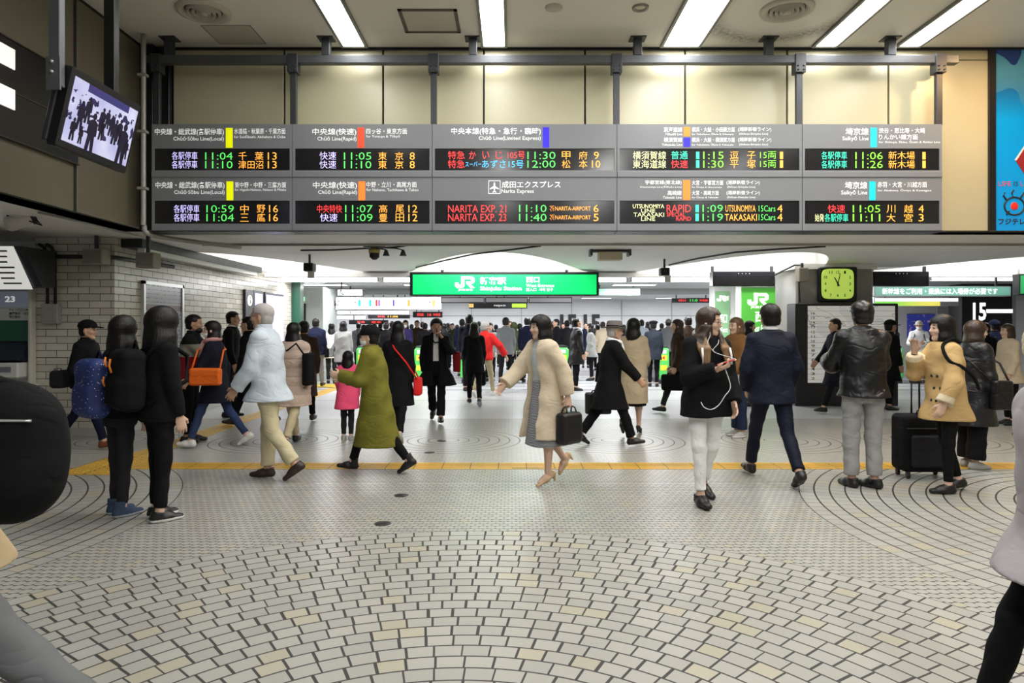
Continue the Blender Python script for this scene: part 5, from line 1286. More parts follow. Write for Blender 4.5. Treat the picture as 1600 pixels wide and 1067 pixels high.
def add_hand(f, j, i, curl=22, grip=False, k=0.006, fat=1.0, palm=None):
    S = j.S; w = j.wr[i]; d = unit(j.fd[i]); side = 1 if i == 0 else -1
    n = V3((0, -side, 0)) if palm is None else V3(palm)
    n = unit(n - d * (n @ d)); s = np.cross(n, d) if side > 0 else np.cross(d, n)     # thumb side
    s = unit(s)
    cu = 68 if grip else curl
    f.put(cone(w - d * 0.01, w + d * 0.03 * S, 0.026 * S * fat, 0.032 * S * fat, sq=(n, 0.62)), 0.012)
    f.put(cone(w + d * 0.03 * S, w + d * 0.078 * S, 0.038 * S * fat, 0.041 * S * fat, sq=(n, 0.40)), 0.01)
    for q, (o, ln, sp) in enumerate(((0.030, 0.070, 0.12), (0.010, 0.078, 0.03), (-0.010, 0.072, -0.05), (-0.029, 0.056, -0.16))):
        p = w + d * (0.082 - abs(o) * 0.12) * S + s * o * S
        dd = unit(d + s * sp); a = 0.4 * cu + q * 3
        for seg, fr in enumerate((0.45, 0.32, 0.27)):
            ca, sa = math.cos(math.radians(a)), math.sin(math.radians(a))
            e = p + (dd * ca + n * sa) * ln * fr * S
            r = (0.0098, 0.0092, 0.0084, 0.0074); f.put(cone(p, e, r[seg] * S * fat, r[seg + 1] * S * fat), k * 0.6)
            p = e; a += cu * (0.75 if seg == 0 else 0.6)
    b = w + d * 0.022 * S + s * 0.030 * S + n * 0.006
    t1 = b + unit(d * 0.75 + s * 0.75 + n * 0.25) * 0.038 * S; t2 = t1 + unit(d + s * (0.2 if not grip else -0.3) + n * (0.35 if not grip else 0.9)) * 0.033 * S
    f.put(cone(b, t1, 0.014 * S * fat, 0.0115 * S * fat), k); f.put(cone(t1, t2, 0.0112 * S * fat, 0.0085 * S * fat), k * 0.6)

def head_field(female, face=1.0):
    def fn(x, y, z):
        def el(c, r):
            q = [(x - c[0]) / r[0], (y - c[1]) / r[1], (z - c[2]) / r[2]]; k0 = np.sqrt(q[0] ** 2 + q[1] ** 2 + q[2] ** 2)
            return (k0 - 1) * min(r)
        def cn(a, b, ra, rb):
            ab = V3(b) - V3(a); L = ab @ ab; X, Y, Z = x - a[0], y - a[1], z - a[2]; t = np.clip((X * ab[0] + Y * ab[1] + Z * ab[2]) / L, 0, 1)
            return np.sqrt((X - t * ab[0]) ** 2 + (Y - t * ab[1]) ** 2 + (Z - t * ab[2]) ** 2) - (ra + (rb - ra) * t)
        def sm(a, b, k): h = np.clip(0.5 + 0.5 * (a - b) / k, 0, 1); return a + (b - a) * h - k * h * (1 - h)
        d = el((-0.012, 0, 0.030), (0.098, 0.077, 0.086))
        d = sm(d, el((0.030, 0, -0.025), (0.058, 0.058, 0.075)), 0.03)
        jw = 0.030 if female else 0.036
        d = sm(d, cn((0.035, jw * 0.6, -0.075), (0.058, 0, -0.098), 0.026, 0.020), 0.02)
        d = sm(d, cn((0.035, -jw * 0.6, -0.075), (0.058, 0, -0.098), 0.026, 0.020), 0.02)
        d = sm(d, cn((-0.005, 0.048, -0.050), (0.045, 0.018, -0.092), 0.020, 0.018), 0.025)
        d = sm(d, cn((-0.005, -0.048, -0.050), (0.045, -0.018, -0.092), 0.020, 0.018), 0.025)
        for s in (1, -1):                                   # brow, cheek, eye socket, ear
            d = sm(d, cn((0.082, s * 0.012, 0.022), (0.066, s * 0.045, 0.020), 0.010, 0.010), 0.012)
            d = sm(d, el((0.058, s * 0.038, -0.028), (0.026, 0.022, 0.022)), 0.02)
            sk = el((0.092, s * 0.031, 0.000), (0.016, 0.016, 0.010)); d = np.maximum(d, -sk) if face else d
            d = sm(d, el((-0.004, s * 0.079, -0.012), (0.020, 0.009, 0.032)), 0.008)
        d = sm(d, cn((0.086, 0, 0.008), (0.103, 0, -0.026), 0.009, 0.012), 0.012)
        d = sm(d, cn((0.092, 0.010, -0.032), (0.092, -0.010, -0.032), 0.009, 0.009), 0.008)
        d = sm(d, cn((0.082, 0.014, -0.056), (0.082, -0.014, -0.056), 0.009, 0.009), 0.010)
        return d
    return fn

def eyes(j, root, glasses=None, lip=True, female=True, shut=False):
    S, M, c = j.S, j.HM, j.hc
    def q(p): return c + M @ V3(p) * S
    for s in (1, -1):
        mb = MB(); R = Matrix(M.tolist()).to_4x4(); e = q((0.0775, s * 0.031, 0.000))
        vs, fs, mi = [], [], []
        n, m = 8, 12; r = 0.0125 * S
        ring = [(math.sin(t) * math.cos(p), math.sin(t) * math.sin(p), math.cos(t)) for t in [math.pi * 0.5 * i / n for i in range(n + 1)] for p in [2 * math.pi * k / m for k in range(m)]]
        vs = [e + M @ V3((z * r, x * r * 1.15, y * r * 0.72)) for x, y, z in ring]
        for i in range(n):
            for k in range(m):
                mb_f = (i * m + k, i * m + (k + 1) % m, (i + 1) * m + (k + 1) % m, (i + 1) * m + k); fs.append(mb_f); mi.append(1 if i < 4 else 0)
        o = len(mb.v); mb.v += [tuple(v) for v in vs]; mb.f += fs; mb.mi += mi; mb.sm += [True] * len(fs)
        mb.build('eye', [EYEW, IRIS], root, local=True)
        MB().tube([q((0.0905, s * 0.016, 0.0275)), q((0.0885, s * 0.031, 0.0325)), q((0.074, s * 0.049, 0.026))], [0.0022 * S, 0.0034 * S, 0.0016 * S], 6).build('eyebrow', BROW, root, local=True)
        MB().tube([q((0.0885, s * 0.018, 0.002)), q((0.0905, s * 0.031, 0.0075)), q((0.080, s * 0.047, 0.003))], 0.0016 * S, 6).build('eyelid', BROW, root, local=True)
    if lip:
        MB().tube([q((0.082, 0.021, -0.059)), q((0.0905, 0.008, -0.054)), q((0.0915, 0, -0.0555)), q((0.0905, -0.008, -0.054)), q((0.082, -0.021, -0.059))], [0.001 * S, 0.0042 * S, 0.004 * S, 0.0042 * S, 0.001 * S], 8).tube(
            [q((0.082, 0.020, -0.060)), q((0.0895, 0.007, -0.063)), q((0.0895, -0.007, -0.063)), q((0.082, -0.020, -0.060))], [0.001 * S, 0.0048 * S, 0.0048 * S, 0.001 * S], 8).build('lips', LIP, root, local=True)
    if glasses:
        mb = MB()
        for s in (1, -1):
            lens = [q((0.100 - 0.22 * (abs(0.031 * s + 0.023 * math.cos(t)) ** 2) * 10, s * 0.031 + 0.0235 * math.copysign(abs(math.cos(t)) ** 0.7, math.cos(t)), -0.002 + 0.018 * math.copysign(abs(math.sin(t)) ** 0.7, math.sin(t)))) for t in [2 * math.pi * k / 18 for k in range(19)]]
            mb.tube(lens, 0.0017 * S, 6)
            mb.tube([q((0.094, s * 0.054, 0.004)), q((0.06, s * 0.078, 0.005)), q((-0.01, s * 0.083, 0.003))], 0.0016 * S, 6)
        mb.tube([q((0.104, 0.009, 0.004)), q((0.106, 0, 0.007)), q((0.104, -0.009, 0.004))], 0.0017 * S, 6)
        mb.build('glasses', glasses, root, local=True)

def shoulders(f, j, e):
    S = j.S; b = j.P + j.u * 0.470 * S
    for i in (0, 1):
        side = j.sh[i] - (j.sh[0] + j.sh[1]) / 2
        f.put(cone(b + side * 0.25, j.sh[i] - side * 0.06, 0.050 * S + e, 0.044 * S + e), 0.045)

def make_body(j, skin, root, h, female, hands=((22, False, None), (22, False, None)), lw=1.0, fat=1.0, w=1.0):
    S = j.S
    pts = np.array([j.neck, j.hc + V3((0, 0, 0.15)), j.hc - V3((0.14, 0, 0)), j.hc + V3((0.16, 0, 0)), j.P] + j.el + [a + b * 0.2 for a, b in zip(j.wr, j.fd)] + j.sh + j.knee + j.ankle + [j.ankle[i] + j.foot[i] @ V3((0.18, 0, -0.08)) * S for i in (0, 1)] + [j.ankle[i] + j.foot[i] @ V3((-0.07, 0, -0.08)) * S for i in (0, 1)])
    f = Field(pts.min(0) - 0.12, pts.max(0) + 0.12, h)
    f.put(loft([q for q in torso_sections(j, w * 0.93, 0.93) if q[0] > j.P[2] - 0.10 * S], 2.3), 0)
    shoulders(f, j, 0.0)
    f.put(cone(j.neck - j.u * 0.03 * S, j.hc + j.HM @ V3((-0.022, 0, -0.04)) * S, 0.053 * S, 0.048 * S), 0.02)
    for i in (0, 1):
        chain(f, [j.sh[i], j.el[i], j.wr[i]], [0.044 * S, 0.037 * S, 0.025 * S], 0.02)
        e = j.el[i] * 0.65 + j.wr[i] * 0.35; f.put(cone(j.el[i], e, 0.036 * S, 0.037 * S), 0.02)
        add_hand(f, j, i, *(hands[i][:2]), k=max(0.006, h * 0.6), fat=fat, palm=hands[i][2])
        calf = j.knee[i] * 0.68 + j.ankle[i] * 0.32 + V3((-0.012 if lw == 1 else 0.0, 0, 0)) * S
        chain(f, [j.hip[i], j.knee[i], calf, j.ankle[i]], [0.078 * S * lw, 0.050 * S * lw, (0.053 if lw == 1 else 0.047) * S * lw, 0.032 * S], 0.03 if lw == 1 else 0.012)
        R = j.foot[i]; A = j.ankle[i]
        chain(f, [A + R @ V3((-0.03, 0, -0.05)) * S, A + R @ V3((0.06, 0, -0.05)) * S, A + R @ V3((0.14, 0, -0.06)) * S], [0.030 * S, 0.032 * S, 0.022 * S], 0.02)
        f.put(cone(A, A + R @ V3((-0.01, 0, -0.045)) * S, 0.033 * S, 0.032 * S), 0.02)
    f.put(infr(lambda x, y, z, hf=head_field(female): hf(x / S, y / S, z / S) * S, j.hc, j.HM, -0.15 * S, 0.15 * S), 0.012)
    V, Q = f.mesh()
    return link_mesh('body', V, Q, skin, root)

def bounds(j, zlo, extra=0.22):
    pts = np.array([j.P, j.neck] + j.el + j.wr + j.sh)
    lo, hi = pts.min(0) - extra, pts.max(0) + extra; lo[2] = zlo - 0.03
    return lo, hi

def top(j, root, m, name='jacket', h=0.009, hem=0.80, ease=0.022, hw=None, hd=None, hemx=0.0, w=1.0, d=1.0, sleeve=0.97, aease=0.016, wr=0.005, collar=0.07, open_=0.0, belly=0.0, seed=0.0, cuff=None, puff=0.0, bands=()):
    """coat, jacket or sweater: torso and sleeves as one surface, cut at hem and cuffs"""
    S = j.S; sec = torso_sections(j, w, d, ease, belly)
    zh = hem * S if hem < 3 else hem
    up = [q for q in sec if q[0] > max(zh + 0.02, j.P[2] + 0.08 * S)]
    hipz = j.P[2] - 0.03 * S
    low = []
    a, b = .168 * S * w + ease, .116 * S * d + ease
    if hipz > zh + 0.03: low.append((hipz, hemx * 0.25, a, b + belly * 0.5))
    low.insert(0, (zh, hemx, hw if hw else a, hd if hd else b))
    lo, hi = bounds(j, zh, 0.26 + max(0, (hd or 0) - 0.2)); f = Field(lo, hi, h)
    f.put(loft(low + up, 2.3), 0)
    shoulders(f, j, ease * 0.7)
    for i in (0, 1):
        e = j.el[i]; wp = e + (j.wr[i] - e) * sleeve
        f.put(cone(j.sh[i], e, 0.050 * S + aease, 0.043 * S + aease), 0.035)
        f.put(cone(e, wp, 0.043 * S + aease, 0.032 * S + aease * 1.15, capb=True), 0.02)
    if wr: f.wrinkle(wr, seed=seed)
    if puff:
        q = tuple(slice(0, n) for n in f.n); Z = f.xyz(q)[2]; f.g += (puff * np.abs(np.sin(Z * math.pi / 0.11)) ** 0.5 * -1 + puff * 0.7).astype(np.float32)
    f.g = np.maximum(f.g, (zh - f.ax[2])[None, None, :])
    if collar:
        c0 = j.neck - j.u * 0.035 * S; c1 = j.neck + j.u * (collar - 0.03) * S
        f.put(cone(c0, c1, 0.072 * S + ease * 0.3, 0.066 * S + ease * 0.3, capb=True), 0.015)
    if open_:
        def wedge(X, Y, Z, o=open_):
            t = np.clip((j.neck[2] - Z) / (j.neck[2] - zh), 0, 1)
            xo = j.P[0] + np.maximum(Z - j.P[2], 0) * math.tan(math.radians(j.lean))
            return np.maximum(np.abs(Y) - (0.035 + o * (0.25 + 0.75 * t)), xo + 0.03 - X)
        f.carve((wedge, V3((-0.1, -0.4, zh - 0.05)), V3((0.6, 0.4, j.neck[2] + 0.08))))
    V, Q = f.mesh()
    mats, mi = [m], None
    if cuff is not None:
        mats = [m, cuff]; C = V[Q].mean(1); mi = np.zeros(len(Q), int)
        for i in (0, 1):
            e, wp = j.el[i], j.wr[i]; ax = unit(wp - e); L = np.linalg.norm(wp - e) * sleeve
            t = (C - e) @ ax; r = np.linalg.norm((C - e) - t[:, None] * ax, axis=1)
            mi[(t > L - 0.055) & (t < L + 0.03) & (r < 0.085)] = 1
    if bands:
        C = V[Q].mean(1); mi = np.zeros(len(Q), int); mats = [m]
        for b0, b1, bm in bands:
            mats.append(bm); mi[(C[:, 2] > b0 * S) & (C[:, 2] < b1 * S)] = len(mats) - 1
    return link_mesh(name, V, Q, mats, root, mi)

def trousers(j, root, m, h=0.009, w=1.0, hemr=None, wr=0.004, length=0.93, seed=1.0, kr=1.0, name='trousers', belt=0.09):
    S = j.S
    pts = np.array(j.hip + j.knee + j.ankle); f = Field(pts.min(0) - 0.17, pts.max(0) + 0.2, h)
    f.put(loft([q for q in torso_sections(j, 0.98, 0.98, 0.008) if q[0] < j.P[2] + (belt + 0.02) * S], 2.3), 0)
    for i in (0, 1):
        A = j.knee[i] + (j.ankle[i] - j.knee[i]) * length
        f.put(cone(j.hip[i] + V3((0, 0, -0.01)), j.knee[i], 0.092 * S * w, 0.062 * S * w * kr), 0.03)
        f.put(cone(j.knee[i], A, 0.062 * S * w * kr, (hemr or 0.050 * w) * S, capb=True), 0.02)
    if wr: f.wrinkle(wr, (11, 11, 26), seed)
    V, Q = f.mesh(); return link_mesh(name, V, Q, m, root)

def skirt(j, root, m, hem, h=0.009, hw=0.21, hd=0.20, hemx=0.0, name='skirt'):
    S = j.S; f = Field((-0.4, -0.4, hem * S - 0.05), (0.4, 0.4, j.P[2] + 0.16), h)
    f.put(loft([(hem * S, hemx, hw, hd), (j.P[2] - 0.03 * S, 0, .172 * S, .122 * S), (j.P[2] + 0.10 * S, 0.005, .15 * S, .105 * S)], 2.2), 0).wrinkle(0.004, (14, 14, 5))
    V, Q = f.mesh(); return link_mesh(name, V, Q, m, root)

def shoes(j, root, m, sole=None, h=0.007, kind='shoe', boot=0.0, fat=1.0):
    S = j.S
    for i in (0, 1):
        R, A = j.foot[i], j.ankle[i]
        q = lambda p: A + R @ V3(p) * S
        up = R @ V3((0, 0, 1))
        lo, hi = A - 0.30, A + 0.30
        f = Field(lo, hi, h)
        zb = -0.085; heel = 0.0
        if kind == 'heel':
            f.put(cone(q((-0.045, 0, -0.050)), q((0.05, 0, -0.062)), 0.036 * S, 0.036 * S, sq=(up, 0.9)), 0.02).put(cone(q((0.05, 0, -0.064)), q((0.165, 0, -0.078)), 0.042 * S, 0.024 * S, sq=(up, 0.75)), 0.02)
            f.carve(cone(q((-0.01, 0, -0.005)), q((0.07, 0, -0.012)), 0.034 * S, 0.030 * S))
            f.put(cone(q((-0.058, 0, -0.055)), q((-0.045, 0, -0.145)), 0.024 * S, 0.008 * S), 0.01)
        else:
            f.put(cone(q((-0.042, 0, -0.052)), q((0.05, 0, -0.052)), 0.036 * S * fat, 0.040 * S * fat), 0.02)
            f.put(cone(q((0.05, 0, -0.058)), q((0.145, 0, -0.062)), 0.045 * S * fat, 0.035 * S * fat, sq=(up, 0.75)), 0.03)
            f.put(cone(q((-0.022, 0, -0.04)), q((-0.018, 0, boot)), 0.042 * S * fat, 0.046 * S * fat, capb=True), 0.02)
            f.put(cone(q((0.0, 0, -0.02)), q((0.08, 0, -0.045)), 0.032 * S, 0.03 * S), 0.02)
        # flat underside
        X, Y, Z = f.xyz(tuple(slice(0, n) for n in f.n))
        pl = (X - A[0]) * up[0] + (Y - A[1]) * up[1] + (Z - A[2]) * up[2]
        f.g = np.maximum(f.g, (zb - (0.06 if kind == 'heel' else 0)) * S - pl).astype(np.float32)
        V, Q = f.mesh(); mats, mi = [m], None
        if sole is not None:
            mats = [m, sole]; C = V[Q].mean(1); mi = (((C - A) @ up) < (zb + 0.026) * S).astype(int)
        link_mesh('shoe', V, Q, mats, root, mi)

def hair(j, root, m, style='short', h=0.008, tips=None, extra=0.0):
    S, M, c = j.S, j.HM, j.hc
    L = {'short': 0.16, 'bob': 0.24, 'long': 0.62, 'mid': 0.34, 'bun': 0.2, 'pony': 0.5}[style]
    lo, hi = c - V3((0.30, 0.24, L * S + 0.03)), c + V3((0.30, 0.24, 0.22))
    f = Field(lo, hi, h)
    def fn(x, y, z):
        x, y, z = x / S, y / S, z / S
        def el(cc, r):
            q = [(x - cc[0]) / r[0], (y - cc[1]) / r[1], (z - cc[2]) / r[2]]; return (np.sqrt(q[0] ** 2 + q[1] ** 2 + q[2] ** 2) - 1) * min(r)
        d = el((-0.014, 0, 0.036), (0.110 + extra, 0.090 + extra, 0.096 + extra))
        if style in ('short', 'bun', 'pony'):
            d = np.minimum(d, el((-0.045, 0, -0.02), (0.068 + extra, 0.080 + extra, 0.085)))
            d = np.maximum(d, -np.maximum(0.052 - x, z - 0.070)); d = np.maximum(d, -np.maximum(-0.012 - x, z - 0.028))
            d = np.maximum(d, -(z + 0.075))
            if style == 'bun': d = np.minimum(d, el((-0.12, 0, 0.05), (0.045, 0.05, 0.045)))
            if style == 'pony': d = np.minimum(d, el((-0.13, 0, -0.12), (0.04, 0.045, 0.20)))
        else:
            drop = {'bob': 0.125, 'mid': 0.22, 'long': 0.40}[style]
            wv = 0.006 * np.sin(26 * z + 9 * y) if style != 'bob' else 0
            w0 = 0.079 + extra + 0.022 * np.clip((0.01 - z) / 0.10, 0, 1) - (0.016 * np.clip((-z - 0.08) / 0.06, 0, 1) if style == 'bob' else 0.004 * np.clip((-z - 0.1) / 0.3, 0, 1))
            k = (np.abs((x + 0.026 + wv) / (0.086 + extra + 0.012 * np.clip((0.0 - z) / 0.10, 0, 1))) ** 2.4 + np.abs((y + wv) / w0) ** 2.4) ** (1 / 2.4)
            bd = np.maximum((k - 1) * 0.09, np.maximum(z - 0.02, -drop - z + (0.02 * np.sin(60 * y) if style != 'bob' else 0)))
            hh = np.clip(0.5 + 0.5 * (d - bd) / 0.016, 0, 1); d = d + (bd - d) * hh - 0.016 * hh * (1 - hh)
            if style == 'bob': d = np.maximum(d, -(z + drop + 0.02))
            fz = 0.052 if style != 'long' else 0.068
            d = np.maximum(d, -np.maximum(np.maximum(0.030 - x, z - fz), np.abs(y) - (0.064 if style != 'long' else 0.060)))
            if style in ('long', 'mid'):       # keep it a curtain round the neck, not a block
                d = np.maximum(d, -np.maximum(np.maximum(np.maximum(-0.055 - x, z + 0.10), np.abs(y) - 0.062), -z - 0.9))
        a = np.arctan2(y, x)
        return (d + 0.0014 * np.sin(40 * a + 3 * np.sin(20 * z))) * S
    f.put(infr(fn, c, M, -0.65 * S, 0.65 * S), 0)
    V, Q = f.mesh(); mats, mi = [m], None
    if tips is not None:
        mats = [m, tips]; C = V[Q].mean(1); mi = (((C - c) @ M)[:, 2] < -0.13 + 0.03 * np.sin(60 * C[:, 1])).astype(int)
    return link_mesh('hair', V, Q, mats, root, mi)

def headwear(j, root, m, kind, band=None, h=0.007):
    S, M, c = j.S, j.HM, j.hc
    f = Field(c - 0.26, c + 0.26, h)
    def fn(x, y, z):
        x, y, z = x / S, y / S, z / S
        def el(cc, r):
            q = [(x - cc[0]) / r[0], (y - cc[1]) / r[1], (z - cc[2]) / r[2]]; return (np.sqrt(q[0] ** 2 + q[1] ** 2 + q[2] ** 2) - 1) * min(r)
        if kind == 'cap':
            d = np.maximum(el((-0.012, 0, 0.045), (0.120, 0.098, 0.100)), 0.040 - z)
            v = np.maximum(np.maximum(np.sqrt(((x - 0.07) / 0.125) ** 2 + (y / 0.082) ** 2) * 0.082 - 0.082, np.abs(z - 0.048 + 0.10 * np.maximum(x - 0.07, 0)) - 0.006), 0.03 - x)
            return np.minimum(d, v) * S
        if kind == 'hat':       # felt hat with a brim and a pinched crown
            cr = np.maximum((np.sqrt(((x + 0.012) / (0.112 - 0.2 * np.maximum(z - 0.09, 0))) ** 2 + (y / (0.092 - 0.25 * np.maximum(z - 0.09, 0))) ** 2) - 1) * 0.09, np.maximum(0.042 - z, z - 0.150 + 0.02 * np.exp(-(y / 0.03) ** 2)))
            br = np.maximum(np.sqrt(((x + 0.012) / 0.165) ** 2 + (y / 0.140) ** 2) * 0.14 - 0.14, np.abs(z - 0.048 - 0.35 * np.abs(y) ** 1.5 + 0.08 * np.maximum(x, 0)) - 0.005)
            return np.minimum(cr, br) * S
        if kind == 'bucket':
            cr = np.maximum(el((-0.012, 0, 0.05), (0.112, 0.092, 0.098)), 0.035 - z)
            r = np.sqrt(((x + 0.012) / 1.12) ** 2 + y ** 2)
            br = np.maximum(np.abs(z - 0.040 + 0.45 * (r - 0.095)) - 0.006, np.maximum(r - 0.135, 0.08 - r))
            return np.minimum(cr, br) * S
        if kind == 'knit': return np.maximum(el((-0.012, 0, 0.045), (0.120, 0.100, 0.104)), 0.026 + 0.15 * x * 0 - z) * S
        if kind == 'beret': return np.maximum(np.minimum(el((-0.02, 0, 0.09), (0.13, 0.12, 0.045)), np.maximum(el((-0.012, 0, 0.04), (0.116, 0.096, 0.1)), 0.045 - z)), 0.04 - z) * S
        if kind == 'hood':
            o = el((-0.03, 0, 0.012), (0.140, 0.118, 0.142)); i = el((0.055, 0, -0.005), (0.10, 0.082, 0.112))
            nk = np.maximum(el((-0.05, 0, -0.13), (0.10, 0.11, 0.10)), x - 0.06)
            hh = np.clip(0.5 + 0.5 * (o - nk) / 0.04, 0, 1); o = o + (nk - o) * hh - 0.04 * hh * (1 - hh)
            return np.maximum(o, -i) * S
        if kind == 'mask': 
            o = el((0.040, 0, -0.050), (0.066, 0.064, 0.060)); return np.maximum(np.maximum(o, 0.030 - x), np.maximum(z + 0.008, -0.105 - z)) * S
    f.put(infr(fn, c, M, -0.26, 0.26), 0)
    V, Q = f.mesh(); mats, mi = [m], None
    if band is not None:
        mats = [m, band]; z = ((V[Q].mean(1) - c) @ M)[:, 2] / S; r = np.linalg.norm(((V[Q].mean(1) - c) @ M)[:, :2], axis=1) / S
        mi = ((z > 0.056) & (z < 0.082) & (r < 0.125)).astype(int)
    return link_mesh({'mask': 'face_mask', 'hood': 'hood'}.get(kind, 'hat'), V, Q, mats, root, mi)

def soft(name, prims, m, parent, h=0.01, k=0.02, wr=0.0, carve=()):
    lo = np.min([p[1] for p, in [(q,) for q in prims]], axis=0); hi = np.max([p[2] for p, in [(q,) for q in prims]], axis=0)
    f = Field(lo, hi, h)
    for p in prims: f.put(p, k)
    if wr: f.wrinkle(wr)
    for p in carve: f.carve(p)
    V, Q = f.mesh(); return link_mesh(name, V, Q, m, parent)

WALK_L = dict(legs=((24, 6), (-20, 16)), feet=(-6, 30)); WALK_R = dict(legs=((-20, 16), (24, 6)), feet=(30, -6))
PASS_L = dict(legs=((3, 4), (-12, 48)), feet=(0, 55)); PASS_R = dict(legs=((-12, 48), (3, 4)), feet=(55, 0))
STAND = dict(legs=((2, 3), (-1, 3)), feet=(0, 0))

def person(px, py, H, face, label, near=True, skin=None, female=False, pose=STAND, lean=3, arms=None, head=(0, 0), hands=None, hs=('short', None), tops=(), legs=None, shoe=None, hats=(), look=False, glasses=None, group=None, sh=None, XY=None, lip=True, stance=0.085, w=1.0, tw=0, toe=(6, 6)):
    """face: heading in degrees, 0 = towards photo right, 90 = away from the camera, 270 = towards it"""
    x, y = XY if XY else ground(px, py)
    root = empty('person', (x, y, 0), label, 'person', group, math.radians(face))
    j = skeleton(H, lean, pose['legs'], pose['feet'], arms or ((5, 8, 12, 5), (5, 8, 12, 5)), head, sh or (0.143 if female else 0.163), toe, stance, tw)
    h0 = near if isinstance(near, float) else (0.0062 if near else 0.0115)
    hc = 0.0095 if h0 < 0.007 else 0.0145
    fat = 1.0 if h0 < 0.008 else 1.15
    make_body(j, skin or (SKIN2 if female else SKIN), root, h0, female, hands or ((22, False, None), (22, False, None)), fat=fat, w=w, lw=0.84 if any(g.get('k', 'trousers') == 'trousers' for g in (legs or ())) else 1.0)
    if look: eyes(j, root, glasses, lip, female)
    for t in tops:
        t = dict(t); m = t.pop('m'); t.setdefault('h', hc); t.setdefault('w', w); top(j, root, m, **t)
    for g in (legs or ()):
        g = dict(g); m = g.pop('m'); k = g.pop('k', 'trousers'); g.setdefault('h', hc)
        (trousers if k == 'trousers' else skirt)(j, root, m, **g)
    if shoe:
        s = dict(shoe); m = s.pop('m'); s.setdefault('h', 0.0075 if h0 < 0.007 else 0.012); shoes(j, root, m, **s)
    if hs[0]: hair(j, root, hs[1] or HAIR, hs[0], 0.008 if h0 < 0.007 else 0.012, *(hs[2:]))
    for k in hats: headwear(j, root, k[1], k[0], *(k[2:]), h=0.007 if h0 < 0.007 else 0.011)
    j.root = root; j.xy = (x, y); j.face = face
    return j

def world(j, p):
    q = RZ(j.face) @ V3(p); return Vector((q[0] + j.xy[0], q[1] + j.xy[1], q[2]))

def held(name, j, label, cat, group=None):
    """a top-level thing carried by a person, built in the person's own frame"""
    return empty(name, (j.xy[0], j.xy[1], 0), label, cat, group, math.radians(j.face))

def on_surface(o, org, dr):
    bpy.context.view_layer.update()
    ok, loc, n, i = o.ray_cast(Vector(org), Vector(dr)); return loc if ok else None

def backpack(j, label, m, strap, zips=None, size=(0.10, 0.155, 0.23), zc=0.20, back=0.235, dots=None, roll=0):
    S = j.S; r = held('backpack', j, label, 'backpack'); c = j.P + j.u * zc * S + V3((-back, 0, 0))
    soft('bag_body', [rbox(c, size, 0.075), rbox(c + V3((-size[0] * 0.75, 0, -size[2] * 0.35)), (size[0] * 0.5, size[1] * 0.8, size[2] * 0.5), 0.045)], m, r, 0.009, 0.025, 0.003)
    for s in (1, -1):
        MB().tube([c + V3((size[0] * 0.9, s * 0.09, size[2] * 0.7)), j.sh[0] * 0.5 + j.sh[1] * 0.5 + V3((-0.02, s * 0.095, 0.095)), j.P + j.u * 0.40 * S + V3((0.155, s * 0.11, 0)), j.P + j.u * 0.2 * S + V3((0.13, s * 0.165, 0)), c + V3((size[0], s * 0.13, -size[2] * 0.8))], 0.018, 8).build('strap', strap, r, local=True)
    if zips:
        for yy, za, zb in ((size[1] * 0.55, 0.13, 0.20), (-size[1] * 0.1, 0.09, 0.19), (size[1] * 0.8, -0.02, 0.05)):
            MB().tube([c + V3((-size[0] - 0.012, yy, za - 0.03)), c + V3((-size[0] - 0.022, yy + 0.015, (za + zb) / 2 - 0.03)), c + V3((-size[0] - 0.010, yy + 0.03, zb - 0.03))], 0.008, 8).build('zip_pull', zips, r, local=True)
    MB().tube([c + V3((size[0] * 0.6, -0.04, size[2])), c + V3((size[0] * 0.6, 0, size[2] + 0.06)), c + V3((size[0] * 0.6, 0.04, size[2]))], 0.01, 8).build('grab_handle', strap, r, local=True)
    return r, c

def handbag(j, i, label, m, size=(0.12, 0.05, 0.14), drop=0.10, name='handbag', cat='bag', ang=0, hoff=(0, 0, 0), h=0.009):
    """bag hanging from hand i"""
    r = held(name, j, label, cat); w = j.wr[i] + j.fd[i] * 0.095 * j.S + V3(hoff); M = RZ(ang)
    c = w - V3((0, 0, drop + size[2]))
    soft('bag_body', [rbox(c, size, min(size) * 0.6, M)], m, r, h, 0.0, 0.002)
    for s in (1, -1):
        q = [c + M @ V3((-size[0] * 0.5, s * size[1] * 0.5, size[2] * 0.95)), c + M @ V3((-size[0] * 0.42, s * size[1] * 0.3, size[2] + drop * 0.7)), w + M @ V3((-0.02, s * 0.006, 0.0)), w + M @ V3((0.02, s * 0.006, 0.0)), c + M @ V3((size[0] * 0.42, s * size[1] * 0.3, size[2] + drop * 0.7)), c + M @ V3((size[0] * 0.5, s * size[1] * 0.5, size[2] * 0.95))]
        MB().tube(q, 0.007, 8).build('bag_handle', m, r, local=True)
    return r, c
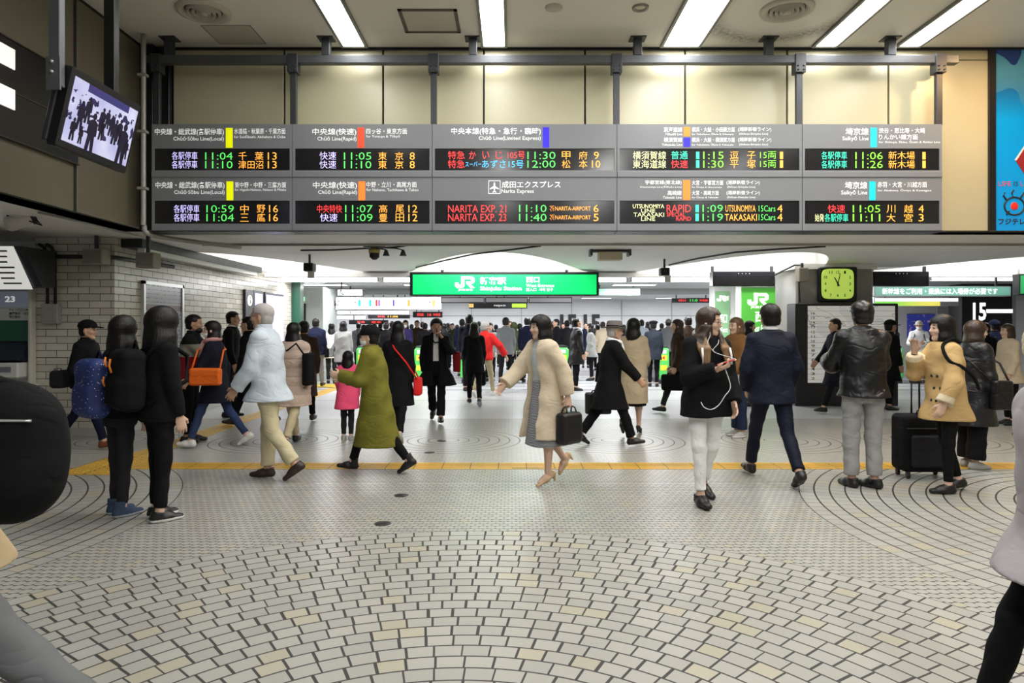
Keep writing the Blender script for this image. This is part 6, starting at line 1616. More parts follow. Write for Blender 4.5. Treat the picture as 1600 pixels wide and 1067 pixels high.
# ------------------------------------------------------------------ wardrobe
K = cloth('black', (0.0075, 0.0075, 0.0085)); KB = cloth('black_blue', (0.009, 0.010, 0.018)); NAVY = cloth('navy', (0.009, 0.011, 0.030)); SUIT = cloth('navy_suit', (0.010, 0.012, 0.024), 0.6)
KD = cloth('charcoal', (0.022, 0.022, 0.025)); LEA = mat('leather_black', (0.006, 0.006, 0.007), 0.36, bump=0.5, bscale=60, spec=0.42, folds=0.8); SHK = mat('shoe_black', (0.008, 0.008, 0.009), 0.4)
JEAN = cloth('blue_denim', (0.035, 0.055, 0.13)); JNAVY = cloth('dark_denim', (0.018, 0.025, 0.055)); GJEAN = cloth('grey_denim', (0.30, 0.30, 0.295), var=0.25); WJEAN = cloth('white_denim', (0.80, 0.80, 0.79))
BEI = cloth('beige_wool', (0.62, 0.52, 0.38)); TRE = cloth('beige_trench', (0.52, 0.42, 0.28)); TAN = cloth('tan_cotton', (0.55, 0.37, 0.165)); PUF = cloth('pinkish_beige_puffer', (0.52, 0.40, 0.33), 0.6); KHA = cloth('khaki', (0.50, 0.43, 0.28)); CREAM = cloth('cream_chino', (0.62, 0.55, 0.36))
OLI = cloth('olive', (0.165, 0.155, 0.026), var=0.3); OLD = cloth('dark_olive', (0.05, 0.06, 0.025)); PINK = cloth('hot_pink', (0.90, 0.10, 0.22)); REDC = cloth('red', (0.75, 0.03, 0.03)); DRED = cloth('dark_red', (0.20, 0.012, 0.014))
PBLU = cloth('pale_blue', (0.56, 0.63, 0.70), 0.6); GRY = cloth('grey', (0.14, 0.145, 0.15)); LGR = cloth('light_grey', (0.27, 0.27, 0.26)); WHI = cloth('white', (0.78, 0.78, 0.77)); BRN = cloth('brown', (0.20, 0.10, 0.035)); DBR = cloth('dark_brown', (0.045, 0.028, 0.018))
SHW = mat('shoe_white', (0.75, 0.74, 0.70), 0.5); SHB = mat('shoe_brown', (0.035, 0.02, 0.014), 0.45); SHR = mat('shoe_rust', (0.20, 0.05, 0.02), 0.5); SHN = cloth('sneaker_blue', (0.05, 0.075, 0.125)); SHG = mat('shoe_grey', (0.35, 0.34, 0.32), 0.5); SHT = mat('shoe_tan', (0.55, 0.38, 0.20), 0.4)
SOLE = mat('sole_white', (0.80, 0.80, 0.80), 0.5); SOLG = mat('sole_pale', (0.42, 0.45, 0.5), 0.5); MASKM = cloth('mask_white', (0.85, 0.86, 0.87)); HATG = cloth('hat_grey', (0.17, 0.155, 0.145)); ORG = cloth('orange_leather', (0.72, 0.14, 0.02), 0.5); LACE = mat('zip_orange', (0.9, 0.25, 0.02), 0.5)
HTIP = mat('hair_blond_ends', (0.20, 0.115, 0.05), 0.4, bump=0.5, bscale=120); HAIRC = mat('hair_chestnut', (0.13, 0.065, 0.03), 0.4, bump=0.5, bscale=120)
def starry():
    g = G('starry_nylon'); v = g.obj()
    vo = g.n('ShaderNodeTexVoronoi'); vo.inputs['Scale'].default_value = 42.0; g.link(v, vo.inputs['Vector'])
    c = g.mix(g.noise(v, 5.0, 3.0), c4((0.006, 0.008, 0.05)), c4((0.02, 0.05, 0.22)))
    c = g.mix(g.M('LESS_THAN', vo.outputs['Distance'], 0.16), c, c4((0.55, 0.60, 0.85)))
    g.base(c); g.set(Roughness=0.6); return g.m
STAR = starry()
def stripes():
    g = G('patterned_skirt'); v = g.obj()
    w = g.n('ShaderNodeTexWave', bands_direction='Z'); w.inputs['Scale'].default_value = 14.0; w.inputs['Distortion'].default_value = 6.0; g.link(v, w.inputs['Vector'])
    g.base(g.mix(w.outputs['Fac'], c4((0.18, 0.19, 0.21)), c4((0.36, 0.37, 0.39)))); g.set(Roughness=0.8); return g.m
PATT = stripes()
def jacket(m, **k): return dict(m=m, **k)
def pants(m, **k): return dict(m=m, **k)
def sk(m, hem, **k): return dict(m=m, k='skirt', hem=hem, **k)
def strap(j, m, pts, r=0.014, name='strap', parent=None):
    return MB().tube(pts, r, 8).build(name, m, parent or j.root, local=True)
def scarf(j, m, r=0.075, name='scarf', drop=0.0):
    S = j.S; a = j.neck + j.u * 0.0
    ring = [a + V3((r * 0.95 * math.cos(t) + 0.01, r * math.sin(t), 0.018 * math.cos(t) * -1)) for t in [2 * math.pi * k / 20 for k in range(21)]]
    mb = MB().tube(ring, 0.034 * S, 10)
    if drop: mb.tube([a + V3((r + 0.01, 0.03, -0.01)), a + V3((r + 0.045, 0.04, -0.1)), j.P + j.u * (0.34 - drop) * S + V3((0.155, 0.045, 0))], [0.032, 0.034, 0.028], 10)
    return mb.build(name, m, j.root, local=True)
def cross_bag(j, side, label, m, size, z, xo=0.0, out=0.235, name='shoulder_bag', strapm=None):
    """bag on a strap over the opposite shoulder, at hip height on one side (+1 left, -1 right)"""
    r = held(name, j, label, 'bag'); S = j.S; c = V3((xo, side * out, z))
    soft('bag_body', [rbox(c, size, min(size) * 0.55)], m, r, 0.009, 0, 0.002)
    for sx in (1, -1):
        strap(j, strapm or m, [c + V3((sx * size[0] * 0.9, 0, size[2] * 0.8)), V3((sx * 0.155 + xo * 0.4, side * 0.14, z + 0.32)), j.P + j.u * 0.40 * S + V3((sx * 0.135, -side * 0.02, 0)), j.neck + V3((0, -side * 0.10, 0.0))], 0.011, parent=r)
    MB().box(c + V3((-size[0] * 0.8, side * size[1] - 0.004, size[2] * 0.15)), c + V3((size[0] * 0.8, side * size[1] + 0.004, size[2] * 0.22))).build('flap_edge', m, r, local=True)
    return r

# ------------------------------------------------------------------ the people one can make out, left to right
AW = ((-18, 8, 15, 4), (22, 8, 22, 8)); AW2 = ((22, 8, 22, 8), (-18, 8, 15, 4)); ARM0 = ((5, 8, 12, 5), (5, 8, 12, 5)); APOK = ((-5, 12, 45, 12), (-5, 12, 45, 12))
j = person(132, 701, 1.60, 4, 'walking person in a black cap, black jacket and navy trousers beside the tiled wall', pose=WALK_R, arms=((8, 6, 40, 10), (-12, 8, 35, 10)), tops=(jacket(K, hem=0.80, ease=0.026),), legs=(pants(NAVY),), shoe=dict(m=SHR), hats=(('cap', K),), look=True, toe=(0, 0))
r = held('camera_bag', j, 'small dark bag slung behind the walker in the black cap', 'bag')
c = j.P + V3((-0.26, -0.03, 0.02)); soft('bag_body', [rbox(c, (0.09, 0.12, 0.11), 0.05)], KD, r, 0.01); MB().lathe([(0.055, 0), (0.05, 0.02), (0.03, 0.02)], tuple(c + V3((-0.03, 0, 0.11))), 16).build('round_clasp', m_steel, r, local=True)
strap(j, K, [c + V3((0.05, 0.05, 0.1)), j.sh[0] + V3((-0.06, -0.05, 0.08)), j.P + V3((0.14, -0.05, 0.3))], parent=r)

j = person(188, 804, 1.58, 62, 'young woman in black with a starry blue backpack and blue high-top sneakers', female=True, lean=2, head=(8, 0), hs=('mid', HAIR, None, 0.012), tops=(jacket(K, hem=0.84, ease=0.02),), legs=(pants(KD, w=0.88, hemr=0.044),), shoe=dict(m=SHN, sole=SOLG, boot=0.05, fat=1.05), stance=0.075)
backpack(j, 'blue backpack printed with white stars on the woman at the left', STAR, NAVY, zips=None, size=(0.085, 0.145, 0.23), zc=0.18, back=0.225)
j = person(250, 811, 1.635, 48, 'long-haired person in black trousers and white-soled black sneakers wearing a black backpack', female=True, lean=1, head=(5, 0), hs=('mid', HAIR, None, 0.026), tops=(jacket(K, hem=0.80, ease=0.026),), legs=(pants(K, w=0.98, hemr=0.050),), shoe=dict(m=SHK, sole=SOLE), arms=((6, 8, 15, 4), (4, 10, 8, 2)))
backpack(j, 'black backpack with orange zip pulls, on the person with white-soled sneakers', K, K, zips=LACE, size=(0.10, 0.155, 0.235), zc=0.22, back=0.240)

VEST = cloth('grey_green', (0.24, 0.24, 0.20))
j = person(298, 690, 1.66, 8, 'bearded man in a black, grey and red jacket holding his hands to his mouth', arms=((48, 10, 112, 32), (48, 10, 108, 32)), tops=(jacket(DRED, hem=0.82, ease=0.03, bands=((1.14, 1.31, VEST), (1.31, 1.6, K))),), legs=(pants(K),), shoe=dict(m=SHK), skin=SKIN3, look=True)
soft('beard', [infr(lambda x, y, z: np.maximum(np.sqrt(((x - .045) / .06) ** 2 + (y / .058) ** 2 + ((z + .085) / .045) ** 2) * .05 - .05, .02 - x), j.hc, j.HM, -0.2, 0.2)], HAIR, j.root, 0.008)

j = person(337, 699, 1.60, 183, 'walking woman in a face mask, navy coat and blue jeans with an orange bag', female=True, pose=WALK_L, arms=AW2, head=(12, 0), hs=('bob', HAIR), tops=(jacket(KB, hem=0.60, hw=0.20, hd=0.22, ease=0.03, seed=2),), legs=(pants(JEAN, w=0.92),), shoe=dict(m=SHW, sole=SOLE), hats=(('mask', MASKM),), look=True, lip=False, toe=(0, 0))
scarf(j, cloth('scarf_pink', (0.50, 0.26, 0.24)), 0.085, drop=0.16)
cross_bag(j, 1, 'orange shoulder bag on the masked woman walking left', ORG, (0.185, 0.055, 0.105), 0.90, 0.02, 0.265)
j = person(360, 651, 1.76, 4, 'tall man in a black suit and white collar standing in profile by the tiled wall', tops=(jacket(WHI, name='shirt', hem=0.95, ease=0.006, aease=0.004, collar=0.06), jacket(K, hem=0.78, ease=0.026, collar=0.03)), legs=(pants(K),), shoe=dict(m=SHK), look=True)
j = person(392, 667, 1.68, 182, 'person in a black coat walking half hidden behind the white-haired man', pose=WALK_R, tops=(jacket(K, hem=0.52, hw=0.22, hd=0.26),), legs=(pants(KB),), shoe=dict(m=SHB), look=True)
j = person(420, 749, 1.72, 180, 'white-haired man with glasses in a pale blue jacket and cream trousers', pose=dict(legs=((-8, 26), (5, 4)), feet=(34, 0)), lean=5, arms=((12, 10, 25, 6), (-5, 10, 20, 6)), hs=('short', HAIRG), tops=(jacket(PBLU, hem=0.77, ease=0.045, hw=0.235, hd=0.235, aease=0.030, wr=0.007, collar=0.085),), legs=(pants(CREAM, w=1.12, hemr=0.066, wr=0.006),), shoe=dict(m=SHB), look=True, glasses=m_black, toe=(0, 0))
j = person(457, 698, 1.58, 82, 'person in a pinkish beige quilted coat and khaki trousers walking away', pose=WALK_L, tops=(jacket(PUF, hem=0.56, hw=0.235, hd=0.22, ease=0.045, aease=0.035, puff=0.010),), legs=(pants(KHA, w=1.05),), shoe=dict(m=SHK), female=True, hs=('mid', HAIR))
cross_bag(j, -1, 'black shoulder bag on the back of the quilted coat', K, (0.09, 0.05, 0.20), 0.98, -0.10, 0.255)
j = person(474, 662, 1.62, 95, 'dark-haired person in a dark brown coat just beyond the quilted coat', tops=(jacket(DBR, hem=0.45, hw=0.22, hd=0.2),), legs=(pants(K),), shoe=dict(m=SHB), pose=WALK_R)
j = person(493, 606, 1.74, 92, 'man in a navy jacket and pale grey trousers seen from behind near the tiled wall', pose=WALK_R, tops=(jacket(NAVY, hem=0.80, ease=0.045, hw=0.24, hd=0.2),), legs=(pants(LGR, w=1.1),), shoe=dict(m=SHB), near=0.009)
cross_bag(j, -1, 'small black bag at the hip of the navy jacket man', K, (0.10, 0.05, 0.11), 0.86, -0.03, 0.29)
j = person(518, 599, 1.60, 100, 'dark-haired woman in a white jacket between the navy man and the grey coat', female=True, near=False, hs=('mid', HAIR), tops=(jacket(WHI, hem=0.72, hw=0.21, hd=0.2),), legs=(pants(KD),), shoe=dict(m=SHK))
j = person(536, 607, 1.67, 95, 'woman in a mid grey coat with a pale diagonal strap seen from behind', female=True, near=0.009, hs=('bob', HAIR), tops=(jacket(LGR, hem=0.66, hw=0.22, hd=0.2, ease=0.035),), legs=(pants(NAVY, w=1.05),), shoe=dict(m=SHB), pose=WALK_L)
cross_bag(j, 1, 'black bag on a pale strap worn by the woman in the grey coat', LGR, (0.10, 0.05, 0.11), 0.88, 0.0, 0.27)
j = person(543, 687, 1.17, 92, 'small girl in a bright pink coat with long black hair', female=True, hs=('mid', HAIR, None, 0.016), tops=(jacket(PINK, hem=0.60, hw=0.165, hd=0.145, ease=0.03),), legs=(pants(KD, w=0.95),), shoe=dict(m=SHG, sole=SOLE), stance=0.07)
j = person(588, 738, 1.53, 181, 'woman in a long olive green coat, dark hat and white face mask striding left', female=True, pose=WALK_R, lean=6, arms=((25, 8, 75, 18), (20, 8, 70, 15)), hs=('short', HAIR, None, 0.006), tops=(jacket(OLI, hem=0.31, hw=0.21, hd=0.245, hemx=-0.01, ease=0.045, aease=0.035, wr=0.009, seed=4),), legs=(pants(K, w=1.0),), shoe=dict(m=SHK, boot=0.06), hats=(('knit', K), ('mask', MASKM)), look=True, lip=False, toe=(0, 0))
j = person(621, 689, 1.60, 90, 'person in a long black coat behind the olive coat woman', female=True, hs=('mid', HAIR), tops=(jacket(K, hem=0.50, hw=0.23, hd=0.2),), legs=(pants(K),), shoe=dict(m=SHG), pose=WALK_L)
cross_bag(j, -1, 'bright red bag on a red strap just right of the olive coat', REDC, (0.10, 0.05, 0.12), 0.72, 0.0, 0.27)
j = person(682, 659, 1.65, 272, 'curly-haired man in a flared black coat with a hand at his ear', pose=WALK_L, arms=((50, 14, 138, 30), (-10, 12, 20, 5)), head=(8, 8), hs=('short', HAIR, None, 0.014), tops=(jacket(WHI, name='shirt', hem=0.95, ease=0.006, aease=0.003), jacket(K, hem=0.60, hw=0.34, hd=0.24, ease=0.03, open_=0.015)), legs=(pants(K, w=1.08, hemr=0.07),), shoe=dict(m=SHK), look=True, hands=((55, False, None), (22, False, None)))
r = held('phone', j, 'dark telephone held to the ear of the man in the flared black coat', 'phone'); p = j.wr[0] + j.fd[0] * 0.09
MB().box(p + V3((-0.02, -0.045, -0.06)), p + V3((0.02, -0.033, 0.08)), 0, 0.004).build('phone_body', m_black, r, local=True)
cross_bag(j, 1, 'dark red bag hanging beside the man in the flared black coat', DRED, (0.08, 0.06, 0.16), 0.95, -0.04, 0.32, strapm=K)
j = person(733, 611, 1.79, 90, 'tall dark-haired man in black standing behind the red jacket', near=False, tops=(jacket(KB, hem=0.7),), legs=(pants(K),), shoe=dict(m=SHK))
j = person(757, 620, 1.64, 70, 'walker in a bright red jacket with elbows held out', near=0.008, arms=((-12, 42, 20, -25), (-5, 45, 30, -22)), head=(-30, 0), hs=('short', HAIRG), tops=(jacket(REDC, hem=0.82, ease=0.03, aease=0.03),), legs=(pants(KHA),), shoe=dict(m=SHW), pose=WALK_R, look=True)
j = person(741, 634, 1.62, 95, 'woman with very long straight black hair in front of the red jacket', female=True, near=0.008, hs=('long', HAIR), tops=(jacket(K, hem=0.66, hw=0.2, hd=0.19),), legs=(pants(K, w=0.95),), shoe=dict(m=SHK, sole=SOLG), pose=WALK_L)
handbag(j, 1, 'large soft black bag carried by the very long-haired woman', K, (0.14, 0.08, 0.15), 0.02)
j = person(790, 600, 1.78, 84, 'tall man in a grey jacket and black trousers seen from behind', near=0.009, tops=(jacket(WHI, name='shirt', hem=0.95, ease=0.004, aease=0.003), jacket(GRY, hem=0.74, ease=0.03, hw=0.22)), legs=(pants(K),), shoe=dict(m=SHK), pose=WALK_R)
x, y = ground(798, 597); x += 0.10; y -= 0.08; r = empty('suitcase', (x + 0.12, y - 0.1, 0), 'small black and white suitcase beside the grey jacket man', 'suitcase')
MB().box((x, y - 0.2, 0.06), (x + 0.26, y, 0.40), 0, 0.03).build('lower_shell', K, r); MB().box((x, y - 0.2, 0.405), (x + 0.26, y, 0.62), 0, 0.03).build('upper_shell', WHI, r)
MB().tube([(x + 0.05, y - 0.1, 0.60), (x + 0.05, y - 0.1, 0.85), (x + 0.2, y - 0.1, 0.85), (x + 0.2, y - 0.1, 0.60)], 0.012, 8).build('pull_handle', m_alu, r)
for dx in (0.04, 0.22): MB().lathe([(0.001, -0.015), (0.03, -0.012), (0.03, 0.012), (0.001, 0.015)], (x + dx, y - 0.1, 0.03), 12, axis='x').build('wheel', m_black, r)
j = person(824, 597, 1.76, 92, 'man in a navy jacket with a white collar near the middle of the crowd', near=False, tops=(jacket(WHI, name='shirt', hem=0.95, ease=0.006, aease=0.003, collar=0.085), jacket(NAVY, hem=0.76, ease=0.03)), legs=(pants(KB),), shoe=dict(m=SHK))
j = person(852, 754, 1.56, 214, 'striding woman in an open beige coat, skirt and tan heels carrying a black handbag', female=True, pose=dict(legs=((5, 6), (-6, 34)), feet=(20, 52)), lean=5, arms=((-22, 20, 16, -6), (34, 14, 18, 4)), hands=((30, True, None), (25, False, None)), head=(-8, 0), hs=('bob', HAIR, None, 0.010), tops=(jacket(cloth('ice_blue_knit', (0.55, 0.62, 0.66)), name='sweater', hem=0.88, ease=0.000, aease=0.002, collar=0.03), jacket(BEI, hem=0.48, hw=0.225, hd=0.25, hemx=0.0, ease=0.045, aease=0.036, open_=0.085, wr=0.007, collar=0.035)), legs=(sk(PATT, 0.40, hw=0.20, hd=0.19),), shoe=dict(m=SHT, kind='heel'), look=True, toe=(0, 0))
handbag(j, 0, 'structured black handbag in the hand of the beige coat woman', mat('bag_black', (0.006, 0.006, 0.006), 0.4), (0.135, 0.07, 0.15), 0.06, ang=10)
j = person(900, 610, 1.71, 12, 'man with glasses in a black leather jacket and white scarf looking up', near=0.008, head=(0, -16), tops=(jacket(WHI, name='shirt', hem=0.70, ease=0.01, aease=0.003), jacket(LEA, hem=0.62, ease=0.035, hw=0.21, hd=0.2, open_=0.05)), legs=(pants(K),), shoe=dict(m=SHK), look=True, glasses=m_alu)
scarf(j, WHI, 0.075, drop=0.25)
j = person(952, 696, 1.585, 3, 'elderly man in a grey felt hat, white scarf and black coat walking right', pose=WALK_R, lean=6, arms=((-22, 8, 12, 2), (32, 6, 10, 4)), hands=((30, True, None), (22, False, None)), hs=('short', HAIRG), tops=(jacket(K, hem=0.50, hw=0.21, hd=0.25, ease=0.04, aease=0.03),), legs=(pants(K, w=1.08, hemr=0.064),), shoe=dict(m=SHK), hats=(('hat', HATG, K),), look=True, glasses=None, toe=(0, 0))
scarf(j, WHI, 0.078, drop=0.12)
handbag(j, 0, 'flat black briefcase in the hand of the man in the felt hat', mat('case_black', (0.006, 0.006, 0.007), 0.4), (0.17, 0.045, 0.14), 0.03, name='briefcase', cat='briefcase')
j = person(989, 677, 1.56, 68, 'woman in a beige trench coat and black heels walking away', female=True, pose=dict(legs=((-10, 30), (4, 4)), feet=(55, 20)), hs=('mid', HAIR, None, 0.016), arms=((10, 8, 60, 12), (10, 8, 60, 12)), tops=(jacket(TRE, hem=0.47, hw=0.215, hd=0.20, ease=0.035, aease=0.03, wr=0.007, collar=0.05),), legs=(sk(K, 0.43, hw=0.185, hd=0.17),), shoe=dict(m=SHK, kind='heel'), toe=(0, 0))
j = person(1062, 646, 1.66, 178, 'dark-haired walker in black partly hidden behind the girl with glasses', pose=WALK_R, female=True, near=0.008, hs=('mid', HAIRB), tops=(jacket(DBR, hem=0.74, ease=0.03),), legs=(pants(KD),), shoe=dict(m=SHK))
handbag(j, 0, 'big black tote bag swinging behind the girl with glasses', K, (0.20, 0.07, 0.14), 0.02, name='tote_bag')
# the girl with glasses and earphones
HOODL = cloth('hood_lining', (0.42, 0.42, 0.41))
j = person(1103, 786, 1.655, 283, 'girl with glasses and long brown hair in a black jacket and white jeans', female=True, pose=dict(legs=((-9, 14), (8, 5)), feet=(16, 0)), lean=2, arms=((4, 12, 30, 8), (18, 14, 98, 42)), hands=((22, False, None), (48, False, (0.2, 0.3, 1.0))), head=(40, 4), hs=('long', HAIRB, HTIP, 0.004), tops=(jacket(K, hem=0.765, ease=0.045, hw=0.22, hd=0.185, aease=0.032, wr=0.007, collar=0.05),), legs=(pants(WJEAN, w=0.98, hemr=0.047, length=0.88, wr=0.005),), shoe=dict(m=SHK, fat=1.15, boot=0.0), look=True, glasses=m_black, stance=0.09)
mb = MB()
for s in (1, -1):
    mb.tube([j.neck + V3((-0.03, s * 0.095, 0.035)), j.neck + V3((0.075, s * 0.085, -0.01))], [0.030, 0.020], 10)
mb.build('hood_edge', HOODL, j.root, local=True)
for s in (1, -1): strap(j, WHI, [j.neck + V3((0.15, s * 0.125, -0.09)), j.neck + V3((0.168, s * 0.13, -0.15)), j.P + j.u * 0.29 * j.S + V3((0.176, s * 0.13, 0))], 0.009, 'drawstring')
hp = j.wr[1] + j.fd[1] * 0.085
r = held('phone', j, 'red and black phone in the hand of the girl with glasses', 'phone')
fdir = unit(j.fd[1]); Mx = np.stack([fdir, unit(np.cross((0, 0, 1), fdir)), unit(np.cross(fdir, unit(np.cross((0, 0, 1), fdir))))], 1)
def bxm(c, M, rr, name, m, par): 
    mb = MB().box(-V3(rr), V3(rr), 0, 0.003); mb.v = [tuple(V3(c) + M @ V3(v)) for v in mb.v]; return mb.build(name, m, par, local=True)
bxm(hp + V3((0.0, 0, 0.034)), Mx, (0.072, 0.036, 0.005), 'phone_case', mat('phone_red', (0.7, 0.03, 0.02), 0.35), r); bxm(hp + V3((0.0, 0, 0.041)), Mx, (0.068, 0.033, 0.002), 'screen', m_glassblk, r)
q = lambda p: j.hc + j.HM @ V3(p) * j.S
cb = MB()
top_ = j.neck + V3((0.165, -0.03, -0.12))
cb.tube(smooth([q((0.0, 0.088, -0.01)), q((0.05, 0.085, -0.10)), j.neck + V3((0.15, 0.02, -0.05)), top_, hp + V3((0.05, 0.05, 0.06)), hp + V3((0.03, 0.0, 0.045))]), 0.0026, 6)
cb.tube(smooth([q((0.0, -0.088, -0.01)), q((0.045, -0.088, -0.10)), j.neck + V3((0.14, -0.07, -0.05)), top_]), 0.0026, 6)
cb.tube(smooth([hp + V3((-0.02, 0.0, -0.02)), hp + V3((0.025, 0.02, -0.16)), hp + V3((0.02, -0.03, -0.24)), hp + V3((0.0, -0.07, -0.31)), hp + V3((-0.01, -0.13, -0.345)), hp + V3((-0.03, -0.18, -0.33)), hp + V3((-0.05, -0.20, -0.29))]), 0.0034, 6)
lk = []
for s in (1, -1):
    for t in range(5):
        A = q((0.040 - 0.016 * t, s * (0.080 + 0.003 * t), -0.040)); Bq = j.neck + V3((0.085 - 0.018 * t, s * (0.074 + 0.010 * t), 0.0)); Cq = j.neck + V3((0.150 - 0.008 * t, s * (0.066 + 0.015 * t), -0.10)); Dq = j.neck + V3((0.178 - 0.006 * t, s * (0.074 + 0.010 * t), -0.23 + 0.012 * abs(t - 2)))
        lk += [cone(A, Bq, 0.017, 0.019), cone(Bq, Cq, 0.019, 0.018), cone(Cq, Dq, 0.018, 0.006)]
o = soft('hair_locks', lk, HAIRB, j.root, 0.006, 0.018); o.data.materials.append(HTIP)
zz = np.empty(len(o.data.vertices) * 3, np.float32); o.data.vertices.foreach_get('co', zz); zz = zz.reshape(-1, 3)
mi = [1 if (p.center[2] < j.neck[2] - 0.03 + 0.03 * math.sin(70 * p.center[1])) else 0 for p in o.data.polygons]; o.data.polygons.foreach_set('material_index', mi)
o = cb.build('earphone_cable', mat('cable_white', (0.8, 0.8, 0.8), 0.4)); o.location = (j.xy[0], j.xy[1], 0); o.rotation_euler = (0, 0, math.radians(j.face)); tag(o, 'white earphone cable looping down the black jacket of the girl with glasses', 'earphones')

j = person(1154, 682, 1.63, 200, 'person with chestnut hair in a brown jacket and navy jeans beside the green sign', near=0.008, female=True, hs=('bob', HAIRC), tops=(jacket(WHI, name='shirt', hem=0.74, ease=0.03), jacket(BRN, hem=0.90, ease=0.05, aease=0.035)), legs=(pants(JNAVY, w=1.1, hemr=0.07),), shoe=dict(m=SHG, sole=SOLE), arms=((10, 10, 40, 10), (10, 10, 40, 10)), look=True)
handbag(j, 0, 'white carrier bag held by the person in the brown jacket', WHI, (0.10, 0.05, 0.13), 0.04, name='carrier_bag')
j = person(1168, 634, 1.62, 350, 'dark-haired woman in black in front of the green column sign', near=False, female=True, hs=('mid', HAIR), tops=(jacket(K, hem=0.6),), legs=(pants(K),), shoe=dict(m=SHK))
j = person(1206, 752, 1.745, 93, 'man in a dark navy suit walking away towards the gates', pose=WALK_L, arms=((-2, 16, 38, 14), (-4, 16, 34, 12)), tops=(jacket(WHI, name='shirt', hem=0.95, ease=0.004, aease=0.003, collar=0.078), jacket(SUIT, hem=0.745, ease=0.036, hw=0.228, hd=0.185, aease=0.024, collar=0.045, wr=0.005)), legs=(pants(SUIT, w=1.0, hemr=0.054),), shoe=dict(m=SHK), hs=('short', HAIR, None, 0.006), toe=(2, 2))
j = person(1308, 645, 1.67, 182, 'man in a long dark navy coat walking left past the map board', near=0.008, pose=WALK_L, tops=(jacket(KB, hem=0.48, hw=0.21, hd=0.25),), legs=(pants(K),), shoe=dict(m=SHK), look=True, arms=AW)
j = person(1349, 761, 1.735, 88, 'man in a black leather jacket and faded grey jeans looking up at the boards', arms=((28, 12, 70, 12), (28, 14, 70, 12)), head=(-4, -6), hs=('short', mat('hair_glossy', (0.006, 0.005, 0.005), 0.18, bump=0.4, bscale=120), None, 0.010), tops=(jacket(LEA, hem=0.83, ease=0.042, hw=0.238, hd=0.19, aease=0.032, wr=0.009, collar=0.06),), legs=(pants(GJEAN, w=1.03, kr=1.12, hemr=0.066, wr=0.004),), shoe=dict(m=SHK, fat=1.05), stance=0.098, toe=(10, -25))
mb = MB()
for s in (1, -1):
    a = j.P + V3((-0.135, s * 0.075, -0.02))
    mb.tube([a + V3((0, -0.05, 0)), a + V3((-0.004, -0.05, -0.09)), a + V3((0, 0, -0.12)), a + V3((0.0, 0.05, -0.09)), a + V3((0.01, 0.05, 0)), a + V3((0, -0.05, 0))], 0.0035, 6)
mb.build('back_pockets', GJEAN, j.root, local=True)
j = person(1388, 640, 1.62, 5, 'man in a black peaked cap and black uniform facing right', near=0.008, tops=(jacket(K, hem=0.55, hw=0.21, hd=0.21),), legs=(pants(K),), shoe=dict(m=SHK), hats=(('cap', K),), look=True, glasses=m_black, skin=SKIN3)
j = person(1436, 599, 1.68, 240, 'person in a pale sun hat, face mask and white shirt near the blue poster', near=0.009, arms=((30, 14, 60, 30), (25, 14, 65, 30)), tops=(jacket(WHI, hem=0.80, ease=0.035),), legs=(pants(GRY),), shoe=dict(m=SHK), hats=(('bucket', cloth('sun_hat', (0.55, 0.50, 0.42))), ('mask', MASKM)), look=True, lip=False, pose=WALK_L)
for s in (1, -1): strap(j, GRY, [j.sh[0] * 0.5 + j.sh[1] * 0.5 + V3((-0.02, s * 0.10, 0.08)), j.P + j.u * 0.38 * j.S + V3((0.155, s * 0.11, 0)), j.P + j.u * 0.15 * j.S + V3((0.14, s * 0.17, 0))], 0.016)
j = person(1478, 768, 1.595, 178, 'woman with bobbed black hair in a tan jacket and black leggings, hand at her mouth', female=True, lean=3, head=(0, -3), arms=((8, 20, 14, 4), (38, 10, 128, 24)), hands=((25, False, None), (20, False, (0.3, 0, -1.0))), hs=('bob', HAIR, None, 0.014), tops=(jacket(K, name='sweater', hem=0.95, ease=0.002, aease=0.0, collar=0.090), jacket(TAN, hem=0.70, ease=0.042, hw=0.215, hd=0.215, sleeve=0.90, aease=0.034, wr=0.009, cuff=cloth('cream_cuff', (0.70, 0.60, 0.42)), collar=0.03), ), legs=(pants(K, w=0.92, hemr=0.040, wr=0.002),), shoe=dict(m=SHK), look=True, toe=(0, 0), pose=dict(legs=((4, 4), (-7, 10)), feet=(0, 8)))
strap(j, K, smooth([j.neck + V3((-0.10, 0.085, 0.0)), j.sh[0] + V3((-0.01, -0.02, 0.112)), j.sh[0] + V3((0.085, 0.0, 0.05)), j.P + j.u * 0.36 * j.S + V3((0.085, 0.215, 0)), j.P + j.u * 0.30 * j.S + V3((0.0, 0.262, 0)), j.P + j.u * 0.20 * j.S + V3((-0.12, 0.22, 0)), j.P + j.u * 0.08 * j.S + V3((-0.235, 0.10, 0))]), 0.015, 'bag_strap')
jk = [o for o in j.root.children if o.name.startswith('jacket')][0]
for zz in (1.06, 0.95, 0.84):
    for yy in (0.045, 0.105):
        h = on_surface(jk, (0.7, yy, zz), (-1, 0, 0))
        if h is not None and h.x < 0.25: MB().lathe([(0.001, 0.010), (0.013, 0.007), (0.014, -0.004)], (h.x, yy, zz), 10, axis='x').build('button', m_black, j.root, local=True)
x0, Y = ground(1441, 745)
r = empty('suitcase', (x0, Y, 0), 'large black wheeled suitcase standing beside the woman in tan', 'suitcase')
hw = 0.245
soft('shell', [rbox((0, 0.01, 0.3475), (hw, 0.14, 0.2825), 0.05)], K, r, 0.008, 0)
MB().box((x0 - hw + 0.05, Y - 0.165, 0.12), (x0 + hw - 0.05, Y - 0.125, 0.44), 0, 0.02).build('front_pocket', KD, r)
MB().box((x0 - hw + 0.02, Y - 0.145, 0.50), (x0 + hw - 0.02, Y - 0.128, 0.508)).build('zip', m_dark, r)
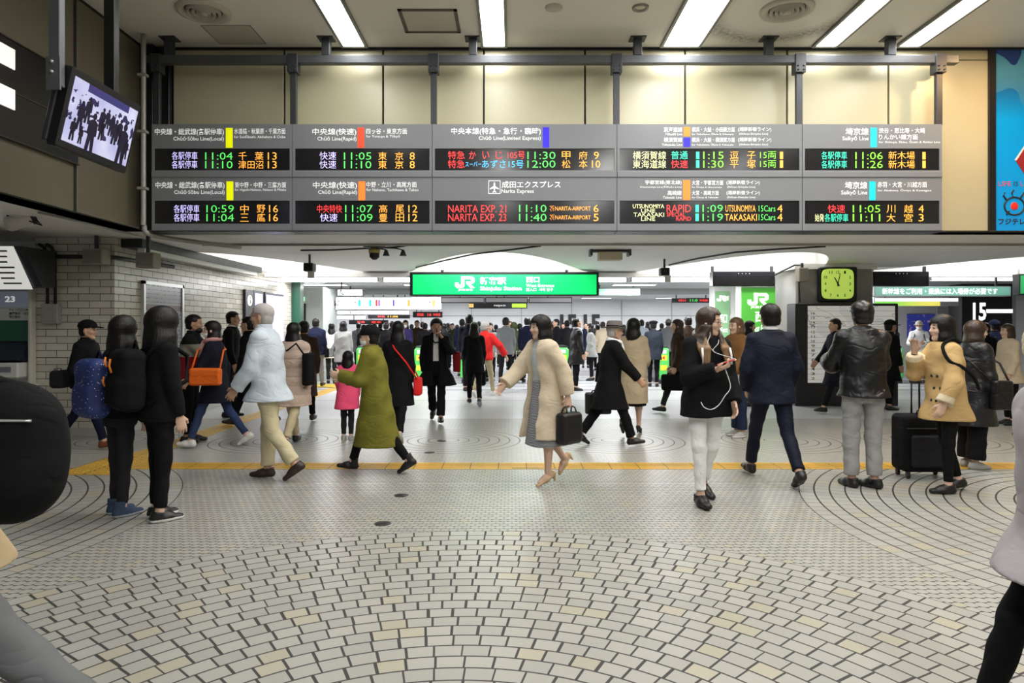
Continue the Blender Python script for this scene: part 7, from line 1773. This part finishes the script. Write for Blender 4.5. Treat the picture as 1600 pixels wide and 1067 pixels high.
MB().tube([(x0 - 0.05, Y + 0.1, 0.62), (x0 - 0.05, Y + 0.1, 0.94), (x0 + 0.03, Y + 0.1, 0.94), (x0 + 0.03, Y + 0.1, 0.62)], 0.010, 8).box((x0 - 0.07, Y + 0.08, 0.93), (x0 + 0.05, Y + 0.12, 0.965), 0, 0.01).build('pull_handle', m_black, r)
MB().tube([(x0 - 0.06, Y, 0.62), (x0 - 0.05, Y, 0.665), (x0 + 0.06, Y, 0.665), (x0 + 0.07, Y, 0.62)], 0.010, 8).build('top_handle', m_black, r)
for dx in (-0.19, 0.19):
    for dy in (-0.08, 0.10):
        wv = MB().lathe([(0.001, -0.012), (0.03, -0.010), (0.03, 0.010), (0.001, 0.012)], (x0 + dx, Y + dy, 0.03), 14, axis='x').build('wheel', m_black, r)
        MB().box((x0 + dx - 0.018, Y + dy - 0.02, 0.035), (x0 + dx + 0.018, Y + dy + 0.02, 0.075), 0, 0.006).build('fork', m_dark, wv)
SAT = mat('satin_black', (0.008, 0.008, 0.010), 0.38, bump=0.3, bscale=60, folds=0.7)
j = person(1519, 731, 1.56, 6, 'woman in a long shiny black coat and wide black trousers facing right', female=True, head=(-22, 0), hs=('bob', HAIRB, None, 0.010), tops=(jacket(SAT, hem=0.50, hw=0.225, hd=0.22, ease=0.045, aease=0.034, wr=0.007),), legs=(pants(K, w=1.2, hemr=0.10, kr=1.3),), shoe=dict(m=SHG), look=True)
cross_bag(j, -1, 'black handbag with a metal clasp on the woman in the shiny black coat', LEA, (0.10, 0.045, 0.15), 0.80, 0.10, 0.275)
# the two passers-by close to the camera, cut by the frame
MGREY = cloth('lilac_grey', (0.40, 0.38, 0.40)); HOB = cloth('hood_beige', (0.58, 0.50, 0.36))
j = person(0, 0, 1.55, 176, 'passer-by in a long lilac grey coat at the right edge, cut off by the frame', XY=(1.93, 2.34), female=True, pose=WALK_R, arms=((2, 12, 16, 4), (-18, 10, 20, 4)), hs=('bob', HAIRB), head=(-62, 12), hats=(('hood', HOB),), tops=(jacket(MGREY, hem=0.70, hw=0.22, hd=0.25, ease=0.045, aease=0.032, wr=0.007),), legs=(pants(K, w=0.9),), shoe=dict(m=mat('boot_tan', (0.36, 0.28, 0.20), 0.5), boot=0.10), look=True)
handbag(j, 0, 'dark bag low at the right edge in the hand of the passer-by in grey', KB, (0.10, 0.06, 0.13), 0.10)
j = person(0, 0, 1.70, 2, 'passer-by in a beige coat and grey trousers striding in at the left edge', XY=(-1.82, 2.12), lean=0, pose=dict(legs=((-24, 18), (47, -2)), feet=(30, -18)), arms=((-12, 8, 20, 4), (4, 8, 30, 6)), tops=(jacket(cloth('camel_coat', (0.42, 0.33, 0.20)), hem=0.74, hw=0.22, hd=0.24, ease=0.035),), legs=(pants(GRY, w=1.08, hemr=0.062, wr=0.007),), shoe=dict(m=SHK), look=True)
r = held('shoulder_bag', j, 'big rounded black bag swinging at the left edge of the picture', 'bag'); c = V3((0.36, -0.16, 1.14))
soft('bag_body', [ell(c, (0.155, 0.11, 0.21)), rbox(c, (0.13, 0.085, 0.17), 0.08)], K, r, 0.01, 0.05, 0.006)
strap(j, K, [c + V3((0.08, 0, 0.17)), V3((0.17, -0.17, 1.40)), j.sh[1] + V3((0.0, 0.03, 0.09)), V3((-0.12, -0.15, 1.30))], 0.016, parent=r)
strap(j, m_alu, smooth([c + V3((-0.12, -0.085, 0.10)), c + V3((0, -0.112, 0.105)), c + V3((0.12, -0.085, 0.10))]), 0.0035, 'zip', r)

# ------------------------------------------------------------------ the crowd at the gates
def crowd(px, ytop, Y, face, label, m, hs='short', hm=None, hem=0.7, leg=None, female=False, hats=(), look=False, pose=STAND, bag=None, arms=None):
    x = (px - CX) * Y / F
    if 17.4 < Y < 20.7 and any(abs(x * YG / Y - gx) < 0.5 for gx, YG in GATES): Y = 17.2 if Y < 19 else 20.9
    H = EYE + (HOR - ytop) * Y / F - (0.025 if hats else 0.012)
    return person(0, 0, min(max(H, 1.48), 1.83), face, label, XY=((px - CX) * Y / F, Y), near=False, female=female, hs=(hs, hm or HAIR), tops=(jacket(m, hem=hem, hw=0.21, hd=0.20),), legs=(pants(leg or K),), shoe=dict(m=SHK), hats=hats, look=look, pose=pose, arms=arms)
crowd(568, 507, 19.6, 90, 'black-coated person at the far left of the distant crowd', K, 'mid', female=True)
crowd(585, 505, 22.8, 95, 'person in dark grey in the distant crowd over the small girl in pink', KD)
crowd(603, 503, 19.3, 85, 'man in black seen from behind in front of the low red display', K)
crowd(618, 505, 22.0, 270, 'dark figure facing forward behind the black hat', DBR, look=True)
crowd(634, 499, 20.2, 268, 'masked woman in violet navy facing the camera beyond the gates', cloth('violet_navy', (0.03, 0.022, 0.08)), 'mid', female=True, hats=(('mask', MASKM),), look=True)
crowd(652, 500, 22.5, 270, 'man in dark brown far behind the phoning man', DBR, look=True)
crowd(664, 504, 20.5, 90, 'black-haired person in black just left of the phoning man', K)
crowd(694, 505, 19.8, 90, 'long-haired woman in a black coat just right of the phoning man', K, 'mid', female=True)
crowd(706, 504, 23.2, 280, 'woman in a dark olive green coat facing the camera', OLD, 'mid', HAIRB, female=True, look=True)
crowd(722, 498, 19.4, 95, 'man in a navy coat left of the red jacket', NAVY)
crowd(766, 504, 18.9, 272, 'pale-faced woman in a beige scarf and coat right of the red jacket', LGR, 'mid', female=True, look=True)
crowd(803, 503, 20.6, 90, 'person in an olive hood beyond the grey jacket man', OLD, hats=(('hood', OLD),))
crowd(812, 505, 21.2, 88, 'person in a blue grey jacket beside the suitcase', cloth('blue_grey', (0.12, 0.14, 0.19)))
crowd(838, 503, 19.6, 92, 'grey-haired man in dark clothes behind the beige coat woman', KB, 'short', HAIRG)
crowd(856, 503, 22.8, 85, 'man in black right behind the bobbed hair of the beige coat', K)
crowd(871, 498, 19.0, 200, 'man in black looking left below the first large 15', K, look=True)
crowd(886, 500, 21.5, 90, 'dark-haired person under the large 15 numbers', KD)
crowd(924, 505, 19.2, 180, 'woman in a pale grey coat just right of the leather jacket', LGR, 'mid', female=True, look=True)
crowd(942, 502, 21.5, 90, 'person in cream left of the felt hat', BEI, 'short', HAIRB)
crowd(985, 500, 20.2, 270, 'woman with a white mask above the trench coat', K, 'mid', female=True, hats=(('mask', MASKM),), look=True)
crowd(1003, 499, 22.5, 100, 'person in pale blue far behind the trench coat', PBLU)
crowd(1021, 500, 17.2, 80, 'man in a black beret and dark blue grey coat by the right gate', cloth('slate_blue', (0.020, 0.025, 0.036)), hats=(('beret', K),))
crowd(1044, 498, 21.8, 60, 'man in a grey hat and grey coat right of the beret', GRY, hats=(('bucket', HATG),))
crowd(1076, 494, 16.0, 95, 'tall dark-haired person behind the hair of the girl with glasses', DBR)
crowd(1541, 502, 12.5, 190, 'masked person in black between the shiny coat and the frame edge', K, hats=(('mask', MASKM),), look=True)
crowd(1556, 499, 14.0, 90, 'person in a dark blue knit cap by the 15 column', NAVY, hats=(('knit', NAVY),))
crowd(1392, 500, 16.5, 95, 'man in a dark peaked cap beyond the officer by the pillar', KD, hats=(('cap', KD),))
crowd(1578, 505, 10.5, 180, 'brown-haired woman in a beige hooded coat near the right edge', BEI, 'bob', HAIRB, female=True, look=True)
rr = random.Random(11)
for i, px in enumerate((560, 577, 594, 612, 627, 643, 660, 676, 700, 714, 730, 748, 775, 797, 830, 846, 864, 880, 897, 915, 934, 958, 975, 996, 1012, 1034, 1056)):
    Y = 23.6 + (i * 37 % 10) * 0.52
    j = crowd(px, 503 + rr.uniform(-2, 4), Y, rr.choice((90, 80, 100, 270, 90)), 'dark-clothed person in the far crowd beyond the ticket gates', rr.choice((K, KD, KB, NAVY, K, DBR, GRY)), rr.choice(('short', 'short', 'mid')), hem=rr.uniform(.55, .8))
    j.root['group'] = 'far crowd beyond the gates'
fit_texts()
print('script', round(time.time() - T0, 1))
